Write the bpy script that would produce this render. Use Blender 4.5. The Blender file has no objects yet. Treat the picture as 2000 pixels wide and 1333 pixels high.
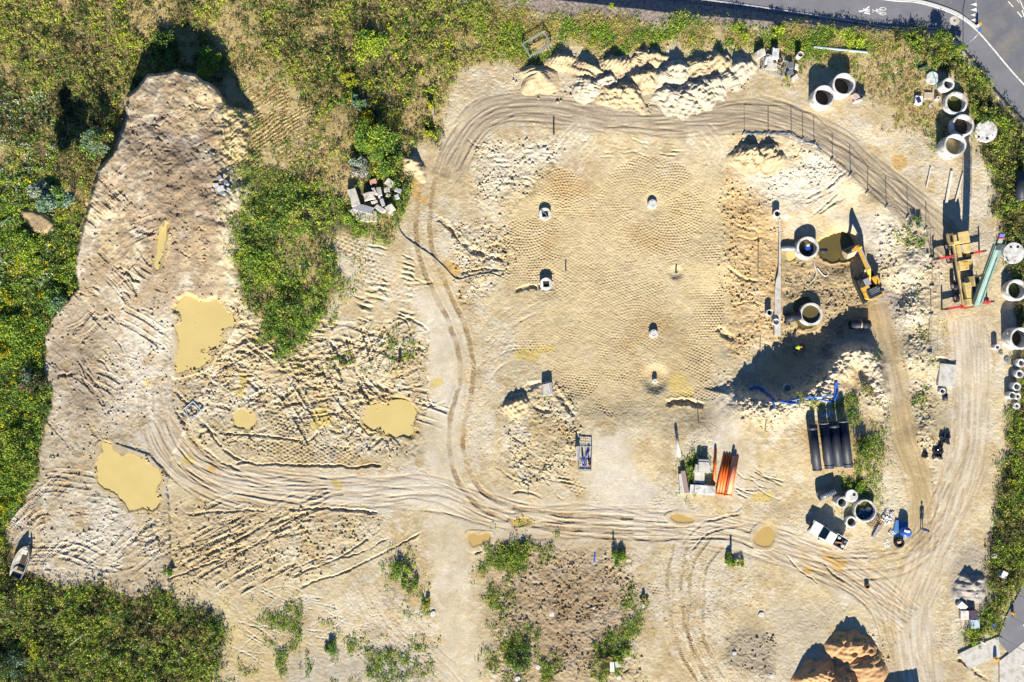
import bpy, math, random
import numpy as np
# ------------------------------------------------------------------ scene, camera, light
sc = bpy.context.scene
COL = sc.collection
R = math.radians
PXM = 15.0            # photo pixels per metre at ground level
CAMH = 100.0          # camera height over the site
CX, CY = 1000.0, 666.5

cam = bpy.data.cameras.new('camera')
cam.sensor_width = 36.0
cam.lens = 36.0 * CAMH / (2000.0 / PXM)
cam.clip_end = 6000.0
cam_ob = bpy.data.objects.new('camera', cam)
COL.objects.link(cam_ob)
cam_ob.location = (0, 0, CAMH)
sc.camera = cam_ob

SUN_EL, SUN_AZ = R(25.5), R(180.0)          # low sun, straight from the bottom of the picture
world = bpy.data.worlds.new('World')
sc.world = world
world.use_nodes = True
wn = world.node_tree.nodes
wn.clear()
w_out = wn.new('ShaderNodeOutputWorld')
w_bg = wn.new('ShaderNodeBackground')
w_sky = wn.new('ShaderNodeTexSky')
w_sky.sky_type = 'NISHITA'
w_sky.sun_disc = False
w_sky.sun_elevation = SUN_EL
w_sky.sun_rotation = SUN_AZ
w_sky.air_density = 1.0
w_sky.dust_density = 0.0
w_sky.ozone_density = 8.0
w_bg.inputs['Strength'].default_value = 0.05
world.node_tree.links.new(w_sky.outputs[0], w_bg.inputs[0])
world.node_tree.links.new(w_bg.outputs[0], w_out.inputs[0])

sl = bpy.data.lights.new('sun', 'SUN')
sl.energy = 5.0
sl.angle = R(0.5)
sl.color = (1.0, 0.91, 0.73)
so = bpy.data.objects.new('sun', sl)
COL.objects.link(so)
so.location = (0, -150, 80)
so.rotation_euler = (R(90) - SUN_EL, 0, 0)   # light travels towards +y and down

sc.view_settings.view_transform = 'Standard'
sc.view_settings.look = 'None'
sc.view_settings.exposure = 1.22
sc.view_settings.gamma = 1.0
sc.view_settings.use_curve_mapping = False
sc.cycles.max_bounces = 5
sc.cycles.diffuse_bounces = 2

rnd = random.Random(7)
rng = np.random.default_rng(11)

# ------------------------------------------------------------------ coordinates
def W(px, py, z=0.0):
    """World point that stands at photo pixel (px, py) when its height is z."""
    k = (1.0 - z / CAMH) / PXM
    return ((px - CX) * k, (CY - py) * k, z)

def sstep(a, b, x):
    t = np.clip((x - a) / (b - a), 0.0, 1.0)
    return t * t * (3 - 2 * t)

# ------------------------------------------------------------------ materials
MATS = {}
def lin(r, g, b):
    f = lambda c: (c / 255.0 / 12.92) if c <= 10 else ((c / 255.0 + 0.055) / 1.055) ** 2.4
    return (f(r), f(g), f(b))

def mat(name, col, rough=0.7, metal=0.0, var=0.12, scale=3.0, spec=0.3, dirt=None, dirt_amt=0.0, bump=0.0, coat=0.0):
    """Principled material with soft procedural wear; optional second colour in patches."""
    if name in MATS:
        return MATS[name]
    m = bpy.data.materials.new(name)
    m.use_nodes = True
    nt = m.node_tree
    b = nt.nodes['Principled BSDF']
    b.inputs['Roughness'].default_value = rough
    b.inputs['Metallic'].default_value = metal
    b.inputs['Specular IOR Level'].default_value = spec
    if coat:
        b.inputs['Coat Weight'].default_value = coat
    tc = nt.nodes.new('ShaderNodeTexCoord')
    n1 = nt.nodes.new('ShaderNodeTexNoise')
    n1.inputs['Scale'].default_value = scale
    n1.inputs['Detail'].default_value = 6
    n1.inputs['Roughness'].default_value = 0.65
    nt.links.new(tc.outputs['Object'], n1.inputs['Vector'])
    mr = nt.nodes.new('ShaderNodeMapRange')
    mr.inputs['From Min'].default_value = 0.3
    mr.inputs['From Max'].default_value = 0.7
    mr.inputs['To Min'].default_value = 1.0 - var
    mr.inputs['To Max'].default_value = 1.0 + var
    nt.links.new(n1.outputs['Fac'], mr.inputs['Value'])
    mx = nt.nodes.new('ShaderNodeMix')
    mx.data_type = 'RGBA'
    mx.blend_type = 'MULTIPLY'
    mx.inputs['Factor'].default_value = 1.0
    mx.inputs[6].default_value = (*col, 1)
    nt.links.new(mr.outputs[0], mx.inputs[7])
    out = mx.outputs[2]
    if dirt is not None:
        n2 = nt.nodes.new('ShaderNodeTexNoise')
        n2.inputs['Scale'].default_value = scale * 0.6
        n2.inputs['Detail'].default_value = 8
        n2.inputs['Roughness'].default_value = 0.7
        mp = nt.nodes.new('ShaderNodeMapping')
        mp.inputs['Location'].default_value = (5.3, 2.1, 8.8)
        nt.links.new(tc.outputs['Object'], mp.inputs['Vector'])
        nt.links.new(mp.outputs[0], n2.inputs['Vector'])
        r2 = nt.nodes.new('ShaderNodeMapRange')
        r2.inputs['From Min'].default_value = 0.62 - dirt_amt * 0.4
        r2.inputs['From Max'].default_value = 0.72 - dirt_amt * 0.25
        nt.links.new(n2.outputs['Fac'], r2.inputs['Value'])
        m2 = nt.nodes.new('ShaderNodeMix')
        m2.data_type = 'RGBA'
        nt.links.new(r2.outputs[0], m2.inputs['Factor'])
        nt.links.new(out, m2.inputs[6])
        m2.inputs[7].default_value = (*dirt, 1)
        out = m2.outputs[2]
    nt.links.new(out, b.inputs['Base Color'])
    if bump:
        bp = nt.nodes.new('ShaderNodeBump')
        bp.inputs['Strength'].default_value = bump
        bp.inputs['Distance'].default_value = 0.05
        nt.links.new(n1.outputs['Fac'], bp.inputs['Height'])
        nt.links.new(bp.outputs[0], b.inputs['Normal'])
    MATS[name] = m
    return m

def attr_mat(name, rough=0.9, fine=0.0, spec=0.1, fscale=9.0, bump=0.0, transl=0.0):
    """Material whose own colour comes from the mesh attribute 'Col'."""
    m = bpy.data.materials.new(name)
    m.use_nodes = True
    nt = m.node_tree
    b = nt.nodes['Principled BSDF']
    b.inputs['Roughness'].default_value = rough
    b.inputs['Specular IOR Level'].default_value = spec
    a = nt.nodes.new('ShaderNodeAttribute')
    a.attribute_name = 'Col'
    out = a.outputs['Color']
    if fine:
        tc = nt.nodes.new('ShaderNodeTexCoord')
        n1 = nt.nodes.new('ShaderNodeTexNoise')
        n1.inputs['Scale'].default_value = fscale
        n1.inputs['Detail'].default_value = 5
        n1.inputs['Roughness'].default_value = 0.7
        nt.links.new(tc.outputs['Object'], n1.inputs['Vector'])
        mr = nt.nodes.new('ShaderNodeMapRange')
        mr.inputs['From Min'].default_value = 0.3
        mr.inputs['From Max'].default_value = 0.7
        mr.inputs['To Min'].default_value = 1 - fine
        mr.inputs['To Max'].default_value = 1 + fine
        nt.links.new(n1.outputs['Fac'], mr.inputs['Value'])
        mx = nt.nodes.new('ShaderNodeMix')
        mx.data_type = 'RGBA'
        mx.blend_type = 'MULTIPLY'
        mx.inputs['Factor'].default_value = 1.0
        nt.links.new(out, mx.inputs[6])
        nt.links.new(mr.outputs[0], mx.inputs[7])
        out = mx.outputs[2]
        if bump:
            bp = nt.nodes.new('ShaderNodeBump')
            bp.inputs['Strength'].default_value = bump
            bp.inputs['Distance'].default_value = 0.04
            nt.links.new(n1.outputs['Fac'], bp.inputs['Height'])
            nt.links.new(bp.outputs[0], b.inputs['Normal'])
    nt.links.new(out, b.inputs['Base Color'])
    if transl:
        tr = nt.nodes.new('ShaderNodeBsdfTranslucent')
        nt.links.new(out, tr.inputs['Color'])
        ms = nt.nodes.new('ShaderNodeMixShader')
        ms.inputs[0].default_value = transl
        o = nt.nodes['Material Output']
        nt.links.new(b.outputs[0], ms.inputs[1])
        nt.links.new(tr.outputs[0], ms.inputs[2])
        nt.links.new(ms.outputs[0], o.inputs['Surface'])
    return m

# ------------------------------------------------------------------ object helpers
def tag(o, label=None, cat=None, group=None, kind=None):
    if label: o['label'] = label
    if cat: o['category'] = cat
    if group: o['group'] = group
    if kind: o['kind'] = kind
    return o

def empty(name, loc, rz=0.0, label=None, cat=None, group=None):
    o = bpy.data.objects.new(name, None)
    COL.objects.link(o)
    o.location = loc
    o.rotation_euler = (0, 0, rz)
    o.empty_display_size = 0.3
    return tag(o, label, cat, group)

def kids(o):
    return [c for c in bpy.data.objects if c.parent == o]

def copy_tree(o, parent=None):
    c = o.copy()
    COL.objects.link(c)
    c.parent = parent
    for ch in kids(o):
        copy_tree(ch, c)
    return c

def np_mesh(name, V, F, m, col=None, smooth=False):
    """Fast mesh from numpy arrays; F is (n,4) or (n,3)."""
    V = np.ascontiguousarray(V, dtype=np.float32)
    F = np.ascontiguousarray(F, dtype=np.int32)
    me = bpy.data.meshes.new(name)
    me.vertices.add(len(V))
    me.vertices.foreach_set('co', V.ravel())
    k = F.shape[1]
    me.loops.add(F.size)
    me.loops.foreach_set('vertex_index', F.ravel())
    me.polygons.add(len(F))
    me.polygons.foreach_set('loop_start', np.arange(0, F.size, k, dtype=np.int32))
    if smooth:
        me.polygons.foreach_set('use_smooth', np.ones(len(F), dtype=bool))
    me.update(calc_edges=True)
    if col is not None:
        a = me.attributes.new('Col', 'FLOAT_COLOR', 'POINT')
        c4 = np.ones((len(V), 4), dtype=np.float32)
        c4[:, :3] = col
        a.data.foreach_set('color', c4.ravel())
    me.materials.append(m)
    o = bpy.data.objects.new(name, me)
    COL.objects.link(o)
    return o

class MB:
    """Collects shapes and links them as ONE mesh object."""
    def __init__(self):
        self.v, self.f, self.s = [], [], []
    def add(self, V, F, smooth=False):
        n = len(self.v)
        self.v += [tuple(p) for p in V]
        self.f += [tuple(i + n for i in q) for q in F]
        self.s += [smooth] * len(F)
        return self
    def box(self, c, s, rz=0.0, taper=1.0, ry=0.0, rx=0.0):
        x, y, z = s[0] / 2, s[1] / 2, s[2] / 2
        P = []
        for dz, k in ((-z, 1.0), (z, taper)):
            for dx, dy in ((-x, -y), (x, -y), (x, y), (-x, y)):
                P.append((dx * k, dy * k, dz))
        Q = []
        cy_, sy_ = math.cos(ry), math.sin(ry)
        cx_, sx_ = math.cos(rx), math.sin(rx)
        cz_, sz_ = math.cos(rz), math.sin(rz)
        for (a, b, d) in P:
            b, d = b * cx_ - d * sx_, b * sx_ + d * cx_
            a, d = a * cy_ + d * sy_, -a * sy_ + d * cy_
            a, b = a * cz_ - b * sz_, a * sz_ + b * cz_
            Q.append((a + c[0], b + c[1], d + c[2]))
        return self.add(Q, [(3, 2, 1, 0), (4, 5, 6, 7), (0, 1, 5, 4), (1, 2, 6, 5), (2, 3, 7, 6), (3, 0, 4, 7)])
    def prism(self, pts, z0, z1, k=1.0):
        """pts counter-clockwise in xy."""
        n = len(pts)
        mx = sum(p[0] for p in pts) / n
        my = sum(p[1] for p in pts) / n
        V = [(p[0], p[1], z0) for p in pts] + [(mx + (p[0] - mx) * k, my + (p[1] - my) * k, z1) for p in pts]
        F = [tuple(range(n - 1, -1, -1)), tuple(range(n, 2 * n))]
        F += [(i, (i + 1) % n, n + (i + 1) % n, n + i) for i in range(n)]
        return self.add(V, F)
    def side(self, prof, y0, y1):
        """extrude an xz profile (counter-clockwise seen from -y) from y0 to y1."""
        n = len(prof)
        V = [(p[0], y0, p[1]) for p in prof] + [(p[0], y1, p[1]) for p in prof]
        F = [tuple(range(n)), tuple(range(2 * n - 1, n - 1, -1))]
        F += [((i + 1) % n, i, n + i, n + (i + 1) % n) for i in range(n)]
        return self.add(V, F)
    def cyl(self, p0, p1, r0, r1=None, n=16, caps=True, smooth=True):
        r1 = r0 if r1 is None else r1
        a = np.array(p0, float); b = np.array(p1, float)
        d = (b - a) / max(1e-9, np.linalg.norm(b - a))
        u = np.cross(d, (0, 0, 1.0))
        if np.linalg.norm(u) < 1e-4: u = np.array((1.0, 0, 0))
        u /= np.linalg.norm(u)
        w = np.cross(d, u)
        V = []
        for c, r in ((a, r0), (b, r1)):
            for i in range(n):
                t = 2 * math.pi * i / n
                V.append(tuple(c + r * (math.cos(t) * u + math.sin(t) * w)))
        self.add(V, [(i, (i + 1) % n, n + (i + 1) % n, n + i) for i in range(n)], smooth)
        if caps:
            self.add(V, [tuple(range(n - 1, -1, -1)), tuple(range(n, 2 * n))])
        return self
    def lathe(self, prof, n=32, c=(0, 0, 0), smooth=False, closed=True):
        """revolve (r, z) profile about a vertical axis."""
        V = []
        for (r, z) in prof:
            for i in range(n):
                t = 2 * math.pi * i / n
                V.append((c[0] + r * math.cos(t), c[1] + r * math.sin(t), c[2] + z))
        m = len(prof)
        F = []
        for j in range(m if closed else m - 1):
            k = (j + 1) % m
            F += [(j * n + i, j * n + (i + 1) % n, k * n + (i + 1) % n, k * n + i) for i in range(n)]
        return self.add(V, F, smooth)
    def hollow(self, p0, p1, ro, ri, n=20):
        """open tube with wall thickness between two points."""
        a = np.array(p0, float); b = np.array(p1, float)
        d = (b - a) / np.linalg.norm(b - a)
        u = np.cross(d, (0, 0, 1.0))
        if np.linalg.norm(u) < 1e-4: u = np.array((1.0, 0, 0))
        u /= np.linalg.norm(u)
        w = np.cross(d, u)
        V = []
        for c, r in ((a, ro), (b, ro), (b, ri), (a, ri)):
            for i in range(n):
                t = 2 * math.pi * i / n
                V.append(tuple(c + r * (math.cos(t) * u + math.sin(t) * w)))
        F = []
        for j in range(4):
            k = (j + 1) % 4
            F += [(j * n + i, j * n + (i + 1) % n, k * n + (i + 1) % n, k * n + i) for i in range(n)]
        return self.add(V, F, True)
    def tube(self, pts, r, n=8):
        P = [np.array(p, float) for p in pts]
        rings = []
        for i, p in enumerate(P):
            d = P[min(i + 1, len(P) - 1)] - P[max(i - 1, 0)]
            d /= max(1e-9, np.linalg.norm(d))
            u = np.cross(d, (0, 0, 1.0))
            if np.linalg.norm(u) < 1e-3: u = np.array((1.0, 0, 0))
            u /= np.linalg.norm(u)
            w = np.cross(d, u)
            rr = r[i] if isinstance(r, (list, tuple)) else r
            rings += [tuple(p + rr * (math.cos(2 * math.pi * k / n) * u + math.sin(2 * math.pi * k / n) * w)) for k in range(n)]
        F = []
        for j in range(len(P) - 1):
            F += [(j * n + k, j * n + (k + 1) % n, (j + 1) * n + (k + 1) % n, (j + 1) * n + k) for k in range(n)]
        self.add(rings, F, True)
        m = (len(P) - 1) * n
        return self.add(rings, [tuple(range(n - 1, -1, -1)), tuple(range(m, m + n))])
    def build(self, name, m, parent=None, bevel=0.0, loc=None):
        me = bpy.data.meshes.new(name)
        me.from_pydata(self.v, [], self.f)
        me.polygons.foreach_set('use_smooth', self.s)
        if isinstance(m, (list, tuple)):
            for q in m: me.materials.append(q)
        else:
            me.materials.append(m)
        me.validate()
        me.update()
        o = bpy.data.objects.new(name, me)
        COL.objects.link(o)
        if parent: o.parent = parent
        if loc: o.location = loc
        if bevel:
            bv = o.modifiers.new('bevel', 'BEVEL')
            bv.width = bevel
            bv.segments = 2
            bv.limit_method = 'ANGLE'
        return o
# ------------------------------------------------------------------ the ground, one sheet to the horizon
STEP = 1.25
_in = np.arange(-70, 2070 + STEP, STEP)
_iny = np.arange(-70, 1403 + STEP, STEP)
_o = np.array([16, 40, 90, 180, 400, 1000, 2500, 7000, 20000.0])
gx = np.concatenate([_in[0] - _o[::-1], _in, _in[-1] + _o]).astype(np.float32)
gy = np.concatenate([_iny[0] - _o[::-1], _iny, _iny[-1] + _o]).astype(np.float32)
NX, NY = len(gx), len(gy)
X, Y = np.meshgrid(gx, gy)
X = X.astype(np.float32); Y = Y.astype(np.float32)

def vn(scale, seed, x=None, y=None):
    """value noise 0..1 on the photo-pixel plane."""
    T = np.random.default_rng(seed).random((256, 256)).astype(np.float32)
    if x is None and y is None:
        xs, ys = gx / scale + seed * 1.37, gy / scale + seed * 2.11
        xi, yi = np.floor(xs).astype(int), np.floor(ys).astype(int)
        fx, fy = (xs - xi).astype(np.float32), (ys - yi).astype(np.float32)
        fx = fx * fx * (3 - 2 * fx); fy = fy * fy * (3 - 2 * fy)
        a = T[yi & 255]; b = T[(yi + 1) & 255]
        r = a * (1 - fy)[:, None] + b * fy[:, None]
        return r[:, xi & 255] * (1 - fx) + r[:, (xi + 1) & 255] * fx
    xs, ys = x / scale + seed * 1.37, y / scale + seed * 2.11
    xi, yi = np.floor(xs).astype(np.int32), np.floor(ys).astype(np.int32)
    fx, fy = xs - xi, ys - yi
    fx = fx * fx * (3 - 2 * fx); fy = fy * fy * (3 - 2 * fy)
    return ((T[yi & 255, xi & 255] * (1 - fx) + T[yi & 255, (xi + 1) & 255] * fx) * (1 - fy)
            + (T[(yi + 1) & 255, xi & 255] * (1 - fx) + T[(yi + 1) & 255, (xi + 1) & 255] * fx) * fy)

def fbm(scale, seed, octs=4, gain=0.55):
    s = np.zeros((NY, NX), np.float32); a, t = 1.0, 0.0
    for k in range(octs):
        s += a * vn(scale / 2 ** k, seed + k * 17)
        t += a; a *= gain
    return s / t

def blur(m, r):
    """box blur twice, radius in cells."""
    for _ in range(2):
        for ax in (0, 1):
            p = np.pad(m, [(r + 1, r) if i == ax else (0, 0) for i in (0, 1)], mode='edge')
            c = np.cumsum(p, axis=ax, dtype=np.float64)
            n = m.shape[ax]
            m = ((np.take(c, range(2 * r + 1, 2 * r + 1 + n), axis=ax) - np.take(c, range(0, n), axis=ax)) / (2 * r + 1)).astype(np.float32)
    return m

JX = (vn(26, 901) - 0.5) * 22 + (vn(8, 902) - 0.5) * 10
JY = (vn(26, 903) - 0.5) * 22 + (vn(8, 904) - 0.5) * 10

def window(x0, x1, y0, y1):
    i0, i1 = np.searchsorted(gx, (x0, x1)); j0, j1 = np.searchsorted(gy, (y0, y1))
    return slice(max(j0 - 1, 0), min(j1 + 1, NY)), slice(max(i0 - 1, 0), min(i1 + 1, NX))

def poly(pts, feather=0, jit=0.5):
    """0..1 mask of a photo-pixel polygon, ragged by jit and softened by feather (px)."""
    P = np.array(pts, np.float32)
    out = np.zeros((NY, NX), np.float32)
    sy, sx = window(P[:, 0].min() - 30, P[:, 0].max() + 30, P[:, 1].min() - 30, P[:, 1].max() + 30)
    x = X[sy, sx] + JX[sy, sx] * jit; y = Y[sy, sx] + JY[sy, sx] * jit
    ins = np.zeros(x.shape, bool)
    n = len(P)
    for i in range(n):
        (xa, ya), (xb, yb) = P[i], P[(i + 1) % n]
        if ya == yb: continue
        c = ((ya > y) != (yb > y)) & (x < (xb - xa) * (y - ya) / (yb - ya) + xa)
        ins ^= c
    out[sy, sx] = ins
    if feather:
        out = blur(out, max(1, int(feather / STEP / 2)))
    return out

def smooth_line(pts, spacing=6.0):
    P = np.array(pts, float)
    if len(P) == 2:
        L = np.linalg.norm(P[1] - P[0]); n = max(2, int(L / 30))
        return np.linspace(P[0], P[1], n + 1)
    Q = np.vstack([2 * P[0] - P[1], P, 2 * P[-1] - P[-2]])
    out = []
    for i in range(1, len(Q) - 2):
        L = np.linalg.norm(Q[i + 1] - Q[i]); n = max(1, int(L / spacing))
        for k in range(n):
            t = k / n
            out.append(0.5 * ((2 * Q[i]) + (-Q[i - 1] + Q[i + 1]) * t + (2 * Q[i - 1] - 5 * Q[i] + 4 * Q[i + 1] - Q[i + 2]) * t * t
                              + (-Q[i - 1] + 3 * Q[i] - 3 * Q[i + 1] + Q[i + 2]) * t ** 3))
    out.append(P[-1])
    return np.array(out)

def stroke(pts, half, wob=0.0):
    """window, signed distance, arc length and edge fade of a curve on the ground."""
    L = smooth_line(pts)
    sy, sx = window(L[:, 0].min() - half, L[:, 0].max() + half, L[:, 1].min() - half, L[:, 1].max() + half)
    x0, y0 = sx.start, sy.start
    wx, wy = gx[sx], gy[sy]
    D = np.full((len(wy), len(wx)), 1e6, np.float32); S = np.zeros_like(D)
    acc = 0.0
    for a, b in zip(L[:-1], L[1:]):
        d = b - a; ln = float(np.hypot(*d))
        if ln < 1e-6: continue
        i0, i1 = np.searchsorted(wx, (min(a[0], b[0]) - half, max(a[0], b[0]) + half))
        j0, j1 = np.searchsorted(wy, (min(a[1], b[1]) - half, max(a[1], b[1]) + half))
        if i1 <= i0 or j1 <= j0:
            acc += ln; continue
        px = wx[i0:i1][None, :] - a[0]; py = wy[j0:j1][:, None] - a[1]
        t = (px * d[0] + py * d[1]) / ln
        tc = np.clip(t, 0, ln)
        ex = px - tc * d[0] / ln; ey = py - tc * d[1] / ln
        r = np.sqrt(ex * ex + ey * ey)
        sg = np.where(px * d[1] - py * d[0] > 0, 1.0, -1.0)
        sub = D[j0:j1, i0:i1]; ss = S[j0:j1, i0:i1]
        up = r < np.abs(sub)
        sub[up] = (r * sg)[up]; ss[up] = (tc + acc)[up] if tc.shape == r.shape else (np.broadcast_to(tc, r.shape) + acc)[up]
        acc += ln
    if wob:
        D = D + (JX[sy, sx] * 0.12) * wob
    end = np.clip(np.minimum(S, acc - S) / 6.0, 0, 1)
    return sy, sx, D, S, end

# ---- base heights: scattered spot levels (photo px, metres)
SPOTS = """
0,0,0 300,0,0 600,0,0 900,60,0 1100,80,0 1300,80,.1 1480,100,.1 1700,120,.2 1850,160,.2 1960,260,.1 1990,420,0 0,300,0 0,600,0 0,900,0.1 0,1150,.3 200,1250,.4 400,1280,.2
650,150,0 650,350,.1 560,500,.2 560,620,.1 500,680,0 700,430,0 800,280,0 400,760,-.1 560,780,-.25 750,800,-.3 780,660,0 700,600,-.1 500,950,.05 800,960,.05 850,500,.1 900,750,.1
1000,250,.3 1200,220,.3 1380,240,.3 1000,340,.1 1100,340,-.1 1300,330,-.1 1060,450,-.3 1280,430,-.3 1180,600,-.3 1060,650,-.2 1300,700,-.35 1350,770,-.4 1200,760,-.3 1400,500,-.2 1420,350,-.1
1000,800,.1 1150,850,.2 1250,850,.3 1100,1000,.05 1400,1000,.1 1380,860,.4 1450,820,.6 1500,850,.8 1600,880,.8 1680,900,.7 1640,960,.5 1560,980,.3 1750,1000,.2 1820,1000,.2
1450,420,-.5 1480,560,-.9 1440,660,-.8 1390,640,-.5 1410,720,-.5 1500,600,-1.0 1505,500,-1.0 1500,690,-1.5
1545,500,-1.9 1600,450,-1.6 1640,500,-2.3 1570,560,-1.9 1580,660,-2.2 1640,640,-2.0 1540,700,-2.2 1470,740,-1.2 1440,760,-.4 1630,560,-1.8 1690,580,-1.7 1680,640,-1.8 1650,480,-2.3 1600,690,-2
1450,250,.5 1540,255,.5 1600,290,.5 1660,345,.5 1720,405,.5 1780,430,.5 1450,300,.1 1520,310,-.1 1580,330,-.3 1500,370,-.7 1560,390,-1.0 1640,400,-.5 1620,430,-1.2 1680,440,-.6 1740,450,.2
1710,520,-.8 1750,520,-.1 1790,520,.7 1740,580,-.9 1790,600,.8 1720,640,-1.2 1745,720,-.5 1800,700,.7 1770,820,0 1810,850,.6 1790,900,.2 1720,690,-1.0 1730,760,-.3
1850,400,.4 1850,600,.4 1900,500,.4 1900,700,.3 1900,900,.2 1970,800,.2 1960,1000,.2 1900,1150,.3 1850,1250,.2 1700,1120,.15 1600,1200,.2 1700,1300,.2 1400,1200,.1 1100,1200,.2 880,1200,.05 700,1200,.2 560,1100,.05 330,1100,.15 150,1060,.2 560,1300,.3 1000,1300,.3
1960,1250,.3 1990,1320,.3 1850,350,.4 1700,220,.4 1600,160,.3
"""
_sp = np.array([[float(v) for v in t.split(',')] for t in SPOTS.split()])
def base_height():
    cx_ = np.arange(-120, 2140, 20.0); cy_ = np.arange(-120, 1480, 20.0)
    A, B = np.meshgrid(cx_, cy_)
    num = np.zeros_like(A); den = np.zeros_like(A)
    for px, py, z in _sp:
        w = 1.0 / ((A - px) ** 2 + (B - py) ** 2 + 60.0) ** 1.6
        num += w * z; den += w
    G = num / den
    fx = np.clip((gx - cx_[0]) / 20.0, 0, len(cx_) - 1.001); fy = np.clip((gy - cy_[0]) / 20.0, 0, len(cy_) - 1.001)
    ix, iy = fx.astype(int), fy.astype(int)
    tx, ty = (fx - ix)[None, :], (fy - iy)[:, None]
    Z = (G[iy][:, ix] * (1 - tx) + G[iy][:, ix + 1] * tx) * (1 - ty) + (G[iy + 1][:, ix] * (1 - tx) + G[iy + 1][:, ix + 1] * tx) * ty
    return blur(Z.astype(np.float32), 6)
Z = base_height()

# ---- soil regions
N1, N2, N3, N4 = fbm(90, 21, 4), fbm(26, 43, 4), fbm(9, 71, 3), fbm(220, 99, 3)
def hexc(r, g, b, k=1.55):
    return np.array(lin(r, g, b)) / k * np.array((1.0, 1.045, 1.15))
SAND = hexc(222, 203, 164); PALE = hexc(234, 222, 200); WHITE = hexc(246, 238, 222); TAN = hexc(222, 200, 154)
GREYB = hexc(198, 182, 156); BROWN = hexc(168, 146, 120); MOIST = hexc(182, 152, 106); DARKB = hexc(128, 106, 84)
OCHRE = hexc(222, 178, 110); STRAW = hexc(214, 188, 128); LEAFM = hexc(98, 92, 58); GREYS = hexc(196, 188, 178); GRAVEL = hexc(176, 160, 148)
C = np.empty((NY, NX, 3), np.float32)
C[:] = SAND
def paint(mask, col, amt=1.0):
    k = (np.clip(mask, 0, 1) * amt)[..., None]
    C[:] = C * (1 - k) + np.asarray(col, np.float32) * k
def paintw(sy, sx, mask, col, amt=1.0):
    k = (np.clip(mask, 0, 1) * amt)[..., None]
    C[sy, sx] = C[sy, sx] * (1 - k) + np.asarray(col, np.float32) * k
paint(sstep(.45, .7, N1), PALE, .5)
paint(sstep(.5, .72, N2), TAN, .45)

EMB = [(22, 1065), (15, 1030), (42, 985), (75, 940), (80, 870), (98, 800), (104, 760), (86, 720), (88, 655), (112, 606), (156, 566), (146, 530), (150, 490), (170, 430),
       (181, 378), (198, 330), (228, 290), (246, 235), (256, 182), (290, 150), (345, 138), (382, 150), (430, 180), (447, 210), (520, 230), (560, 330), (540, 480), (480, 560), (470, 640), (400, 760), (330, 900), (330, 1150), (260, 1165), (200, 1142), (120, 1150), (60, 1115)]
emb = poly(EMB, 4, .35)
emb_soft = 1 - sstep(405, 520, X + (N2 - .5) * 40)
hprof = 3.4 * (1 - sstep(270, 690, Y)) + 0.25
Z += emb * emb_soft * hprof
tip = np.exp(-((X - 345) / 75) ** 2 - ((Y - 262) / 45) ** 2)
Z -= 0.55 * tip * emb
Z += emb * emb_soft * (1 - sstep(420, 560, Y)) * ((fbm(34, 301, 4) - .5) * 0.9)
main_emb = emb * (1 - sstep(400, 450, X))
paint(main_emb, GREYB, .85)
paint(main_emb * sstep(.47, .62, N2) * (1 - sstep(560, 700, Y)), BROWN, .62)
paint(main_emb * sstep(.5, .7, N1) * (1 - sstep(700, 800, Y)), TAN, .6)
paint(poly([(300, 290), (420, 240), (440, 330), (430, 440), (360, 600), (300, 620), (285, 500)], 24, 1), BROWN, .5)
paint(poly([(85, 650), (150, 600), (215, 640), (225, 760), (150, 800), (100, 770)], 30, 1), BROWN, .4)
paint(poly([(230, 640), (330, 600), (345, 700), (335, 830), (290, 880), (230, 880), (225, 760)], 40, 1.5), PALE, .8)
paint(poly([(100, 1000), (190, 950), (290, 1010), (290, 1090), (120, 1120)], 50, 1.6), PALE, .65)
_b = fbm(44, 1701, 5, .62); _c = fbm(18, 1751, 4, .65)
paint(sstep(.54, .66, _b), hexc(194, 168, 124), .5)
paint(sstep(.56, .70, _c), hexc(204, 174, 122), .52)
paint(sstep(.58, .72, fbm(30, 1781, 4, .6)), PALE, .55)
paint(main_emb * (1 - sstep(520, 640, Y)) * sstep(.43, .57, _c), hexc(156, 136, 112), .62)
paint(poly([(290, 270), (430, 250), (440, 420), (350, 480), (290, 470)], 40, 1.5) * sstep(.36, .54, _b), hexc(146, 126, 104), .62)
paint(poly([(85, 640), (220, 640), (235, 800), (100, 830)], 40, 1.5) * sstep(.40, .58, _b), hexc(160, 142, 124), .6)
ROADM = np.zeros((NY, NX), np.float32)
# haul roads
def road(pts, w, col, amt=.85):
    sy, sx, D, S, e = stroke(pts, w * 1.3, 1)
    m = 1 - sstep(w * .5, w * 1.2, np.abs(D) + (N2[sy, sx] - .5) * w * .8)
    ROADM[sy, sx] = np.maximum(ROADM[sy, sx], m * e)
    paintw(sy, sx, m * e * (.55 + .45 * sstep(.35, .6, N1[sy, sx])), col, amt)
    return sy, sx, m
HAUL = [(300, 820), (340, 885), (420, 935), (560, 955), (700, 960), (850, 965), (1000, 1012), (1200, 1022), (1400, 1040), (1560, 1080), (1690, 1145), (1780, 1210)]
road(HAUL, 42, PALE); road([(845, 560), (870, 700), (865, 850), (870, 960), (885, 1150), (905, 1340)], 40, PALE, .55)
road([(1712, 590), (1742, 720), (1768, 850), (1798, 960), (1800, 1080)], 27, hexc(210, 184, 138), 1.0)
road([(1885, 620), (1895, 720), (1890, 850), (1865, 960), (1815, 1080), (1780, 1200), (1800, 1340)], 45, PALE, .8)
road([(880, 330), (905, 280), (950, 230), (1040, 210), (1200, 232), (1350, 238), (1480, 228), (1600, 262), (1700, 330), (1800, 420), (1860, 480)], 34, GREYB, .8)
road([(1180, 850), (1200, 930), (1260, 990)], 60, PALE, .8); road([(1400, 760), (1420, 850), (1440, 980)], 34, PALE, .5)
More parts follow.
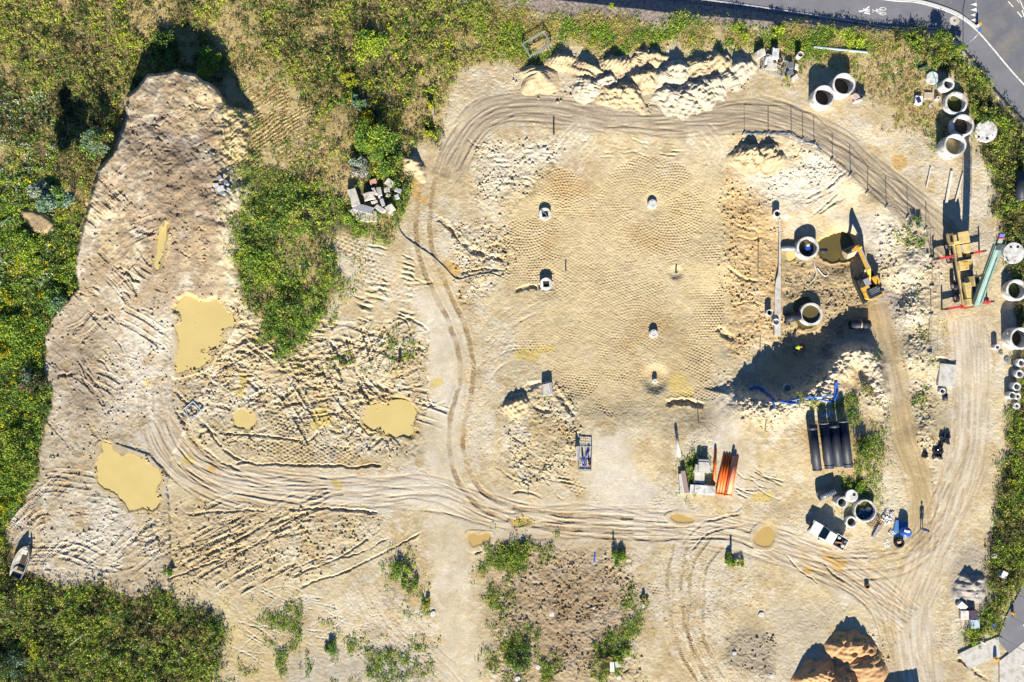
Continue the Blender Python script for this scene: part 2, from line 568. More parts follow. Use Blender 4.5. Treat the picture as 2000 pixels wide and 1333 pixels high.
paint(poly([(985, 335), (1415, 335), (1425, 560), (1410, 740), (1300, 800), (1150, 800), (1000, 700), (985, 500)], 30, 1), TAN, .75)
paint(poly([(1415, 300), (1520, 380), (1525, 650), (1420, 700)], 20, 1), OCHRE, .5)
paint(poly([(1380, 280), (1480, 330), (1560, 330), (1600, 300), (1650, 330), (1590, 400), (1500, 400), (1430, 330)], 30, 1.4), WHITE, .6)
paint(poly([(940, 270), (1000, 290), (1090, 280), (1080, 330), (980, 400), (930, 390)], 30, 1.4), WHITE, .4)
paint(poly([(1600, 410), (1700, 420), (1740, 460), (1720, 520), (1660, 440)], 10, 1), GREYS, .7)
paint(poly([(1700, 430), (1800, 450), (1800, 620), (1760, 640), (1730, 520)], 24, 1.4), PALE, .45)
paint(poly([(1525, 440), (1700, 480), (1700, 760), (1450, 770), (1520, 660)], 20, 1), hexc(200, 172, 126), .7)
paint(poly([(1525, 520), (1640, 520), (1690, 600), (1690, 690), (1560, 700), (1530, 660)], 16, 1) * sstep(.46, .62, N2), hexc(160, 142, 116), .6)
paint(poly([(1590, 505), (1660, 515), (1650, 545), (1590, 545)], 10, 1), hexc(140, 122, 98), .6)
paint(poly([(1710, 520), (1770, 600), (1760, 660), (1715, 600)], 14, 1), hexc(170, 160, 150), .6)
paint(poly([(1535, 840), (1700, 800), (1740, 900), (1690, 950), (1600, 930)], 20, 1), OCHRE, .4)
# brown stripped ground low in the picture
paint(poly([(965, 1060), (1100, 1065), (1200, 1090), (1235, 1160), (1245, 1240), (1160, 1333), (1000, 1340), (960, 1230), (980, 1140)], 60, 1.6), hexc(170, 140, 106), .62)
paint(poly([(1000, 1170), (1180, 1150), (1230, 1200), (1140, 1290), (1020, 1260)], 50, 1.6) * sstep(.4, .6, N2), DARKB, .32)
paint(poly([(1425, 1240), (1480, 1225), (1520, 1265), (1500, 1320), (1420, 1300)], 12, 1), hexc(180, 165, 140), .9)
paint(poly([(430, 1160), (560, 1160), (620, 1250), (560, 1333), (430, 1333)], 30, 1), STRAW, .5)
paint(poly([(560, 1270), (820, 1270), (840, 1340), (560, 1340)], 24, 1), GREYS * .85, .5)
paint(poly([(290, 1000), (560, 990), (540, 1150), (330, 1150)], 24, 1), hexc(205, 182, 140), .7)
paint(poly([(1860, 1080), (1945, 1070), (1930, 1190), (1860, 1170)], 16, 1), hexc(178, 166, 152), .6)
paint(poly([(1500, 1180), (1620, 1190), (1600, 1333), (1520, 1333)], 30, 1), hexc(200, 186, 160), .7)

# ---- the road lies lower than the site: a gravel bank drops to it
BANK = [(880, -4), (905, 6), (1100, 30), (1300, 45), (1500, 56), (1650, 62), (1760, 68), (1830, 70), (1872, 92), (1915, 150), (1960, 205), (2010, 255), (2080, 330)]
KERB = [(1200, -30), (1330, -6), (1500, 15), (1650, 38), (1740, 52), (1835, 54), (1885, 92), (1922, 145), (1968, 200), (2018, 250), (2090, 322)]
def line_y(pts, x):
    P = np.array(pts); return np.interp(x, P[:, 0], P[:, 1])
bank_y, kerb_y = line_y(BANK, X), line_y(KERB, X)
kerb_y = np.where(X < 1330, -6 + (X - 1330) * .185, kerb_y)
def road_z(px, py):
    return -1.25 + .85 * sstep(1300, 1800, np.asarray(px, float))
bank_t = np.clip(((bank_y + (N3 - .5) * 5 - Y) / np.maximum(bank_y - kerb_y, 2.0) - .36) / .42, 0, 1)
Zroad = road_z(X, Y).astype(np.float32) - 0.10
on_bank = (bank_t > 0) & (X > 870)
Z = np.where(on_bank, Z * (1 - bank_t) + Zroad * bank_t + (N3 - .5) * .16 * (bank_t < 1), Z)
INROAD = on_bank & (Y < kerb_y - 4)
paint(((Y < bank_y + 1) & (X > 880) & (X < 1850)).astype(np.float32), GRAVEL, .95)
paint(((Y < bank_y + 1) & (X > 880) & (X < 1850)) * sstep(.45, .75, vn(3, 77)), hexc(120, 108, 100), .6)

# ---- spoil heap crest over the pit (steep to the pit, gentle to the pipes)
CREST = [(1428, 772), (1470, 782), (1520, 786), (1565, 772), (1605, 748), (1632, 712), (1655, 690), (1695, 690), (1716, 720), (1722, 770)]
sy, sx, D, S, e = stroke(CREST, 70, 2)
amp = np.interp(S, [0, 40, 90, 180, 240, 300, 380], [.5, 1.4, 2.3, 2.5, 2.1, 1.7, .9])
_north = D > 0
Z[sy, sx] += (amp * np.where(_north, np.exp(-(D / 12) ** 2), np.exp(-(D / 36) ** 2)) * (1 + (N3[sy, sx] - .5) * .5)).astype(np.float32)
mound = np.zeros((NY, NX), np.float32); mound[sy, sx] = np.exp(-(D / 34) ** 2)
paint(mound, hexc(232, 216, 188), .8)

# ---- general roughness, by district
rough = np.full((NY, NX), .05, np.float32)
rough += .05 * main_emb
rough += .16 * poly([(345, 650), (470, 560), (560, 700), (830, 620), (840, 880), (560, 890), (380, 860)], 30) * .8
rough += .10 * poly([(290, 1000), (560, 990), (760, 1020), (620, 1130), (330, 1150)], 30)
rough += .14 * poly([(1410, 330), (1520, 380), (1520, 700), (1420, 700)], 24)
rough += .17 * poly([(1700, 430), (1800, 440), (1830, 520), (1815, 700), (1830, 960), (1780, 940), (1780, 700), (1740, 620)], 24)
rough += .30 * mound
rough += .14 * poly([(1526, 510), (1690, 520), (1700, 600), (1690, 690), (1530, 690)], 12)
rough += .16 * poly([(880, 430), (1000, 440), (1010, 520), (900, 620)], 20)
rough += .16 * poly([(985, 770), (1090, 740), (1130, 800), (1150, 900), (1000, 960)], 20)
rough += .12 * poly([(920, 270), (1100, 270), (1080, 330), (990, 420), (920, 400)], 16)
rough += .12 * poly([(970, 1060), (1250, 1080), (1250, 1333), (960, 1333)], 20)
rough += .10 * poly([(1420, 1230), (1520, 1240), (1510, 1320), (1420, 1310)], 10)
rough += .14 * poly([(1430, 260), (1570, 270), (1640, 340), (1560, 400), (1450, 330)], 14)
FOOTHILL = poly([(1000, 140), (1040, 95), (1280, 80), (1480, 90), (1490, 140), (1440, 200), (1350, 240), (1150, 215), (1020, 195)], 10) + poly([(1560, 1333), (1600, 1260), (1660, 1230), (1730, 1250), (1750, 1333)], 10)
NR = (fbm(30, 501, 3) - .5) * 1.2 + (fbm(9, 551, 3, .7) - .5) * 1.1
rid = 1 - np.abs(2 * fbm(18, 601, 3) - 1)
rough *= 1 - .85 * np.clip(ROADM * 1.3, 0, 1)
NR += (fbm(4.5, 571, 2, .7) - .5) * .8
Z += rough * (NR + (rid - .75) * .9) * .72

SMO = 1 - .7 * np.clip(ROADM, 0, 1)
Z += SMO * (fbm(6, 631, 2) - .5) * (.012 + .08 * np.minimum(rough, .2)) + SMO * (vn(2.6, 641) - .5) * (.026 + .11 * np.minimum(rough, .2))
_ax = vn(60, 651) * 3.2
scr = vn(1, 661, (X * np.cos(_ax) + Y * np.sin(_ax)) / 22, (-X * np.sin(_ax) + Y * np.cos(_ax)) / 2.4)
Z -= SMO * .06 * sstep(.74, .9, scr) * sstep(.42, .62, N1)
# ---- working strokes: ruts, wheel tracks, crawler tracks, roller feet
RUTK = .5; FULL = 0
SG_ = fbm(30, 1601, 2) 
def rut(pts, w=4.0, depth=.2, berm=.1, col=None, amt=.5, wob=1.6):
    w = w * .72 + .3
    sy, sx, D, S, e = stroke(pts, w * 4 + 6, wob)
    D = D + (N3[sy, sx] - .5) * w * 1.1 + (vn(4, 1911)[sy, sx] - .5) * w * .9
    a = np.abs(D)
    k = e * (np.maximum(sstep(.30, .62, SG_[sy, sx]), .45 * FULL)) * (.4 + 1.1 * N3[sy, sx]) * (.9 if FULL else RUTK)
    Z[sy, sx] += (k * (-depth * np.exp(-(a / w) ** 4) + .55 * berm * (.5 + N3[sy, sx]) * np.exp(-((a - 1.7 * w) / (.7 * w)) ** 2))).astype(np.float32)
    if col is not None:
        paintw(sy, sx, np.exp(-(a / (1.3 * w)) ** 2) * e, col, amt)

def wheels(pts, gauge=26, w=5.0, depth=.05, col=None, amt=.6, tread=.0, wob=.6):
    sy, sx, D, S, e = stroke(pts, gauge / 2 + w * 3, wob)
    D = D + (N3[sy, sx] - .5) * 2.6 + (SG_[sy, sx] - .5) * 5
    e = e * (.35 + .65 * sstep(.32, .58, SG_[sy, sx]))
    a = np.abs(np.abs(D) - gauge / 2)
    band = 1 - sstep(w * .6, w * 1.15, a)
    Z[sy, sx] += (e * (-depth * band + .5 * depth * np.exp(-((a - 1.5 * w) / (.4 * w)) ** 2))).astype(np.float32)
    if tread:
        Z[sy, sx] += (e * band * tread * np.sin(S * 2 * np.pi / 4.2 + np.abs(D))).astype(np.float32)
    if col is not None:
        paintw(sy, sx, band * e * (.35 + .7 * N2[sy, sx] + .5 * (vn(3, 1901)[sy, sx] > .55)), col, amt)

def crawler(pts, gauge=34, w=8.0, pitch=4.2, amp=.045, depth=.07, col=None, amt=.4, one=False):
    g = 0 if one else gauge / 2
    sy, sx, D, S, e = stroke(pts, g + w * 1.6, .5)
    a = np.abs(np.abs(D) - g)
    band = 1 - sstep(w * .44, w * .56, a)
    k = e * (.15 + 1.3 * sstep(.3, .65, SG_[sy, sx]))
    Z[sy, sx] += (k * (band * (amp * np.sin(S * 2 * np.pi / pitch) - depth) + depth * .9 * np.exp(-((a - w * .75) / (w * .18)) ** 2))).astype(np.float32)
    if col is not None:
        paintw(sy, sx, band * e, col, amt)

def lanes(pts, width=60, n=10, depth=.05, w=1.7, col=MOIST, amt=.35, seed=0):
    sy, sx, D, S, e = stroke(pts, width * .75, .6)
    r = np.random.default_rng(seed)
    P = np.zeros_like(D); Q = np.zeros_like(D)
    n = int(n * 1.7); w = min(w, 1.8)
    for k in range(n):
        o = r.uniform(-width / 2, width / 2); ww = w * r.uniform(.6, 1.7); ph = r.uniform(0, 6.28); per = r.uniform(160, 420)
        d = D - o - 5 * np.sin(S / per * 6.28 + ph)
        g = np.exp(-(d / ww) ** 4) * np.clip(.1 + np.sin(S / (per * .6) * 6.28 + ph * 2) * 1.4 + (N3[sy, sx] - .5) * 1.5, 0, 1)
        P += g; Q = np.maximum(Q, g)
    edge = 1 - sstep(width * .55, width * .75, np.abs(D))
    Z[sy, sx] -= (.48 * depth * P * e * edge).astype(np.float32)
    paintw(sy, sx, Q * e * edge, col, amt)

def roller(pts, width=34, amp=.075, ps=5.0, pd=6.3, keep=.35):
    """sheep's-foot roller pass: staggered prints."""
    sy, sx, D, S, e = stroke(pts, width / 2, .25)
    inn = (np.abs(D) < width / 2) & (np.abs(D) < 1e5)
    row = np.floor(S / ps)
    u = ((D / pd + .5 * (row % 2)) % 1 - .5) * pd; v = ((S / ps) % 1 - .5) * ps
    pit = np.exp(-((u / (.33 * pd)) ** 2 + (v / (.34 * ps)) ** 2) ** 1.6)
    k = sstep(keep - .12, keep + .12, N1[sy, sx] * .55 + N2[sy, sx] * .45)
    amp = amp * (rnd.choice((.45, .8, 1.1, 1.3)) if amp < .08 else 1)
    FOOT[sy, sx] = np.where(inn, -amp * pit * (.12 + .88 * k) * e, FOOT[sy, sx])

FOOT = np.zeros((NY, NX), np.float32)
def circle(cx, cy, r, a0=0, a1=360, sq=1.0):
    return [(cx + r * math.cos(R(t)), cy + r * sq * math.sin(R(t))) for t in np.linspace(a0, a1, max(8, int(r / 3)))]
for k in range(9):
    y = 352 + k * 31
    roller([(985 + rnd.uniform(-8, 8), y), (1120, y + rnd.uniform(-6, 6)), (1250, y - 8), (1405, y + rnd.uniform(-6, 6))], 34, .075, keep=.40)
for k in range(6):
    y = 640 + k * 28
    roller([(1020 + k * 22, y + 20), (1180, y + 6), (1300, y - 4), (1410, y - 8 - k * 2)], 32, .08, keep=.37)
for k, x in enumerate((1010, 1042, 1390, 1360)):
    roller([(x, 480), (x + 6, 570), (x + 10, 690)], 32, .075, keep=.40)
for k in range(5):
    roller([(1110 + k * 26, 780), (1130 + k * 26, 660), (1190 + k * 30, 560), (1300 + k * 20, 470)], 32, .075, keep=.40)
for r_ in (84, 60, 36):
    roller(circle(1065, 415, r_, 20, 375, .95), 26, .10, keep=.15)
    roller(circle(1272, 402, r_ + 6, -30, 330, .95), 26, .09, keep=.25)
for r_ in (70, 42):
    roller(circle(1278, 660, r_, 100, 440), 28, .075, keep=.25)
roller([(1385, 470), (1388, 520), (1384, 560)], 32, .08, keep=.1)
roller([(1395, 690), (1330, 700), (1240, 720)], 34, .09, keep=.1); roller([(1390, 725), (1320, 735), (1210, 760)], 34, .09, keep=.1)
roller([(1170, 775), (1200, 800), (1240, 780)], 30, .09, keep=.1); roller([(1290, 780), (1240, 740), (1180, 760)], 30, .09, keep=.1)
# other roller patches in the west
roller([(455, 872), (560, 875), (700, 888)], 26, .08, 6.5, 7.5, keep=.05); roller([(470, 896), (590, 900), (715, 902)], 18, .08, 6.5, 7.5, keep=.05)
roller([(495, 842), (530, 812), (570, 850)], 36, .08, 6.5, 7.5, keep=.05); roller([(400, 830), (450, 870), (520, 895)], 20, .06, 6.5, 7.5)
roller([(650, 458), (700, 510), (750, 556), (805, 600)], 18, .08, 8.5, 8, keep=.05); roller([(672, 452), (720, 500), (770, 545), (815, 578)], 18, .08, 8.5, 8, keep=.05)
roller([(1090, 920), (1140, 965)], 24, .06, 7, 7, keep=.1); roller([(1262, 1140), (1290, 1160)], 18, .05, 6, 6, keep=.0)
WORN = sstep(.50, .66, fbm(60, 1811, 3))
for px, py, r_ in ((1190, 480, 55), (1150, 610, 45), (1110, 470, 30), (1330, 600, 40), (1060, 640, 40)):
    WORN = np.maximum(WORN, np.exp(-((X - px + JX) ** 2 + (Y - py + JY) ** 2) / r_ ** 2))
FOOT *= 1 - .72 * WORN
Z += FOOT
print_shade = (FOOT < -.012) * 1.0
paint(blur(print_shade.astype(np.float32), 1), hexc(190, 160, 112), .46)  # prints painted darker, standing in for the shade in their pits
for px, py, r0, r1 in ((1065, 415, 62, 26), (1272, 402, 66, 20), (1280, 690, 60, 24), (1130, 345, 26, 26)):
    rr_ = np.hypot(X - px + JX * .6, Y - py + JY * .6)
    paint(np.exp(-((rr_ - r0) / r1) ** 2) * sstep(.38, .58, N1), hexc(196, 164, 112), .55)

TR = rng
def rstroke(cx, cy, ang, L, bend):
    a = R(ang); dx, dy = math.cos(a), math.sin(a)
    return [(cx - dx * L / 2, cy - dy * L / 2), (cx - dy * bend, cy + dx * bend), (cx + dx * L / 2, cy + dy * L / 2)]
def inside(P, x, y):
    c = False
    for i in range(len(P)):
        (xa, ya), (xb, yb) = P[i], P[(i + 1) % len(P)]
        if (ya > y) != (yb > y) and x < (xb - xa) * (y - ya) / (yb - ya) + xa: c = not c
    return c
def scatter(P, n, fn):
    P = list(P); xs = [p[0] for p in P]; ys = [p[1] for p in P]; k = 0
    while k < n:
        x, y = rnd.uniform(min(xs), max(xs)), rnd.uniform(min(ys), max(ys))
        if inside(P, x, y):
            fn(x, y); k += 1
# embankment: dozer passes fanning to its west flank, long passes up its axis
WEST = [(190, 360), (260, 330), (300, 420), (300, 600), (210, 760), (110, 770), (100, 680), (165, 580), (165, 480)]
scatter(WEST, 17, lambda x, y: crawler(rstroke(x, y, rnd.choice((38, 42, 30, -38)) + rnd.uniform(-14, 14), rnd.uniform(40, 110), rnd.uniform(-10, 10)), gauge=26, w=8.5, amp=.03, depth=.05, pitch=4))
scatter(WEST, 26, lambda x, y: rut(rstroke(x, y, rnd.choice((38, -35, 15)) + rnd.uniform(-25, 25), rnd.uniform(14, 50), rnd.uniform(-8, 8)), rnd.uniform(2.5, 5), .24, .16))
scatter([(250, 170), (430, 190), (440, 330), (240, 330)], 20, lambda x, y: rut(rstroke(x, y, rnd.uniform(-60, 60), rnd.uniform(20, 60), rnd.uniform(-8, 8)), rnd.uniform(2, 5), .22, .14))
scatter([(370, 250), (445, 240), (440, 480), (370, 520)], 18, lambda x, y: rut(rstroke(x, y, rnd.choice((-25, 30, 70)) + rnd.uniform(-15, 15), rnd.uniform(25, 70), rnd.uniform(-6, 6)), rnd.uniform(2, 4), .16, .12))
for o in (-36, -26, -14, -4, 8, 16, 30):
    rut([(352 + o, 270 + rnd.uniform(0, 80)), (335 + o * .9, 420), (310 + o, 560 + rnd.uniform(0, 60))], 2.2, .07, .04, BROWN, .35)
for yy in (255, 262, 270, 282):
    rut([(350, yy), (372, yy + 2)], 1.6, .12, .06)
scatter([(95, 880), (300, 1010), (300, 1130), (120, 1140), (40, 1040)], 34, lambda x, y: crawler(rstroke(x, y, rnd.choice((-40, 10, -55)) + rnd.uniform(-15, 15), rnd.uniform(40, 110), rnd.uniform(-8, 8)), gauge=26, w=8, amp=.02, depth=.03, pitch=4))
scatter([(110, 700), (220, 690), (230, 860), (110, 880)], 16, lambda x, y: rut(rstroke(x, y, 58 + rnd.uniform(-10, 10), rnd.uniform(40, 110), rnd.uniform(-4, 4)), 2.2, .10, .06, BROWN, .3))
# the churned low ground
CH = [(350, 690), (470, 690), (560, 700), (640, 620), (830, 620), (840, 880), (700, 880), (560, 870), (400, 860), (350, 780)]
for _k in range(11):
    x0, y0 = rnd.uniform(350, 480), rnd.uniform(640, 860); x1, y1 = rnd.uniform(680, 840), rnd.uniform(620, 870)
    wheels([(x0, y0), ((x0 + x1) / 2 + rnd.uniform(-40, 40), (y0 + y1) / 2 + rnd.uniform(-50, 50)), (x1, y1)], rnd.choice((24, 28, 30)), rnd.uniform(3, 4.6), rnd.uniform(.04, .11), MOIST, .25, .025, 2.4)
for _k in range(9):
    x0, y0 = rnd.uniform(480, 760), rnd.uniform(600, 690)
    crawler([(x0, y0), (x0 + rnd.uniform(-60, 90), y0 + 90), (x0 + rnd.uniform(-60, 150), y0 + rnd.uniform(150, 240))], 30, 8, 4.4, .025, .06)
for _k in range(6):
    x0, y0 = rnd.uniform(300, 420), rnd.uniform(1080, 1150)
    wheels([(x0, y0), (x0 + 110, y0 - 50 + rnd.uniform(-15, 15)), (x0 + rnd.uniform(180, 330), y0 - rnd.uniform(80, 140))], 27, 3.4, .05, MOIST, .2, .025, 2.0)
scatter(CH, 34, lambda x, y: rut(rstroke(x, y, rnd.choice((-20, 35, 8, 60, -40)) + rnd.uniform(-14, 14), rnd.uniform(40, 130), rnd.uniform(-16, 16)), rnd.uniform(2.5, 5), rnd.uniform(.12, .3), rnd.uniform(.08, .18)))
for k in range(12):
    rut([(715 + rnd.uniform(-10, 10), 480 + k * 12), (760, 490 + k * 11.5 + rnd.uniform(-4, 4)), (812, 508 + k * 10.5)], rnd.uniform(2.5, 4), .2, .12)
scatter([(670, 560), (820, 540), (830, 640), (660, 650)], 12, lambda x, y: rut(rstroke(x, y, 20 + rnd.uniform(-20, 15), rnd.uniform(40, 110), 6), rnd.uniform(2.5, 4.5), .2, .13))
crawler([(690, 640), (735, 780), (800, 860)], amp=.03, depth=.08); crawler([(480, 690), (560, 760), (620, 860)], amp=.03, depth=.07)
FULL = 1
for pts, w, d in [([(460, 905), (560, 908), (700, 912), (745, 908)], 3.2, .42), ([(436, 845), (520, 852), (600, 862), (620, 840)], 3, .34), ([(400, 830), (440, 880), (480, 905)], 3.5, .3),
                  ([(560, 997), (640, 994), (738, 1002)], 3.4, .4), ([(360, 1003), (450, 1000), (520, 994)], 3, .3), ([(400, 1085), (470, 1052), (550, 998)], 3.2, .36), ([(455, 1090), (520, 1048), (600, 1000)], 3, .32),
                  ([(330, 1130), (410, 1100), (470, 1070)], 3, .28), ([(570, 1128), (650, 1095), (720, 1050)], 2.4, .24), ([(585, 1148), (700, 1105), (820, 1040)], 2.8, .28), ([(560, 1118), (650, 1080)], 2, .2), ([(620, 1096), (700, 1080), (760, 1050)], 2, .2),
                  ([(345, 720), (345, 800), (400, 880), (470, 920)], 4, .2), ([(835, 640), (838, 760), (845, 800)], 3.5, .24), ([(830, 680), (832, 740)], 3, .2),
                  ([(720, 850), (760, 830), (815, 838)], 4, .3), ([(365, 735), (440, 736), (505, 730)], 2.4, .2), ([(520, 1010), (525, 1080), (530, 1140)], 3, .16), ([(605, 1005), (590, 1060), (560, 1130)], 3.4, .18),
                  ([(900, 535), (930, 528), (990, 530)], 3, .2), ([(870, 430), (885, 455), (900, 480)], 4, .3), ([(925, 480), (945, 500), (985, 505)], 6, .5), ([(1000, 770), (1040, 750), (1060, 748)], 5, .4), ([(1085, 760), (1110, 800)], 5, .35),
                  ([(1300, 790), (1340, 786), (1375, 792)], 7, .6), ([(1060, 560), (1030, 562), (1005, 570)], 6, .45), ([(1400, 640), (1425, 660), (1440, 655)], 8, .5), ([(1610, 1100), (1625, 1120), (1650, 1135)], 2.6, .25), ([(1535, 1085), (1560, 1110), (1600, 1140)], 2.4, .22),
                  ([(925, 1082), (945, 1072), (962, 1062)], 5, .4), ([(1815, 702), (1840, 700), (1868, 712)], 5, .4), ([(1870, 1285), (1900, 1305), (1930, 1330)], 5, .35), ([(1000, 850), (1030, 870)], 4, .25), ([(1000, 960), (1030, 962), (1060, 975)], 3, .22),
                  ([(985, 800), (1010, 775), (1050, 750)], 6, .5), ([(1090, 770), (1105, 790), (1120, 815)], 6, .45), ([(1040, 790), (1060, 800), (1080, 800)], 5, .35), ([(855, 425), (875, 445), (893, 470)], 5, .4), ([(905, 470), (925, 490), (950, 495)], 6, .5), ([(940, 515), (960, 505), (985, 508)], 5, .5), ([(1440, 460), (1470, 470), (1490, 460)], 3, .25), ([(1420, 520), (1450, 545), (1480, 550)], 3.5, .28), ([(1425, 430), (1450, 445), (1480, 450)], 3.5, .3), ([(1430, 600), (1460, 590), (1490, 600)], 3.5, .28)]:
    rut(pts, w * .9, d * .8, d * .2, wob=2)
FULL = 0
scatter([(300, 1000), (560, 1000), (560, 1150), (330, 1150)], 8, lambda x, y: crawler(rstroke(x, y, rnd.choice((-32, -28, -24)) + rnd.uniform(-8, 8), rnd.uniform(40, 120), 0), gauge=28, w=8, amp=.03, depth=.05, pitch=4))
scatter([(480, 1150), (700, 1160), (740, 1290), (480, 1290)], 40, lambda x, y: rut(rstroke(x, y, rnd.choice((-25, 10, 35)) + rnd.uniform(-20, 20), rnd.uniform(50, 130), rnd.uniform(-10, 10)), 1.8, .05, .05, PALE, .35))
scatter([(980, 1130), (1240, 1130), (1230, 1320), (980, 1320)], 34, lambda x, y: rut(rstroke(x, y, rnd.uniform(-80, 80), rnd.uniform(20, 80), rnd.uniform(-8, 8)), rnd.uniform(2, 4), .13, .1))
scatter([(930, 280), (1090, 280), (1080, 330), (990, 400), (930, 390)], 22, lambda x, y: rut(rstroke(x, y, rnd.uniform(-70, 70), rnd.uniform(20, 60), rnd.uniform(-8, 8)), rnd.uniform(2, 4), .14, .1))
scatter([(1600, 350), (1660, 340), (1640, 400), (1580, 420)], 14, lambda x, y: rut(rstroke(x, y, -32 + rnd.uniform(-8, 8), rnd.uniform(30, 80), 3), 2.4, .16, .12))
scatter([(1010, 860), (1110, 880), (1120, 960), (1000, 950)], 14, lambda x, y: rut(rstroke(x, y, 30 + rnd.uniform(-20, 20), rnd.uniform(30, 80), 3), 2.4, .1, .08))
scatter([(1170, 250), (1340, 270), (1340, 325), (1150, 325)], 12, lambda x, y: rut(rstroke(x, y, rnd.uniform(-15, 15), rnd.uniform(20, 60), 3), 2.4, .14, .1))
scatter([(1440, 920), (1520, 920), (1530, 970), (1440, 970)], 12, lambda x, y: rut(rstroke(x, y, 15 + rnd.uniform(-10, 20), rnd.uniform(40, 80), 5), 1.8, .12, .06))
# roads: many parallel wheel marks, then the fresh brown pairs
lanes(HAUL, 66, 26, .045, 2.2, MOIST, .35, 3)
lanes([(315, 740), (330, 850), (400, 930), (500, 965), (640, 975)], 90, 24, .075, 2.4, MOIST, .4, 4)
lanes([(1885, 620), (1895, 720), (1890, 850), (1865, 960), (1815, 1080), (1780, 1200), (1800, 1340)], 84, 26, .04, 2.2, MOIST, .4, 5)
lanes([(1712, 590), (1742, 720), (1768, 850), (1798, 960), (1800, 1080)], 46, 14, .05, 2.6, MOIST, .45, 6)
lanes([(870, 350), (900, 280), (950, 225), (1040, 210), (1200, 228), (1350, 232), (1480, 225), (1600, 265), (1700, 335), (1800, 425), (1870, 500)], 66, 26, .05, 2.3, BROWN, .5, 7)
lanes([(1560, 1080), (1660, 1125), (1720, 1180), (1750, 1260)], 60, 16, .05, 2.2, MOIST, .35, 8)
lanes([(1480, 1040), (1560, 1080), (1650, 1100), (1760, 1085), (1830, 1020), (1860, 940)], 60, 16, .05, 2.2, MOIST, .4, 9)
lanes([(700, 1120), (760, 1220), (850, 1290), (900, 1340)], 70, 16, .03, 2.4, GREYB, .4, 10); lanes([(1290, 1000), (1330, 1120), (1330, 1230), (1390, 1340)], 70, 10, .03, 2.2, MOIST, .3, 11)
lanes([(1100, 330), (1120, 290), (1150, 260)], 70, 10, .05, 2.5, PALE, .4, 12); lanes([(1390, 330), (1400, 290), (1370, 250)], 50, 8, .05, 2.5, PALE, .4, 13)
lanes([(960, 680), (1000, 640), (1080, 600)], 60, 10, .04, 2.5, PALE, .3, 14); lanes([(940, 740), (980, 700), (1020, 690)], 70, 10, .04, 2.5, PALE, .3, 15)
MAINT = [(838, 340), (828, 400), (830, 480), (858, 560), (892, 630), (912, 700), (908, 760), (893, 820), (892, 880), (912, 940), (955, 985), (1020, 1008), (1120, 1020), (1240, 1026)]
wheels(MAINT, 27, 5, .06, hexc(158, 126, 82), .8, .02)
wheels([(1330, 1060), (1318, 1120), (1322, 1200), (1345, 1270), (1385, 1340)], 26, 3.6, .05, MOIST, .6, .03)
wheels([(1400, 1055), (1365, 1110), (1360, 1180), (1362, 1250), (1400, 1330)], 28, 3.6, .05, MOIST, .55, .03)
wheels([(1000, 1010), (1150, 1035), (1300, 1040), (1420, 1040), (1500, 1065)], 24, 3, .05, MOIST, .5)
wheels([(1340, 1070), (1380, 1030), (1450, 1015)], 22, 2.6, .07, BROWN, .4); wheels([(1840, 1000), (1860, 930), (1875, 860), (1880, 780)], 26, 4, .04, MOIST, .5)
wheels([(880, 330), (930, 250), (1000, 212)], 24, 3, .07, BROWN, .5); wheels([(1600, 275), (1690, 335), (1790, 430)], 26, 3, .05, BROWN, .55)
# dry slope with dozer furrows
FUR = [(455, 200), (530, 170), (600, 200), (610, 300), (560, 350), (470, 350), (450, 280)]
fur = poly(FUR, 46, 1.6) * sstep(.36, .5, N2)
_ph = (X * .55 + Y * .83) + (N1 - .5) * 40
Z += fur * .085 * np.sin(_ph * 2 * np.pi / 7.4) * (.5 + N2)
# pads and pits round the small chambers
for px, py, r_, d in ((1065, 410, 24, -.12), (1068, 552, 26, -.2), (1274, 400, 20, -.1), (1280, 740, 24, -.45), (1320, 533, 12, -.25)):
    Z += d * np.exp(-(((X - px) / r_) ** 2 + ((Y - py) / r_) ** 2) ** 2)
# muddy trench beside the white strip, west edge sheer
tr = poly([(1525, 425), (1640, 425), (1660, 520), (1690, 640), (1600, 700), (1526, 665)], 3, 0)
Z -= tr * .25 * (1 - sstep(1526, 1560, X))

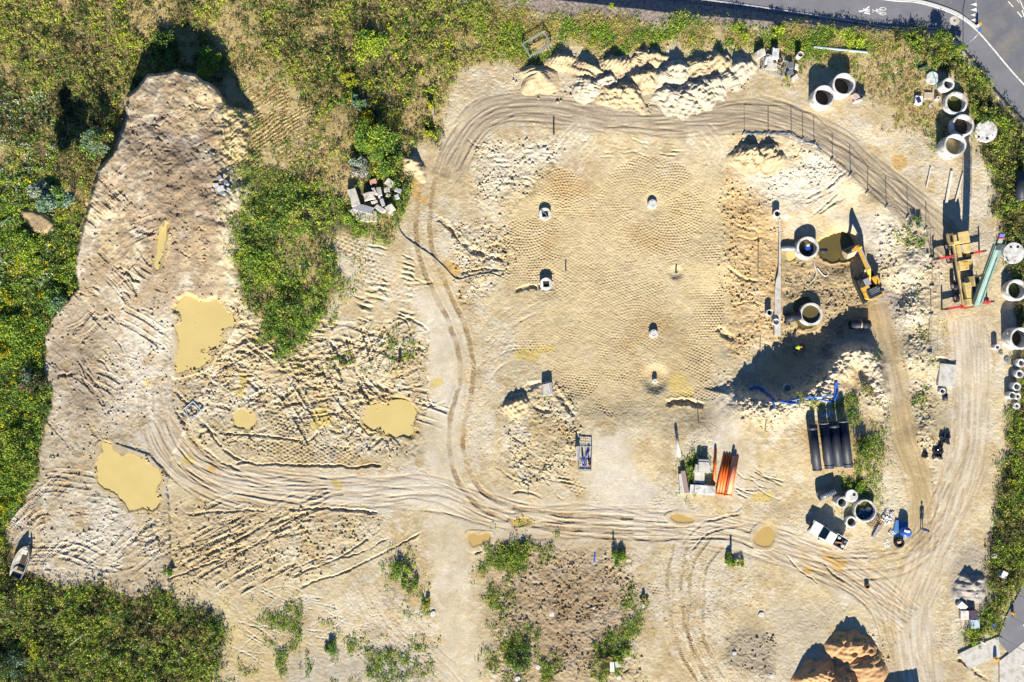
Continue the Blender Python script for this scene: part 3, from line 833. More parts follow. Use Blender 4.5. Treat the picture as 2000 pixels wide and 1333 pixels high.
# ---- standing water: ground is pressed below each puddle's level
PUDDLES = []
def hull(P):
    P = sorted(map(tuple, P))
    def half(Q):
        h = []
        for p in Q:
            while len(h) > 1 and (h[-1][0] - h[-2][0]) * (p[1] - h[-2][1]) - (h[-1][1] - h[-2][1]) * (p[0] - h[-2][0]) <= 0: h.pop()
            h.append(p)
        return h[:-1]
    return half(P) + half(P[::-1])
def puddle(pts, kind='mud', depth=.16, jit=1.2, feather=9, lev=None):
    P = np.array(pts, float)
    for _c in range(2):
        Q = np.roll(P, -1, 0); P = np.stack([P * .75 + Q * .25, P * .25 + Q * .75], 1).reshape(-1, 2)
    pts = P.tolist()
    Hh = np.array(hull(P)); c = P.mean(0)
    big = Hh + (Hh - c) / np.maximum(1e-6, np.linalg.norm(Hh - c, axis=1))[:, None] * 5.0
    m = poly(pts, feather, jit)
    m = m + ((N3 - .5) * .4 + (vn(4, 1921) - .5) * .22) * np.clip(m * (1 - m) * 5, 0, 1)
    if lev is None:
        lev = float((Z * m).sum() / max(1e-6, m.sum())) - .02
    hm = poly(big + (big - c) / np.maximum(1e-6, np.linalg.norm(big - c, axis=1))[:, None] * 3.0, 4, 0)
    w = np.clip(m * 3.0, 0, 1)
    tgt = lev + (.5 - m) * 2 * depth
    Zn = Z * (1 - w) + tgt * w
    Zn = np.where((m < .5) & (hm > .02), np.maximum(Zn, lev + .012 + (.5 - m) * .10), Zn)
    Z[:] = Zn
    halo = blur(m, 9)
    paint(sstep(.02, .5, halo + (N2 - .5) * .25 * (halo > .02)), hexc(214, 188, 134), .7)
    paint(np.clip(m * 2.2, 0, 1), hexc(205, 178, 118) if kind == 'mud' else hexc(196, 160, 96), .6)
    PUDDLES.append((big.tolist(), lev, kind))
def stain(pts, col=None, amt=.7, soft=10):
    m = sstep(.12, .55, poly(pts, 8, 1.0) + (N3 - .5) * .2 * (poly(pts, 14, 0) > .02)) * (.75 + .25 * sstep(.3, .55, N3))
    amt = .95
    paint(m, hexc(214, 174, 106) if col is None else col, amt)
YST = hexc(222, 196, 122)
puddle([(362, 582), (400, 585), (412, 572), (432, 585), (440, 610), (455, 625), (448, 650), (430, 665), (405, 690), (385, 697), (408, 700), (405, 715), (375, 722), (345, 734), (338, 720), (352, 690), (350, 640), (345, 605)], 'mud')
puddle([(192, 870), (215, 868), (222, 882), (240, 893), (262, 898), (285, 895), (292, 912), (312, 925), (318, 945), (300, 955), (312, 965), (305, 985), (290, 1002), (262, 1003), (245, 995), (228, 970), (205, 962), (192, 940), (197, 910)], 'mud')
puddle([(712, 826), (700, 800), (740, 792), (790, 782), (808, 800), (815, 830), (800, 848), (770, 858), (745, 842)], 'mud')
puddle([(318, 435), (326, 440), (320, 480), (312, 528), (300, 530), (305, 480)], 'mud', .07, .4, 4)
puddle([(455, 805), (475, 798), (500, 815), (500, 832), (465, 840), (458, 838)], 'mud', .08, .6, 5); stain([(470, 728), (486, 728), (480, 760), (470, 780), (462, 770)], YST, .75, 12)
stain([(615, 820), (635, 790), (650, 800), (640, 825), (615, 845)], YST, .75, 12)
stain([(1005, 690), (1040, 672), (1080, 680), (1075, 690), (1040, 700), (1000, 708)], YST, .75, 12)
stain([(1310, 740), (1345, 735), (1360, 770), (1340, 782), (1312, 778)], YST, .75, 12)
puddle([(1306, 1006), (1340, 1004), (1362, 1012), (1340, 1020), (1310, 1016)], 'ochre', .06, .4, 5)
puddle([(1478, 1032), (1506, 1030), (1514, 1050), (1500, 1068), (1472, 1062)], 'ochre', .08, .4, 5)
puddle([(1005, 1012), (1038, 1010), (1034, 1022), (1010, 1034), (998, 1030)], 'ochre', .07, .4, 5)
puddle([(915, 1040), (935, 1048), (955, 1042), (958, 1056), (935, 1068), (920, 1072)], 'ochre', .08, .4, 5)
stain([(1735, 305), (1755, 302), (1770, 320), (1765, 338), (1742, 338)], None, .75, 12)
stain([(397, 912), (416, 910), (418, 926), (400, 934)], None, .75, 12); stain([(362, 890), (376, 896), (370, 912), (358, 904)], YST, .75, 12)
stain([(806, 340), (820, 350), (820, 385), (812, 400), (806, 375)], None, .75, 12); stain([(826, 385), (842, 380), (838, 402), (824, 404)], None, .75, 12)
stain([(868, 505), (905, 515), (900, 540), (875, 545)], None, .75, 12)
stain([(651, 940), (665, 940), (666, 955), (652, 955)], YST, .75, 12); stain([(280, 742), (294, 742), (294, 752), (282, 753)], YST, .75, 12)
stain([(1600, 1090), (1640, 1090), (1655, 1105), (1630, 1108)], None, .75, 12); stain([(1575, 1112), (1592, 1118), (1590, 1126), (1578, 1122)], None, .75, 12)
stain([(1520, 952), (1490, 960), (1470, 985), (1480, 990), (1505, 970)], YST, .75, 12); stain([(848, 738), (870, 735), (872, 752), (850, 755)], YST, .75, 12)
stain([(635, 790), (655, 830), (672, 860), (660, 850), (640, 815)], YST, .75, 12)
puddle([(1598, 470), (1625, 455), (1655, 452), (1668, 470), (1672, 500), (1650, 512), (1615, 514), (1598, 495)], 'pond', .45, .25, 8)
puddle([(1553, 604), (1558, 586), (1572, 580), (1596, 590), (1606, 612), (1598, 634), (1575, 642), (1558, 634)], 'pond', .35, .5, 8)
puddle([(1533, 494), (1556, 494), (1556, 508), (1536, 512)], 'mud', .12, .2, 4)

Z[INROAD] = (Zroad - .35)[INROAD]
_st = vn(1, 1931, (X * np.cos(_ax) + Y * np.sin(_ax)) / 46, (-X * np.sin(_ax) + Y * np.cos(_ax)) / 3.6)
_st2 = vn(1, 1941, (X * np.cos(_ax + .5) + Y * np.sin(_ax + .5)) / 30, (-X * np.sin(_ax + .5) + Y * np.cos(_ax + .5)) / 2.6)
C *= (1 + ((_st - .5) * .16 + (_st2 - .5) * .14) * (.4 + .6 * sstep(.4, .6, N2)))[..., None]
# ---- fine tone: damp and dry patches
C *= (1 + (N2 - .5) * .30 + (N3 - .5) * .22 + (N4 - .5) * .18)[..., None]
damp = sstep(.60, .78, fbm(14, 801, 3)) * (rough > .08)
C *= (1 - .22 * damp)[..., None]
C *= (1 - .35 * sstep(.80, .95, vn(3.2, 811)) * np.clip(rough * 5, 0, 1))[..., None]
C = np.clip(C, .01, .75)
gx_in0 = len(_o)

def hz(px, py):
    """ground height seen at photo pixel."""
    i = np.clip(np.searchsorted(gx, px), 1, NX - 1); j = np.clip(np.searchsorted(gy, py), 1, NY - 1)
    tx = np.clip((px - gx[i - 1]) / (gx[i] - gx[i - 1]), 0, 1); ty = np.clip((py - gy[j - 1]) / (gy[j] - gy[j - 1]), 0, 1)
    return ((Z[j - 1, i - 1] * (1 - tx) + Z[j - 1, i] * tx) * (1 - ty) + (Z[j, i - 1] * (1 - tx) + Z[j, i] * tx) * ty)

def G(px, py, up=0.0):
    """point on the ground seen at photo pixel (plus up)."""
    z = float(hz(px, py)); p = W(px, py, z)
    return (p[0], p[1], z + up)

def gz(x, y):
    """ground height under world point."""
    z = 0.0
    for _ in range(6):
        k = PXM / (1 - z / CAMH)
        z = float(hz(CX + x * k, CY - y * k))
    return z
# ------------------------------------------------------------------ where plants grow (painted into the soil, used again for the plants)
AREAS = []
def area(name, pts, dens, height, kind, jit=1.0, minus_emb=False, gap=.0):
    m = poly(pts, 16 if kind in ('meadow', 'corner', 'roadside') else 26, jit * 2.0)
    if minus_emb: m = m * (1 - np.clip(emb * 1.6, 0, 1) * (1 - sstep(430, 470, X)))
    AREAS.append((name, m, dens, height, kind, gap))
    return m
A1 = [(-70, -70), (900, -70), (890, 8), (960, 20), (1010, 60), (1000, 112), (930, 120), (885, 165), (872, 215), (858, 262), (832, 292), (800, 292), (795, 340), (806, 395), (792, 445), (772, 472), (700, 462), (662, 445),
      (640, 470), (662, 520), (660, 570), (615, 640), (585, 668), (550, 695), (520, 665), (500, 610), (462, 555), (438, 515), (470, 480), (500, 420), (510, 370), (560, 345), (610, 300), (600, 200), (540, 130), (470, 115), (440, 160), (445, 210),
      (400, 160), (345, 150), (250, 190), (240, 240), (200, 340), (175, 430), (150, 530), (160, 570), (95, 640), (90, 720), (105, 770), (85, 880), (80, 940), (45, 990), (18, 1030), (20, 1070), (-70, 1070)]
m1 = area('meadow', A1, 1.0, .75, 'meadow', .7, True)
m2 = area('corner', [(-70, 1040), (22, 1062), (60, 1116), (120, 1152), (200, 1144), (258, 1170), (310, 1152), (365, 1188), (412, 1190), (432, 1225), (432, 1290), (395, 1340), (395, 1410), (-70, 1410)], 1.0, .8, 'corner', .5)
m3 = area('verge', [(890, 12), (1100, 36), (1300, 50), (1500, 62), (1740, 74), (1740, 100), (1600, 100), (1480, 88), (1440, 82), (1250, 84), (1100, 80), (1040, 110), (980, 110)], .9, .24, 'verge', 1, gap=.26)
m4 = area('roadside', [(1740, 68), (1826, 73), (1866, 98), (1908, 155), (1953, 210), (2003, 260), (2080, 340), (2080, 700), (1990, 690), (1972, 520), (1955, 440), (1935, 340), (1912, 300), (1905, 270), (1885, 215), (1868, 150), (1800, 112)], .95, .6, 'roadside', .6)
m5 = area('roadside', [(2080, 690), (1992, 700), (1978, 800), (1962, 900), (1945, 1000), (1940, 1090), (1935, 1110), (1935, 1180), (1905, 1215), (1872, 1240), (1882, 1262), (1940, 1238), (1968, 1190), (1992, 1140), (2080, 950)], .95, .7, 'roadside', .6)
m6 = area('dry', [(1480, 72), (1760, 78), (1880, 200), (1895, 300), (1800, 270), (1740, 225), (1680, 150), (1590, 130), (1560, 160), (1500, 140)], .5, .16, 'straw', 1.4, gap=.40)
area('dry', [(450, 110), (560, 120), (620, 200), (620, 340), (520, 400), (455, 330)], .55, .25, 'straw', 1.2, gap=.38)
area('spoil', [(1640, 690), (1695, 690), (1715, 760), (1720, 850), (1710, 930), (1670, 940), (1665, 820), (1600, 795), (1540, 790), (1560, 775), (1620, 760)], .6, .3, 'green', 1, gap=.46)
area('spoil', [(1740, 430), (1800, 430), (1815, 560), (1825, 700), (1835, 760), (1840, 860), (1820, 960), (1795, 860), (1795, 700), (1780, 560)], .42, .25, 'green', 1, gap=.56)
area('low', [(425, 1170), (560, 1160), (640, 1230), (560, 1340), (400, 1340)], .42, .25, 'green', 1.4, gap=.5)
area('low', [(550, 1255), (700, 1265), (830, 1270), (850, 1340), (540, 1340)], .5, .3, 'green', 1.4, gap=.47)
area('low', [(955, 1055), (1070, 1050), (1070, 1090), (1000, 1120), (990, 1200), (960, 1200)], .8, .35, 'green', 1.2, gap=.42)
area('low', [(965, 1245), (1030, 1240), (1070, 1300), (1060, 1345), (975, 1345)], .8, .4, 'green', 1.2, gap=.38)
area('low', [(1170, 1235), (1240, 1150), (1270, 1190), (1250, 1260), (1240, 1345), (1170, 1345)], .6, .35, 'green', 1.2, gap=.45)
area('low', [(560, 690), (700, 660), (760, 680), (690, 730), (600, 740)], .25, .2, 'green', 1.2, gap=.5)
area('low', [(1330, 930), (1350, 900), (1375, 890), (1370, 930), (1345, 975)], .7, .3, 'green', .8, gap=.35)
area('low', [(1640, 930), (1700, 930), (1720, 980), (1650, 1010)], .7, .35, 'green', .8, gap=.36)
area('low', [(760, 1090), (800, 1090), (830, 1160), (850, 1195), (830, 1200), (790, 1160), (756, 1130)], .5, .25, 'green', .8, gap=.42)
area('low', [(750, 670), (800, 660), (810, 700), (770, 720)], .4, .2, 'green', .8, gap=.45)
area('low', [(430, 470), (470, 350), (560, 320), (560, 420), (480, 540)], .6, .4, 'green', 1.2, gap=.44)
area('low', [(600, 640), (660, 540), (720, 470), (690, 560), (640, 640), (590, 690)], .4, .3, 'green', 1.2, gap=.47)
for name, m, d, h, kind, gap in AREAS:
    g = m * d
    if gap: g = g * sstep(gap, gap + .12, N2 * .6 + N1 * .4)
    if kind == 'meadow':
        soil = LEAFM * (1 - sstep(.45, .62, N1))[..., None] + STRAW * .8 * sstep(.45, .62, N1)[..., None]
        k = np.clip(g * 1.1, 0, 1)[..., None] * .9
        C[:] = C * (1 - k) + soil * k
    elif kind == 'straw':
        paint(blur(m, 8), STRAW * .92, .7)
        paint(m * sstep(.55, .7, N3), BROWN, .35)
    elif kind in ('corner', 'roadside'):
        paint(np.clip(g * 1.1, 0, 1), LEAFM, .9)
    elif kind == 'verge':
        paint(m, STRAW, .85); paint(g * sstep(.5, .62, N2), LEAFM, .5)
    else:
        paint(g, LEAFM, .55)
if True:
    dirtpatch = poly([(40, 415), (75, 405), (105, 430), (90, 455), (60, 450)], 8, .6)
    paint(dirtpatch, hexc(196, 170, 130), .9); Z += dirtpatch * .9

# ------------------------------------------------------------------ ground, water, road as objects
k_ = (1 - Z / CAMH) / PXM
V = np.stack([(X - CX) * k_, (CY - Y) * k_, Z], -1).reshape(-1, 3)
ii = (np.arange(NY - 1)[:, None] * NX + np.arange(NX - 1)[None, :]).ravel()
F = np.stack([ii, ii + NX, ii + NX + 1, ii + 1], -1)
M_SOIL = attr_mat('soil', .95, .16, .08, 5.0, .35)
ground = np_mesh('ground', V, F, M_SOIL, C.reshape(-1, 3), smooth=True)
tag(ground, 'sandy stripped building ground with tracks', kind='structure')

M_MUD = mat('muddy_water', hexc(230, 205, 134, 1.48), .12, 0, .05, .35, .45)
M_OCH = mat('ochre_water', hexc(214, 180, 112, 1.55), .14, 0, .05, .6, .45)
M_POND = mat('pond_water', hexc(118, 106, 62, 1.8), .08, 0, .08, .5, .5)
for pts, lev, kind in PUDDLES:
    big = np.array(pts, float); c = big.mean(0)
    mb = MB()
    top = [W(x, y, lev) for x, y in big][::-1]
    cc = W(c[0], c[1], lev)
    mb.add([cc] + top, [(0, 1 + i, 1 + (i + 1) % len(top)) for i in range(len(top))])
    o = mb.build('puddle_water', {'mud': M_MUD, 'ochre': M_OCH, 'pond': M_POND}[kind])
    if o.data.polygons[0].normal.z < 0: o.data.flip_normals()
    tag(o, kind='structure')

# road surfaces: strips between two photo-pixel edges, following the road's own level
def strip(name, A, B, m, lift=0.0, n=90, across=8, z=None, kind='structure', thick=0.0):
    def res(P):
        P = smooth_line(P, 8.0) if len(P) > 2 else np.array(P, float)
        d = np.r_[0, np.cumsum(np.hypot(*np.diff(P, axis=0).T))]
        t = np.linspace(0, d[-1], n)
        return np.stack([np.interp(t, d, P[:, 0]), np.interp(t, d, P[:, 1])], -1)
    a, b = res(A), res(B)
    V = []
    for j in range(across + 1):
        q = a + (b - a) * j / across
        for x, y in q:
            zz = (float(road_z(x, y)) if z is None else z) + lift
            V.append(W(x, y, zz))
    F = [(j * n + i, j * n + i + 1, (j + 1) * n + i + 1, (j + 1) * n + i) for j in range(across) for i in range(n - 1)]
    if thick:
        N = len(V)
        V += [(x, y, zz - thick) for x, y, zz in V[:n]] + [(x, y, zz - thick) for x, y, zz in V[-n:]]
        F += [(i + 1, i, N + i, N + i + 1) for i in range(n - 1)]
        o2 = across * n
        F += [(o2 + i, o2 + i + 1, N + n + i + 1, N + n + i) for i in range(n - 1)]
    mb = MB(); mb.add(V, F)
    o = mb.build(name, m)
    if o.data.polygons[0].normal.z < 0: o.data.flip_normals()
    return tag(o, kind=kind) if kind else o

M_ASPH = mat('asphalt', hexc(140, 140, 146, 1.9), .85, 0, .14, .6, .2, dirt=hexc(166, 158, 148, 1.9), dirt_amt=.4, bump=.1)
M_PATH = mat('path_asphalt', hexc(154, 153, 157, 1.85), .85, 0, .12, .5, .2, dirt=hexc(150, 148, 150, 1.9), dirt_amt=.3, bump=.1)
M_PAINT = mat('road_paint', (.72, .72, .72), .6, 0, .12, 4, .3, dirt=(.4, .4, .4), dirt_amt=.25)
M_CONC = mat('concrete', hexc(222, 216, 205, 1.45), .85, 0, .10, 2.2, .2, dirt=hexc(190, 178, 158, 1.4), dirt_amt=.35, bump=.15)
M_CONCW = mat('pale_concrete', hexc(238, 236, 232, 1.4), .8, 0, .06, 2.0, .25, dirt=hexc(196, 186, 168, 1.6), dirt_amt=.42, bump=.1)
M_KERB = mat('kerb_stone', hexc(214, 212, 208, 1.5), .85, 0, .1, 2.5, .2)
EDGE = [(1330, -8), (1420, 4), (1500, 15), (1650, 38), (1740, 52), (1835, 54), (1885, 92), (1922, 145), (1968, 200), (2018, 250), (2090, 322)]
LINE = [(1560, -60), (1650, -16), (1740, 0), (1790, 4), (1830, 14), (1870, 30), (1905, 55), (1940, 94), (1970, 130), (2000, 163), (2090, 255)]
FAR = [(1600, -240), (1800, -230), (1900, -200), (2000, -160), (2100, -120), (2200, -60), (2300, 60)]
strip('cycle_path', [(1100, -80), (1200, -60)] + LINE, [(1100, -60), (1200, -30)] + EDGE, M_PATH, 0.0)
strip('road', FAR, LINE, M_ASPH, -.04)
strip('edge_line', LINE, [(x - 2.0, y + 2.2) for x, y in LINE], M_PAINT, .004, across=1)
KL = [(x, y) for x, y in LINE if 1640 < x < 1910]
strip('kerb', [(x + 3.4, y - 4.2) for x, y in KL], [(x + 1.2, y - 1.6) for x, y in KL], M_KERB, .07, across=1, thick=.14)
strip('kerb', [(x, y) for x, y in EDGE[:6]], [(x, y + 2.6) for x, y in EDGE[:6]], M_KERB, .06, across=1, thick=.2)

def decal(name, polys, m, lift=.006, zf=None):
    mb = MB()
    for P in polys:
        if len(P) == 4 or len(P) == 3:
            q = [W(x, y, float(road_z(x, y)) + lift) for x, y in P]
            mb.add(q, [tuple(range(len(q)))])
        else:
            q = [W(x, y, float(road_z(x, y)) + lift) for x, y in P]
            mb.add(q, [tuple(range(len(q)))])
    o = mb.build(name, m)
    for p in o.data.polygons:
        if p.normal.z < 0: p.flip()
    return tag(o, kind='structure')
def arc_quads(cx, cy, rx, ry, w, a0=0, a1=360, n=18):
    out = []
    for i in range(n):
        t0, t1 = R(a0 + (a1 - a0) * i / n), R(a0 + (a1 - a0) * (i + 1) / n)
        out.append([(cx + rx * math.cos(t0), cy + ry * math.sin(t0)), (cx + rx * math.cos(t1), cy + ry * math.sin(t1)),
                    (cx + (rx - w) * math.cos(t1), cy + (ry - w) * math.sin(t1)), (cx + (rx - w) * math.cos(t0), cy + (ry - w) * math.sin(t0))])
    return out
def bar(x0, y0, x1, y1, w):
    d = math.hypot(x1 - x0, y1 - y0); nx, ny = -(y1 - y0) / d * w / 2, (x1 - x0) / d * w / 2
    return [(x0 + nx, y0 + ny), (x1 + nx, y1 + ny), (x1 - nx, y1 - ny), (x0 - nx, y0 - ny)]
# pedestrian (adult leading a child) and bicycle symbols, lying on their side as seen from above
decal('pedestrian_symbol', [bar(1680, 23, 1690, 20, 3), bar(1688, 21, 1698, 13, 2.6), bar(1690, 20, 1699, 19, 2), bar(1688, 25, 1699, 27.5, 3), bar(1690, 22, 1699, 22.5, 2), bar(1686, 17, 1690, 20, 1.6)] + arc_quads(1679, 22.5, 1.8, 1.8, 1.8, n=8), M_PAINT)
decal('bicycle_symbol', arc_quads(1724, 18, 7, 3.6, 1.2) + arc_quads(1724, 27, 7, 3.2, 1.2) + [bar(1711, 20, 1724, 18, 1.3), bar(1711, 21, 1716, 26, 1.3), bar(1716, 26, 1724, 27, 1.3), bar(1705, 22, 1712, 21, 1.4), bar(1712, 17, 1712, 24, 1.4), bar(1712, 21, 1720, 23, 1.2), bar(1705, 18, 1705, 25, 1.3)], M_PAINT)
decal('yield_marking', [[(1895 - 1.0 * 0, y), (1907, y - 4), (1908, y + 4)] for y in (-3, 9, 19.5, 29.5, 39.5)], M_PAINT)
decal('lane_marking', [bar(1969, 3, 1979, 14, 2), bar(1987, 23, 1996, 34, 2.4), bar(1990, -4, 2000, 20, 1.8), bar(1986, 0, 1991, 6, 1.5), bar(1996, 20, 2001, 34, 2.2)], M_PAINT)
# ------------------------------------------------------------------ materials of the things
M_BLACKP = mat('black_plastic', (.018, .024, .042), .55, 0, .2, 1.2, .35, dirt=(.10, .09, .075), dirt_amt=.12)
M_BLACKR = mat('black_rubber', (.018, .018, .02), .8, 0, .2, 3, .2, dirt=(.15, .13, .1), dirt_amt=.2)
M_GREYP = mat('grey_plastic', (.16, .18, .21), .45, 0, .15, 2, .4)
M_ORANGE = mat('orange_plastic', hexc(240, 112, 42, 1.25), .45, 0, .08, 1.5, .4, dirt=hexc(240, 160, 120, 1.4), dirt_amt=.2)
M_ORANGEF = mat('faded_orange_plastic', hexc(246, 160, 118, 1.3), .55, 0, .08, 1.5, .4)
M_BLUE = mat('blue_plastic', (.02, .09, .42), .35, 0, .1, 2, .5)
M_BLUED = mat('dull_blue_sheet', (.05, .13, .24), .6, 0, .35, 2.5, .3)
M_WHITEP = mat('white_paint', (.74, .75, .77), .28, 0, .04, 2, .5, coat=.3)
M_WHITED = mat('dirty_white', (.62, .61, .60), .6, 0, .12, 2.5, .3, dirt=(.35, .28, .2), dirt_amt=.3)
M_YELLOW = mat('machine_yellow', (.62, .36, .045), .45, 0, .12, 2, .4, dirt=(.36, .26, .14), dirt_amt=.3)
M_CREAM = mat('cream_yellow', (.60, .46, .19), .5, 0, .12, 1.8, .4, dirt=(.36, .28, .16), dirt_amt=.35)
M_RED = mat('machine_red', (.48, .05, .06), .5, 0, .1, 2, .4)
M_TEAL = mat('teal_paint', (.10, .20, .185), .45, 0, .12, 1.5, .4, dirt=(.22, .28, .25), dirt_amt=.35)
M_DARK = mat('dark_steel', (.035, .036, .045), .5, .2, .2, 2, .4)
M_STEEL = mat('galvanised_steel', (.42, .44, .47), .45, .5, .15, 5, .5)
M_RUST = mat('rusty_steel', (.20, .09, .05), .8, 0, .3, 4, .2)
M_GLASS = mat('dark_glass', (.02, .035, .045), .06, 0, .1, 1, .7)
M_WOOD = mat('weathered_timber', (.42, .36, .29), .85, 0, .2, 3, .2)
M_WOODW = mat('pale_timber', (.62, .58, .52), .8, 0, .12, 3, .2)
M_BAG = mat('black_foil', (.022, .026, .045), .22, 0, .4, 3, .7)
M_PINK = mat('dusty_brick', (.42, .24, .2), .9, 0, .2, 4, .1)
M_STONE = mat('broken_concrete', hexc(216, 206, 192, 1.35), .9, 0, .14, 2.5, .15, dirt=hexc(170, 158, 142, 1.4), dirt_amt=.4, bump=.2)
M_STONEG = mat('grey_stone', hexc(186, 184, 186, 1.45), .9, 0, .16, 3, .15)
M_SKIN = mat('skin', (.50, .29, .20), .6, 0, .05, 5, .3)
M_HIVIS = mat('hi_vis_fabric', (.45, .72, .03), .8, 0, .08, 6, .1)
M_HIVISO = mat('orange_fabric', (.75, .22, .03), .8, 0, .08, 6, .1)
M_DENIM = mat('blue_workwear', (.07, .13, .30), .85, 0, .15, 6, .1)
M_TROUS = mat('dark_trousers', (.03, .035, .05), .9, 0, .15, 6, .1)
M_HAIR = mat('dark_hair', (.03, .02, .015), .7, 0, .2, 8, .2)
M_LIGHTB = mat('pale_blue_plastic', (.42, .52, .62), .5, 0, .1, 2, .4)
M_LAMP = mat('lamp_glass', (.8, .8, .78), .2, 0, .02, 3, .5)
M_TAIL = mat('red_lamp_glass', (.4, .02, .02), .2, 0, .05, 3, .5)
M_YSIGN = mat('yellow_orange_paint', (.75, .36, .03), .6, 0, .1, 3, .3)
M_WIRE = mat('dark_wire', (.06, .06, .06), .6, .2, .1, 3, .3)
M_HOSE = mat('grey_hose', (.25, .24, .2), .6, 0, .1, 3, .3)
M_PALEB = mat('cyan_strap', (.10, .34, .36), .7, 0, .1, 3, .2)

def rotz(x, y, a):
    return x * math.cos(a) - y * math.sin(a), x * math.sin(a) + y * math.cos(a)
def heading(px0, py0, px1, py1):
    return math.atan2(-(py1 - py0), px1 - px0)

# ------------------------------------------------------------------ concrete shaft rings
def shaft_ring(px, py, r_px, h, ri_px, label, m=None, inner=None, foot=None, grp='precast concrete shaft rings'):
    """px, py, r_px describe the visible top rim; the ring stands on the ground below it."""
    m = m or M_CONCW
    x, y, _ = W(px, py, 0)
    zt = 0.0
    for _k in range(5):
        g = gz(x, y); zt = g + h
        x, y, _z = W(px, py, zt)
    sc_ = (1 - zt / CAMH) / PXM
    ro, ri = r_px * sc_, ri_px * sc_
    o = empty('concrete_ring', (x, y, g), 0, label, 'concrete ring', grp)
    b = .02
    MB().lathe([(ro, -.35), (ro, h - b), (ro - b, h), (ri + b, h), (ri, h - b), (ri, -.35)], 40, smooth=False).build('shell', m, o)
    if inner:
        mm, lev = inner
        MB().lathe([(.001, lev), (ri + .01, lev)], 40, closed=False).build('water' if mm in (M_MUD, M_POND) else 'fill', mm, o)
    if foot:
        foot(o, ro, h)
    return o
def lug(o, ang, r, h, m=None):
    mb = MB(); c, s = math.cos(ang), math.sin(ang)
    pts = [(r * c - .25 * s, r * s + .25 * c, h - .65), ((r + .16) * c - .22 * s, (r + .16) * s + .22 * c, h - .45), ((r + .2) * c, (r + .2) * s, h - .35), ((r + .16) * c + .22 * s, (r + .16) * s - .22 * c, h - .45), (r * c + .25 * s, r * s - .25 * c, h - .65)]
    mb.tube(pts, .035, 6).build('lifting_loop', m or M_DARK, o)
M_DARKE = mat('dark_earth', (.07, .06, .045), .95, 0, .3, 3, .1)  # dark floor colour for rings and boat
M_GREENF = mat('weedy_earth', (.06, .075, .025), .95, 0, .5, 5, .1)
shaft_ring(1610, 188, 21.3, 1.65, 17.5, 'white concrete ring, lower left of the touching pair north of the curved fence', inner=(M_DARKE, .04))
shaft_ring(1648.6, 165, 22.3, 1.65, 18.5, 'white concrete ring, upper right of the touching pair north of the curved fence', inner=(M_DARKE, .04))
shaft_ring(1852.7, 164.5, 11.9, 1.35, 8.4, 'thick-walled narrow concrete ring beside the round slab with a strap', inner=(M_DARKE, .04))
shaft_ring(1868, 201.5, 22.0, .85, 17.8, 'low wide concrete ring with weeds inside, shaded by the ring south of it', inner=(M_GREENF, .05))
shaft_ring(1881.3, 245, 21.6, 1.1, 17.5, 'shaded wide concrete ring in the middle of the row beside the white round slab', inner=(M_DARKE, .04))
def marks7(o, ro, h):
    for a in (2.75, 4.45): lug(o, a, ro, h)
shaft_ring(1866, 283.5, 21.8, 1.8, 18.2, 'tall white concrete ring holding yellow water, south end of the northeast row', inner=(M_MUD, .55), foot=marks7)
shaft_ring(1986, 567, 21.0, 1.1, 16.5, 'wide concrete ring with grass inside, right of the red outriggers', inner=(M_GREENF, .05))
def marks11(o, ro, h):
    for a in (2.6, 4.2): lug(o, a, ro, h, M_STEEL)
shaft_ring(1994, 661.5, 21.5, 1.8, 17.6, 'tall concrete ring with steel loops at the right edge above the small pipes', inner=(M_DARKE, .04), foot=marks11)
shaft_ring(1578, 484, 21.6, 1.2, 17.6, 'concrete shaft ring beside the olive pond with a blue pump inside', inner=(M_DARKE, .1))
shaft_ring(1584.5, 614, 22.4, 1.15, 17.8, 'concrete shaft ring filled with olive water, standing in the flooded pit', inner=(M_POND, .8))
shaft_ring(1644.8, 982, 10.5, 1.3, 8, 'small concrete ring with weeds inside next to the grey cover with one hole', inner=(M_GREENF, .25))
shaft_ring(1690.3, 998.3, 22.0, .9, 19.2, 'wide thin-walled concrete ring full of blue sheeting near the pickup', inner=(M_GREENF, .05))
shaft_ring(1663.2, 1020.3, 11.3, .7, 8, 'low small concrete ring between the white pickup and the ring of blue sheeting', inner=(M_DARKE, .1))
shaft_ring(1518.6, 417.3, 7.4, .8, 5.4, 'small concrete ring at the north tip of the white strip', inner=(M_DARKE, .05), grp='small concrete rings by the white strip')
shaft_ring(1503.7, 611, 6.2, .9, 5, 'small concrete ring left of the white strip, above the ring standing on it', inner=(M_DARKE, .05), grp='small concrete rings by the white strip')
shaft_ring(1516, 629, 6.4, .6, 5.4, 'small dark-mouthed concrete ring standing on the lower end of the white strip', inner=(M_DARKE, .05), grp='small concrete rings by the white strip')
shaft_ring(1948.6, 678.4, 5.8, .75, 3.2, 'small thick concrete ring left of the tall ring with steel loops', inner=(M_DARKE, .05), grp='small concrete pipes at the right edge')
for px, py, r_, ri_, h, lab in ((1995.5, 709.5, 8.3, 5.2, .95, 'northernmost short concrete pipe in the column at the right edge'), (1992.3, 731, 8.1, 5.4, .95, 'second short concrete pipe from the top in the column at the right edge'),
                                (1986.5, 755.5, 8.2, 5.4, .95, 'third short concrete pipe from the top, casting a long shadow on bare sand'), (1978, 773, 7.4, 5.6, .95, 'left one of two nested short concrete pipes at the right edge'),
                                (1988.2, 774.5, 6.6, 3.4, .6, 'right one of two nested short concrete pipes at the right edge'), (1986.5, 793.5, 6.6, 3.2, .6, 'southernmost short concrete pipe in the column, among green weeds')):
    shaft_ring(px, py, r_, h, ri_, lab, inner=(M_DARKE, .05), grp='small concrete pipes at the right edge')
shaft_ring(1841.2, 764.6, 6.1, .5, 4.0, 'small concrete ring just below the rectangular concrete slab', inner=(M_DARKE, .05), grp='loose small concrete rings')

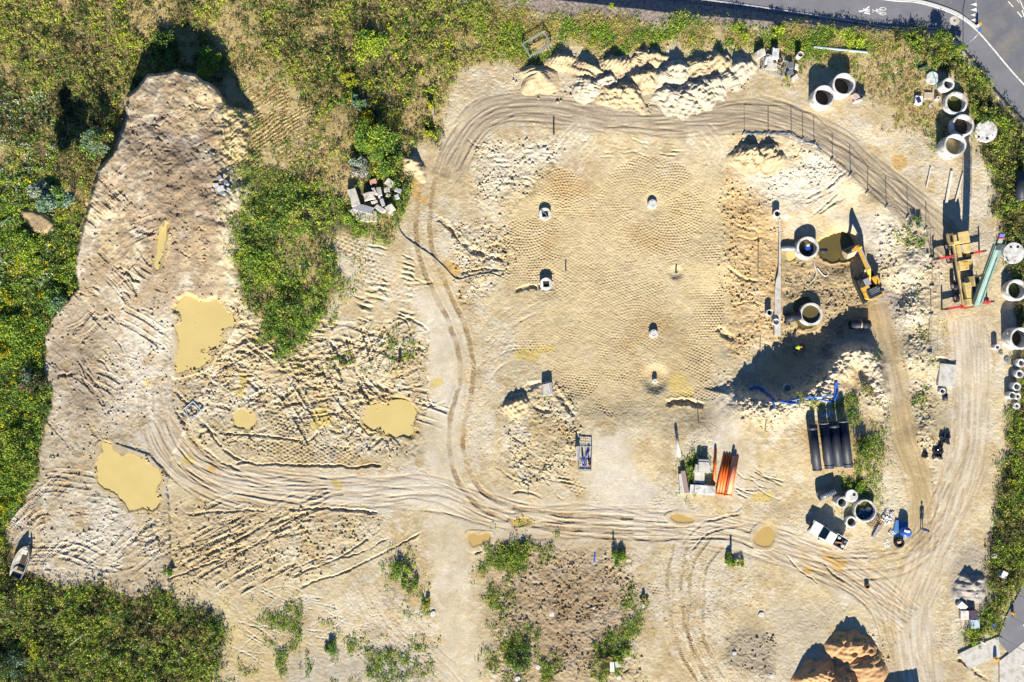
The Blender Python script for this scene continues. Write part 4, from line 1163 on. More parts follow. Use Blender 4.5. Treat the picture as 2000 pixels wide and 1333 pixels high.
# ------------------------------------------------------------------ round cover slabs
def cover(px, py, r_px, h, base, label, holes=(), crescent=None):
    x, y, _ = W(px, py)
    for _k in range(5):
        g = gz(x, y) + base; zt = g + h
        x, y, _z = W(px, py, zt)
    s = (1 - zt / CAMH) / PXM
    r = r_px * s
    o = empty('cover_slab', (x, y, g), 0, label, 'cover slab', 'round concrete cover slabs')
    MB().lathe([(.001, -.1), (r, -.1), (r, h - .02), (r - .02, h), (.001, h)], 44, closed=False).build('slab', M_CONCW, o)
    for hx, hy, hr in holes:
        MB().lathe([(.001, h + .004), (hr * s, h + .004)], 16, c=(hx * s, -hy * s, 0), closed=False).build('hole', M_DARK, o)
    return o
cover(1821.5, 152.5, 12.4, .26, 0, 'pale round concrete slab with a teal strap lying across it')
cover(1926.5, 256.5, 21.4, .5, 0, 'large white round slab on the verge beside the row of rings', ((-15, 11, 2.6), (1.5, 14, 3)))
cover(1980.5, 494.5, 20.8, .35, .15, 'large white round slab at the right edge beside the crane boom', ((-6, -12, 2.6), (7.5, -12, 3)))
cover(1663.6, 969.2, 12.4, .72, 0, 'grey round cover with one dark hole beside the black pipes', ((4.6, -2.8, 3.4),))
for px, py, r_, lab in ((1818, 104.5, 4.6, 'small white round cap lying in dry grass by the verge'), (1954, 689.5, 4.4, 'small dark grey disc beside the small thick ring'), (1966, 703, 5.6, 'dark grey disc lying on sand left of the small pipes')):
    x, y, z = G(px, py)
    o = empty('cap_stone', (x, y, z), 0, lab, 'round cap')
    mm = M_CONCW if r_ == 4.6 else M_GREYP  # the two grey ones are plain dark discs
    MB().lathe([(.001, -.1), (r_ / PXM, -.1), (r_ / PXM, .10), (r_ / PXM - .03, .13), (.001, .13)], 24, closed=False).build('disc', mm, o)
    MB().lathe([(.001, .135), (.07, .135)], 10, closed=False).build('handle_hole', M_DARK, o)
st = MB()
p = [G(1819, 141, .34), G(1821, 150, .36), G(1824, 157, .36), G(1826, 164, .3), G(1827, 172, .08)]
st.tube(p, .07, 6); tag(st.build('lifting_strap', M_PALEB), 'teal lifting strap lying across the pale round slab', 'strap')
# manhole chambers inside the rolled ground
def chamber(px, py, r_px, h, label, square=True, slab=0, rot=0.0):
    x, y, _ = W(px, py)
    for _k in range(5):
        g = gz(x, y); zt = g + h
        x, y, _z = W(px, py, zt)
    r = r_px / PXM
    o = empty('manhole_chamber', (x, y, g), rot, label, 'manhole', 'manhole chambers in the rolled ground')
    if square:
        a = .40
        q = [(a, -a), (a, a), (-a, a), (-a, -a)]
        V, F = [], []
        n = 32
        for z, rr in ((-.4, r), (h, r)):
            V += [(rr * math.cos(2 * math.pi * i / n), rr * math.sin(2 * math.pi * i / n), z) for i in range(n)]
        F += [(i, (i + 1) % n, n + (i + 1) % n, n + i) for i in range(n)]
        for i in range(n):
            t = 2 * math.pi * i / n; c, s = math.cos(t), math.sin(t); k = a / max(abs(c), abs(s))
            V.append((k * c, k * s, h))
        F += [(n + i, n + (i + 1) % n, 2 * n + (i + 1) % n, 2 * n + i) for i in range(n)]
        for i in range(n):
            x_, y_, z_ = V[2 * n + i]; V.append((x_, y_, -.35))
        F += [(2 * n + i, 2 * n + (i + 1) % n, 3 * n + (i + 1) % n, 3 * n + i) for i in range(n)]
        MB().add(V, F).build('shell', M_CONCW, o)
        MB().box((0, 0, h - .2), (2 * a - .01, 2 * a - .01, .02)).build('shade_plate', M_BLACKR, o)  # black sheet below the rim stands in for the shaft's darkness
        if slab == 1: MB().tube([(-.5, .55, h + .05), (.1, -.1, h + .06), (.35, -.6, h + .04)], .035, 6).build('rod', M_STEEL, o)
        sb = MB()
        s_ = 1.1
        for x0, y0, x1, y1 in ((-s_, -s_, s_, -s_), (s_, -s_, s_, s_), (s_, s_, -s_, s_), (-s_, s_, -s_, -s_)):
            sb.box(((x0 + x1) / 2 - .2 * (slab == 1), (y0 + y1) / 2 + .1, .05), (abs(x1 - x0) + .12, abs(y1 - y0) + .12, .14), .5 if slab == 1 else .05)
        sb.build('base_frame', M_WOOD, o) if slab == 2 else None
    else:
        MB().lathe([(.001, -.4), (r, -.4), (r, h - .12), (r - .06, h - .1), (r - .08, h), (.001, h)], 32, closed=False).build('shell', M_CONCW, o)
        MB().lathe([(r * .5, h + .004), (r * .62, h + .004), (r * .62, h + .03), (r * .5, h + .03)], 24).build('lid_ring', M_WHITED, o)
    return o
chamber(1064.5, 418, 11.8, .5, 'round concrete manhole with square black opening, ringed by roller prints', slab=1, rot=.12)
chamber(1066.7, 555, 12.2, .7, 'round concrete manhole with square black opening beside a shaded hollow', slab=2, rot=.05)
chamber(1274.5, 398.5, 9.4, .42, 'white capped manhole without opening, northern one in the rolled ground', square=False)
chamber(1277, 652, 8.7, .45, 'white capped manhole without opening, southern one in the rolled ground', square=False)
chamber(1279.5, 744, 5, .5, 'short pale stub in a round pit south of the capped manholes', square=False)
x, y, z = G(1068.5, 760)
o = empty('manhole_box', (x, y, z), .05, 'rough grey concrete box with grass at its foot in churned soil', 'manhole')
MB().prism([(-.7, -.95), (.75, -.85), (.7, .9), (.1, 1.0), (-.72, .85)], -.25, .6, .9).build('box', M_STONEG, o, .06); MB().box((-.1, .1, .63), (.9, 1.2, .08), .2).build('lid', M_STONE, o)

# ------------------------------------------------------------------ pipes lying about
def lying_pipe(name, p0, p1, r, label, cat, grp, m, collars=(), hollow=True, extra=None, zlift=0.0):
    """p0, p1: photo pixels of the two ends at axis height."""
    c = ((p0[0] + p1[0]) / 2, (p0[1] + p1[1]) / 2)
    g = float(hz(*c)) + zlift
    za = g + r
    a, b = np.array(W(p0[0], p0[1], za)), np.array(W(p1[0], p1[1], za))
    mid = (a + b) / 2
    L = np.linalg.norm(b - a); ang = math.atan2(b[1] - a[1], b[0] - a[0])
    o = empty(name, (mid[0], mid[1], g), ang, label, cat, grp)
    MB().hollow((-L / 2, 0, r), (L / 2, 0, r), r, r * .9, 28).build('pipe', m, o)
    for (t, w, k, mm) in collars:
        MB().hollow(((t - .5) * L - w / 2, 0, r), ((t - .5) * L + w / 2, 0, r), r * k, r * .95, 28).build('collar', mm, o)
    return o
lying_pipe('black_pipe', (1586.2, 830.5), (1596.4, 919), .58, 'black plastic pipe lying alone, left of three touching black pipes', 'pipe', 'big black drainage pipes', M_BLACKP, ((.06, .5, 1.04, M_BLACKP), (.98, .1, 1.03, M_BLACKP)))
lying_pipe('black_pipe', (1609.5, 826.3), (1620, 915.2), .58, 'left of three touching black plastic pipes', 'pipe', 'big black drainage pipes', M_BLACKP, ((.93, .1, 1.04, M_BLACKP), (.01, .12, 1.03, M_GREYP)))
lying_pipe('black_pipe', (1628.3, 824.6), (1637.9, 911.4), .58, 'middle of three touching black plastic pipes', 'pipe', 'big black drainage pipes', M_BLACKP, ((.08, .5, 1.04, M_BLACKP),))
lying_pipe('black_pipe', (1647.2, 822.6), (1656.8, 912.8), .58, 'right of three touching black plastic pipes', 'pipe', 'big black drainage pipes', M_BLACKP, ((.93, .1, 1.04, M_BLACKP), (.01, .12, 1.03, M_GREYP)))
lying_pipe('black_pipe', (1660, 634.5), (1698, 634), .58, 'short black pipe with a tan joint lying in the shade south of the excavator', 'pipe', 'short black pipe pieces', M_BLACKP, ((.52, .16, 1.07, mat('tan_band', (.4, .33, .26), .7)), (.78, .5, 1.04, M_BLACKP)))
lying_pipe('black_pipe', (1992.5, 336), (1995, 393), .62, 'black pipe cut off by the right edge beside the verge', 'pipe', 'short black pipe pieces', M_BLACKP, ((.97, .12, 1.03, M_GREYP),))
lying_pipe('black_pipe', (1598.5, 970.5), (1630, 957), .56, 'short corrugated dark pipe lying askew above the white pickup', 'pipe', 'short black pipe pieces', mat('dark_blue_plastic', (.05, .065, .095), .4, 0, .4, 3, .5), tuple((.12 + .1 * k, .07, 1.04, M_GREYP) for k in range(9)))
lying_pipe('black_pipe', (1600, 490.5), (1614, 490.5), .42, 'black pipe stub reaching from the blue-pump ring into the olive pond', 'pipe', 'short black pipe pieces', M_BLACKP, zlift=-.3)
lying_pipe('black_pipe', (1531, 624), (1562, 616), .62, 'black pipe end beside the ring in the flooded pit', 'pipe', 'short black pipe pieces', M_BLACKP, zlift=-.3)
lying_pipe('steel_pipe', (1523.5, 485.5), (1557, 485.5), .34, 'grey ribbed pipe joining the blue-pump ring from the west', 'pipe', None, M_STEEL, tuple((.1 + .16 * k, .06, 1.08, M_STEEL) for k in range(6)), zlift=.1)
lying_pipe('black_pipe', (1846.3, 769), (1846, 783), .3, 'short black tube lying south of the small ring by the slab', 'pipe', 'short black pipe pieces', M_BLACKP, zlift=-.1)
lying_pipe('grey_pipe', (1793.5, 136), (1811, 126), .16, 'thin dark green pipe lying in dry grass near the round slab with a strap', 'pipe', None, mat('dark_green_plastic', (.02, .05, .045), .5))
lying_pipe('concrete_pipe', (1320.5, 842), (1327, 893), .2, 'thin pale concrete post lying west of the concrete blocks', 'post', None, M_CONC, zlift=-.1)
# orange pipes: a full layer with a smaller stack on its right
def orange(p0, p1, label, m, z=0.0, r=.168):
    lying_pipe('orange_pipe', p0, p1, r, label, 'pipe', 'orange sewer pipes', m, ((.97, .22, 1.12, m),), zlift=z)
orange((1397.8, 876), (1395, 948), 'single orange pipe lying apart beside the concrete blocks', M_ORANGE, .1)
_ot = [('leftmost orange pipe of the bundle of orange pipes', 0), ('second orange pipe from the left in the bundle', 1), ('third orange pipe from the left in the bundle', 2)]
for lab, k in _ot:
    orange((1414.8 + 5.2 * k, 886.8 + k * .6), (1400.4 + 5.2 * k, 966.5 + k * .6), lab, M_ORANGE)
for lab, k, z, m in (('orange pipe buried under the faded ones, left side', 0, 0, M_ORANGE), ('orange pipe under the faded ones, middle of the heap', 1, 0, M_ORANGE), ('orange pipe under the faded ones, right edge of the heap', 2, 0, M_ORANGE),
                     ('faded orange pipe in the upper layer, left side', .5, .29, M_ORANGEF), ('faded orange pipe in the upper layer, right side', 1.5, .29, M_ORANGEF), ('faded pale orange pipe topmost on the heap', 1, .58, M_ORANGEF)):
    orange((1430.5 + 5.1 * k, 891 + k * .4), (1416.2 + 5.1 * k, 969.5 + k * .3), lab, m, z)
# bollard-like pipe stubs
def stub(px, py, r, h, label, m, inner=M_DARK, name='pipe_stub', grp=None):
    x, y, z = G(px, py)
    o = empty(name, (x, y, z), 0, label, 'pipe stub' if name == 'pipe_stub' else 'post', grp)
    MB().hollow((0, 0, -.3), (0, 0, h), r, r * .8, 18).build('tube', m, o)
    MB().lathe([(.001, h - .12), (r * .82, h - .12)], 18, closed=False).build('mouth', inner, o)
stub(781.5, 705, .22, .75, 'dark red pipe stub standing in green weeds on churned ground', M_RUST)
stub(1692.5, 1144.5, .30, .3, 'rust-brown pipe stub standing on bare sand below the road', M_RUST)
stub(1427, 1081.5, .14, 1.1, 'black pipe stub beside a lone green weed clump', M_BLACKP)
stub(1081.5, 263, .10, 1.1, 'thin black post north of the ringed manhole', M_BLACKP, name='marker_post')
stub(1320, 533, .10, .8, 'thin dark post in the middle of the rolled ground', M_BLACKP, name='marker_post')
stub(1197.5, 1053, .10, .5, 'short post with grass north of the round weed clump', M_BLACKP, name='marker_post')
stub(1557.5, 112.5, .38, 1.1, 'rust-mouthed concrete tube beside the wire cage of rubble', M_CONCW, M_RUST)
stub(1535.5, 758.5, .55, .5, 'grey pipe stub between the two heaps of blue hose', mat('pale_grey_plastic', (.5, .52, .52), .5), M_GREYP)
stub(1105, 529, .08, .7, 'thin stake east of the hollow beside the southern square manhole', M_BLACKP, name='marker_post')
stub(1899, 1206, .22, .5, 'black pipe stub among junk at the south end of the east road', M_BLACKP)
for px, py, r_, lab in ((1077.5, 1200, 6, 'white pile cap west of the others on brown soil'), (1159.3, 1187.7, 3.2, 'tiny white pile cap on orange soil'), (1255, 1183.5, 5, 'white pile cap beside the narrow weed strip'),
                        (1212, 1086, 4, 'white cap in the middle of the round weed clump'), (1050.5, 1303, 5.5, 'white pile cap above another in the southern weeds'), (1011, 1326, 6.2, 'white pile cap at the bottom edge in green weeds'),
                        (1004.5, 1279, 4, 'pale pile cap at the left side of the dark green weeds'), (1029, 1276, 3.6, 'small pale cap just right of another in dark green weeds'), (1209, 1323.5, 5, 'white pile cap at the bottom edge below a white box'),
                        (1219, 1279, 4, 'dull pink pile cap in bright weeds'), (846, 1198.5, 6, 'white pile cap at the tail of the narrow weed clump'), (787, 1283, 6.4, 'white pile cap north of one at the bottom edge'),
                        (786, 1327, 6.4, 'white pile cap at the bottom edge left of the pale road'), (779.5, 1121.5, 4.2, 'grey cap hidden in the narrow green weed clump'), (1487, 1200.5, 6, 'white pile cap on open sand at the lower right'),
                        (1507, 1321, 5.2, 'white pile cap at the bottom edge right of the grey spoil'), (993, 1084, 4, 'grey cap in the weeds south of the ochre puddle'), (1434, 1276, 4.6, 'grey-green cap west of the grey spoil')):
    x, y, z = G(px, py)
    r = r_ / PXM
    q = [(r * (1 + .1 * math.sin(3 * t + px)) * math.cos(t), r * (1 + .1 * math.cos(2 * t + py)) * math.sin(t)) for t in np.linspace(0, 2 * math.pi, 9)[:-1]]
    mb = MB(); mb.prism(q, -.25, .07 + .06 * rnd.random(), .9)
    o = mb.build('pile_cap', M_CONCW, None, .03, (x, y, z)); tag(o, lab, 'pile cap', 'cut off white pile caps')

# ------------------------------------------------------------------ sand heaps
def heap(px, py, r_px, h, label, m, seed, grp, ridge=0.0, rang=0.0, flat=.0, name='sand_heap', skew=.42, rnd_top=False):
    x, y, _ = W(px, py)
    for _k in range(4):
        g = gz(x, y); x, y, _z = W(px, py, g + h)
    rr = np.random.default_rng(seed)
    R0 = r_px / PXM
    nr, na = 30, 84
    t = np.linspace(0, 2 * np.pi, na, endpoint=False)
    lob = np.ones(na)
    for k in range(2, 7): lob += rr.uniform(.02, .09) * np.sin(k * t + rr.uniform(0, 6.28))
    V = [(0, 0, h * (.907 if rnd_top else 1))]
    hr = rr.normal(0, 1, (nr, na))
    for _ in range(1): hr = (hr + np.roll(hr, 1, 1) + np.roll(hr, -1, 1)) / 2
    wv = [(.17 / (1 + k * .3), rr.normal() * (1.5 + k), rr.normal() * (1.5 + k), rr.uniform(0, 6.28)) for k in range(9)]
    gul = 0 * sum(rr.uniform(.3, 1) * np.sin(k * t + rr.uniform(0, 6.28)) for k in (7, 11, 17, 23))
    for i in range(1, nr + 1):
        f = i / nr
        prof = (1 - f) if f > .12 else (1 - .5 * .12 - f * .5)
        prof = (1.08 - math.sqrt(f * f + .03)) * (1 - f ** 8) if rnd_top else (1 - f) ** 1.15
        for j in range(na):
            rad = R0 * f * lob[j]
            rad *= 1 - skew * math.sin(t[j])
            ex = rad * math.cos(t[j]); ey = rad * math.sin(t[j])
            if ridge:
                c, s = math.cos(rang), math.sin(rang)
                a, b = ex * c + ey * s, -ex * s + ey * c
                a *= 1 + ridge
                ex, ey = a * c - b * s, a * s + b * c
            z = h * prof + hr[i - 1, j] * .03 * min(1, f * 4) + min(1, f * 3) * (1 - f) ** .7 * sum(a_ * math.sin(ex * u_ + ey * v_ + w_) for a_, u_, v_, w_ in wv) + gul[j] * .035 * math.sin(math.pi * min(1, f * 1.1)) - .12 * f ** 4
            V.append((ex, ey, z))
    F = [(0, 1 + j, 1 + (j + 1) % na, 1 + (j + 1) % na) for j in range(na)]
    F3 = [(0, 1 + j, 1 + (j + 1) % na) for j in range(na)]
    F4 = [(1 + i * na + j, 1 + (i + 1) * na + j, 1 + (i + 1) * na + (j + 1) % na, 1 + i * na + (j + 1) % na) for i in range(nr - 1) for j in range(na)]
    mb = MB(); mb.add(V, F3 + F4, True)
    o = mb.build(name, m, None, 0, (x, y, g))
    return tag(o, label, 'sand heap', grp)
M_HTAN = mat('tan_sand', hexc(222, 200, 160, 1.65), .95, 0, .12, 3.5, .1, dirt=hexc(196, 166, 124), dirt_amt=.3, bump=.25)
M_HWHT = mat('white_sand', hexc(228, 214, 186, 1.75), .95, 0, .14, 3.5, .1, dirt=hexc(210, 194, 164), dirt_amt=.25, bump=.25)
M_HRED = mat('reddish_sand', hexc(216, 170, 122, 1.5), .95, 0, .10, 2.0, .1, dirt=hexc(214, 166, 116), dirt_amt=.15, bump=.2)
ords = 'first second third fourth fifth sixth seventh eighth ninth tenth eleventh'.split()
for k, (px, py, r_, h) in enumerate(((1052, 139, 46, 1.5), (1097, 110, 36, 1.35), (1147, 126, 40, 1.5), (1203, 116, 38, 1.4), (1261, 103, 34, 1.2), (1284, 104, 32, 1.15), (1326, 126, 42, 1.8), (1368, 122, 38, 1.5), (1407, 110, 38, 1.5), (1452, 122, 36, 1.5))):
    heap(px, py, r_ * .74, h * .80, f'tan sand heap, {ords[k]} from the left in the northern row', M_HTAN if k not in (6, 9) else M_HWHT, 100 + k, 'tipped sand heaps in two rows', .30, .3 * math.sin(k * 2.1))
for k, (px, py, r_, h) in enumerate(((1148, 159, 38, 1.4), (1184, 150, 28, 1.2), (1194, 176, 36, 1.0), (1228, 172, 40, 1.4), (1262, 145, 40, 1.3), (1297, 141, 34, 1.3), (1312, 180, 44, 1.35), (1342, 183, 42, 1.3), (1370, 166, 42, 1.6), (1398, 155, 38, 1.3), (1425, 144, 36, 1.15))):
    heap(px, py, r_ * .74, h * .80, f'whitish sand heap, {ords[k]} from the left in the southern row', M_HWHT if k not in (2, 3, 4) else M_HTAN, 140 + k, 'tipped sand heaps in two rows', .28, -.35 + .3 * math.sin(k * 1.7))
heap(1672, 1264, 42, 1.7, 'reddish sand heap, tallest and northernmost at the bottom edge', M_HRED, 201, 'reddish sand heaps', .25, .12, .1, rnd_top=True)
heap(1696, 1306, 42, 1.7, 'reddish sand heap at the bottom edge, below the tallest one', M_HRED, 202, 'reddish sand heaps', .35, .75, .1, rnd_top=True)
heap(1606, 1320, 38, 1.7, 'reddish sand heap at the bottom edge, left of the other two', M_HRED, 203, 'reddish sand heaps', .15, .5, .1, rnd_top=True)
heap(1652, 1340, 44, 2.0, 'reddish sand heap cut off by the bottom edge between its neighbours', M_HRED, 204, 'reddish sand heaps', .3, .7, .1, rnd_top=True)
heap(1468, 292, 32, 1.5, 'small pale sand heap inside the west end of the curved fence', M_HTAN, 211, 'sand heaps by the fence', .1, .3)
heap(1506, 291, 32, 1.3, 'lumpy sand heap right of the small pale one inside the fence', M_HTAN, 212, 'sand heaps by the fence', .1, -.3)
heap(1902, 1140, 34, 1.0, 'grey gravel heap beside the southern verge', mat('grey_gravel', hexc(180, 172, 160), .95, 0, .2, 6, .1), 213, None, .1, .6, name='gravel_heap')
heap(1008, 785, 26, .9, 'dark clod heap at the west foot of the concrete box', M_HTAN, 216, 'clod heaps', .3, .5, name='soil_heap')
heap(803, 312, 22, 1.2, 'small earth heap at the corner of the weeds by the west track', M_HTAN, 218, 'clod heaps', .5, -.9, name='soil_heap')

# ------------------------------------------------------------------ rubble and blocks
def block(px, py, sx, sy, h, rot, label, m, grp=None, tiltx=0.0, tilty=0.0, up=0.0, name='concrete_slab', cat='concrete slab', irregular=0.0, seed=0):
    """sx, sy in photo pixels; rot in degrees anticlockwise in the picture."""
    x, y, _ = W(px, py)
    for _k in range(4):
        g = gz(x, y) + up; x, y, _z = W(px, py, g + h)
    rr = random.Random(seed * 31 + int(px * 7))
    a, b = sx / PXM / 2, sy / PXM / 2
    if irregular:
        q = []
        for cx_, cy_ in ((-1, -1), (0, -1), (1, -1), (1, 0), (1, 1), (0, 1), (-1, 1), (-1, 0)):
            q.append((a * (cx_ + rr.uniform(-irregular, irregular)), b * (cy_ + rr.uniform(-irregular, irregular))))
        mb = MB(); mb.prism(q, -.25, h, .94)
    else:
        mb = MB(); mb.box((0, 0, (h - .25) / 2), (2 * a, 2 * b, h + .25))
    o = mb.build(name, m, None, .025, (x, y, g))
    o.rotation_euler = (R(tiltx), R(tilty), R(rot))
    return tag(o, label, cat, grp)
RG = 'broken concrete slabs heaped in the weeds'
for a in ((690, 385, 17, 33, .8, 18, 'long tan slab standing at the west side of the rubble heap', M_STONE), (716.5, 422, 42, 22, .55, -5, 'largest pale slab at the south foot of the rubble heap', M_STONE), (711, 409, 38, 14, .8, -16, 'grey cracked slab lying over the largest pale one', M_STONEG),
          (719.5, 383, 22, 15, 1.0, 10, 'rusty-stained slab in the middle of the rubble heap', M_STONE), (760, 356, 16, 13, .6, -35, 'pale split block at the northeast of the rubble heap', M_STONE), (776.5, 372, 13, 9, .7, -25, 'dark blue-grey block at the east of the rubble heap', M_STONEG),
          (775.5, 385, 9, 9, .6, 20, 'white broken block at the east edge of the rubble heap', M_CONCW), (741, 408, 22, 9, .7, -32, 'pale bar-shaped slab south of the heap centre', M_CONC), (760.5, 406, 17, 14, 1.0, 30, 'large tilted block at the southeast of the rubble heap', M_STONE),
          (746, 394, 8, 15, .9, 20, 'narrow grey slab leaning in the heap centre', M_STONEG), (740, 376, 9, 18, 1.0, 12, 'narrow tan slab leaning against its pale neighbour', M_STONE), (731, 374, 6, 16, .9, 25, 'thin pale slab on edge above the rusty-stained one', M_CONC),
          (731, 395, 13, 6, .6, 18, 'thin light wedge below the rusty-stained slab', M_CONC), (756, 371, 11, 10, .5, 5, 'brownish block north of the small white one', M_STONE), (757, 382, 8, 7, .5, -20, 'small white block between weeds in the heap', M_CONCW),
          (729, 354, 14, 10, .6, 20, 'dusty reddish fragment at the north tip of the heap', M_PINK), (692, 413, 12, 11, .6, 40, 'tan wedge between the long slab and the largest one', M_STONE), (762, 416, 12, 6, .4, -28, 'thin white slab under the tilted southeast block', M_CONCW)):
    block(*a, RG, rnd.uniform(-7, 7), rnd.uniform(-7, 7), irregular=.14)
for k, (px, py, sx, sy, h, rot, lab) in enumerate(((431, 368, 14, 12, .5, 20, 'largest grey stone of the small stone heap on the embankment edge'), (440, 358, 11, 9, .5, -15, 'upper right grey stone of the small stone heap'), (427, 348, 9, 9, .4, 40, 'top grey stone of the small stone heap'),
                                                   (421, 360, 10, 8, .4, 10, 'left grey stone of the small stone heap'), (446, 370, 8, 8, .4, 60, 'rightmost grey stone of the small stone heap'), (434, 378, 10, 7, .35, -30, 'bottom grey stone of the small stone heap'), (415, 371, 6, 5, .3, 0, 'tiny pale stone left of the stone heap'))):
    block(px, py, sx, sy, h, rot, lab, M_STONEG, 'grey stones on the embankment edge', rnd.uniform(-15, 15), rnd.uniform(-15, 15), irregular=.25, name='grey_stone', cat='stone')
block(1851, 733.5, 33.5, 44, .35, -6, 'light rectangular concrete slab beside the east road', M_CONC)
BG = 'precast blocks beside the orange pipes'
block(1374.3, 913.5, 20, 21, 1.0, -3, 'upper pale block of the stack beside the orange pipes', M_CONC, BG, name='concrete_block', cat='concrete block')
block(1366, 919, 22, 17, .8, -22, 'askew pale block half under the upper one', M_STONE, BG, name='concrete_block', cat='concrete block', irregular=.1)
block(1366, 934.5, 20, 19, .55, -4, 'shaded middle block between the upper and the front one', M_CONC, BG, name='concrete_block', cat='concrete block')
block(1377, 957.5, 41, 18, .85, -4, 'long white front block at the foot of the orange pipes', M_CONCW, BG, name='concrete_block', cat='concrete block')
block(1352, 956, 9, 18, .6, -4, 'narrow white block left of the long front one', M_CONCW, BG, name='concrete_block', cat='concrete block')
block(1334, 945, 13.5, 39, .5, 4, 'whitish mottled strip block at the west of the stack', M_CONC, BG, name='concrete_block', cat='concrete block')
block(1340.5, 941.5, 9, 44, .75, 10, 'brown-grey slab leaning on the whitish strip block', mat('brown_grey_slab', hexc(168, 146, 136, 1.5), .85), BG, 0, -14, name='concrete_block', cat='concrete block')
block(1375, 901, 20, 6, .9, -3, 'grey-blue end block north of the upper pale one', M_STONEG, BG, name='concrete_block', cat='concrete block')
block(1382.5, 915, 8, 17, .5, 6, 'pale blue box piece between blocks and single orange pipe', M_LIGHTB, BG, name='plastic_box', cat='box')
block(1613.5, 808.8, 17, 13.5, .12, 0, 'blue-grey panel lying in the shade north of the black pipes', M_LIGHTB, None, name='flat_panel', cat='panel')
block(1960, 1122.5, 17, 14, .5, -28, 'pale tilted panel lying in the southern verge', M_CONCW, None, 0, 22, name='tilted_panel', cat='panel')
block(1943.5, 1086.5, 10, 9, .4, 10, 'rounded pale boulder at the edge of the southern verge', M_STONE, None, irregular=.25, name='boulder', cat='boulder')
block(1908.5, 1164, 7, 6, .5, 10, 'small white chunk south of the gravel heap', M_CONCW, None, irregular=.2, name='concrete_chunk', cat='concrete chunk')
block(1880, 1184, 18, 13, .4, -40, 'white scrap sheet at the corner of the junk pile', M_WHITED, 'junk at the south verge', 6, 8, name='scrap_sheet', cat='scrap')
block(1884.5, 1202, 16, 17, .5, 0, 'pale grey crate-like block in the junk pile', M_WHITED, 'junk at the south verge', name='junk_box', cat='box')
block(1902, 1201, 14, 17, .7, 8, 'dark box with a dusty pink lid in the junk pile', mat('dark_violet_box', (.07, .05, .08), .7), 'junk at the south verge', name='junk_box', cat='box')
block(1905, 1219.5, 17, 17, .45, 2, 'light grey metal cabinet lying south of the dark box', M_LIGHTB, 'junk at the south verge', name='junk_box', cat='box')
block(1940.5, 1222, 8, 9, .3, -30, 'small dark blue scrap in the verge near the path', M_BLUED, None, irregular=.2, name='scrap_sheet', cat='scrap')
block(1919, 1255.5, 15, 3.4, .3, -24, 'white bar lying at the edge of the concrete ramp', M_WHITED, None, name='white_bar', cat='bar')
block(1195.5, 1303, 8, 18, .5, 3, 'white box at the bottom among weeds', M_WHITEP, None, name='white_box', cat='box')
block(1207, 1298, 11, 12, .4, 10, 'beige box right of the white box among weeds', M_CONC, None, name='beige_box', cat='box')
block(1161.5, 1090, 3.2, 20, .06, -4, 'thin blue plastic strip lying on brown soil', M_BLUE, None, name='plastic_strip', cat='strip')
block(1895.5, 164.8, 0.1, 0.1, .01, 0, 'x', M_CONC) if False else None
block(1796.8, 189, 5.4, 8, .2, 0, 'y', M_CONC) if False else None
block(1895 - 100, 163, 1, 1, .1, 0, 'z', M_CONC) if False else None
block(1795, 195.5, 14, 16, .45, -6, 'small white crate with a dark blue bundle inside', M_WHITEP, None, name='small_crate', cat='crate')
block(1795.5, 196, 8, 9, .6, 25, 'dark blue bundle sitting in the small white crate', mat('navy_fabric', (.02, .025, .12), .8), None, irregular=.2, name='blue_bundle', cat='bundle')
block(1813.5, 187, 17, 13, .2, -2, 'weathered board pallet right of the small white crate', M_WOOD, None, name='board_pallet', cat='pallet')
for px, py, r_, h, lab, m in ((1828.3, 194.4, 4, .55, 'small pale tube with a dark mouth right of the board pallet', M_CONCW), (1818.5, 206, 5.5, .12, 'dusty round lid south of the board pallet', M_STONE)):
    x, y, z = G(px, py)
    o = empty('small_tube' if h > .3 else 'floor_plate', (x, y, z), 0, lab, 'tube' if h > .3 else 'lid')
    MB().lathe([(.001, -.1), (r_ / PXM, -.1), (r_ / PXM, h - .02), (r_ / PXM - .03, h), (.001, h)], 22, closed=False).build('body', m, o)
    MB().lathe([(.001, h + .004), (r_ / PXM * .45, h + .004)], 14, closed=False).build('mouth', M_DARK if h > .3 else M_WOOD, o)
# the narrow white concrete strip along the pit's sheer edge
o = tag(strip('concrete_strip', [(1521.5, 428), (1521.5, 500), (1520, 535), (1514, 560), (1512.5, 655)], [(1524, 428), (1524.5, 500), (1525, 535), (1525, 560), (1524.5, 657)], M_CONC, .06, 40, 2, z=-.92, kind=None, thick=.9), 'narrow white concrete strip along the sheer edge of the pit', 'concrete strip')
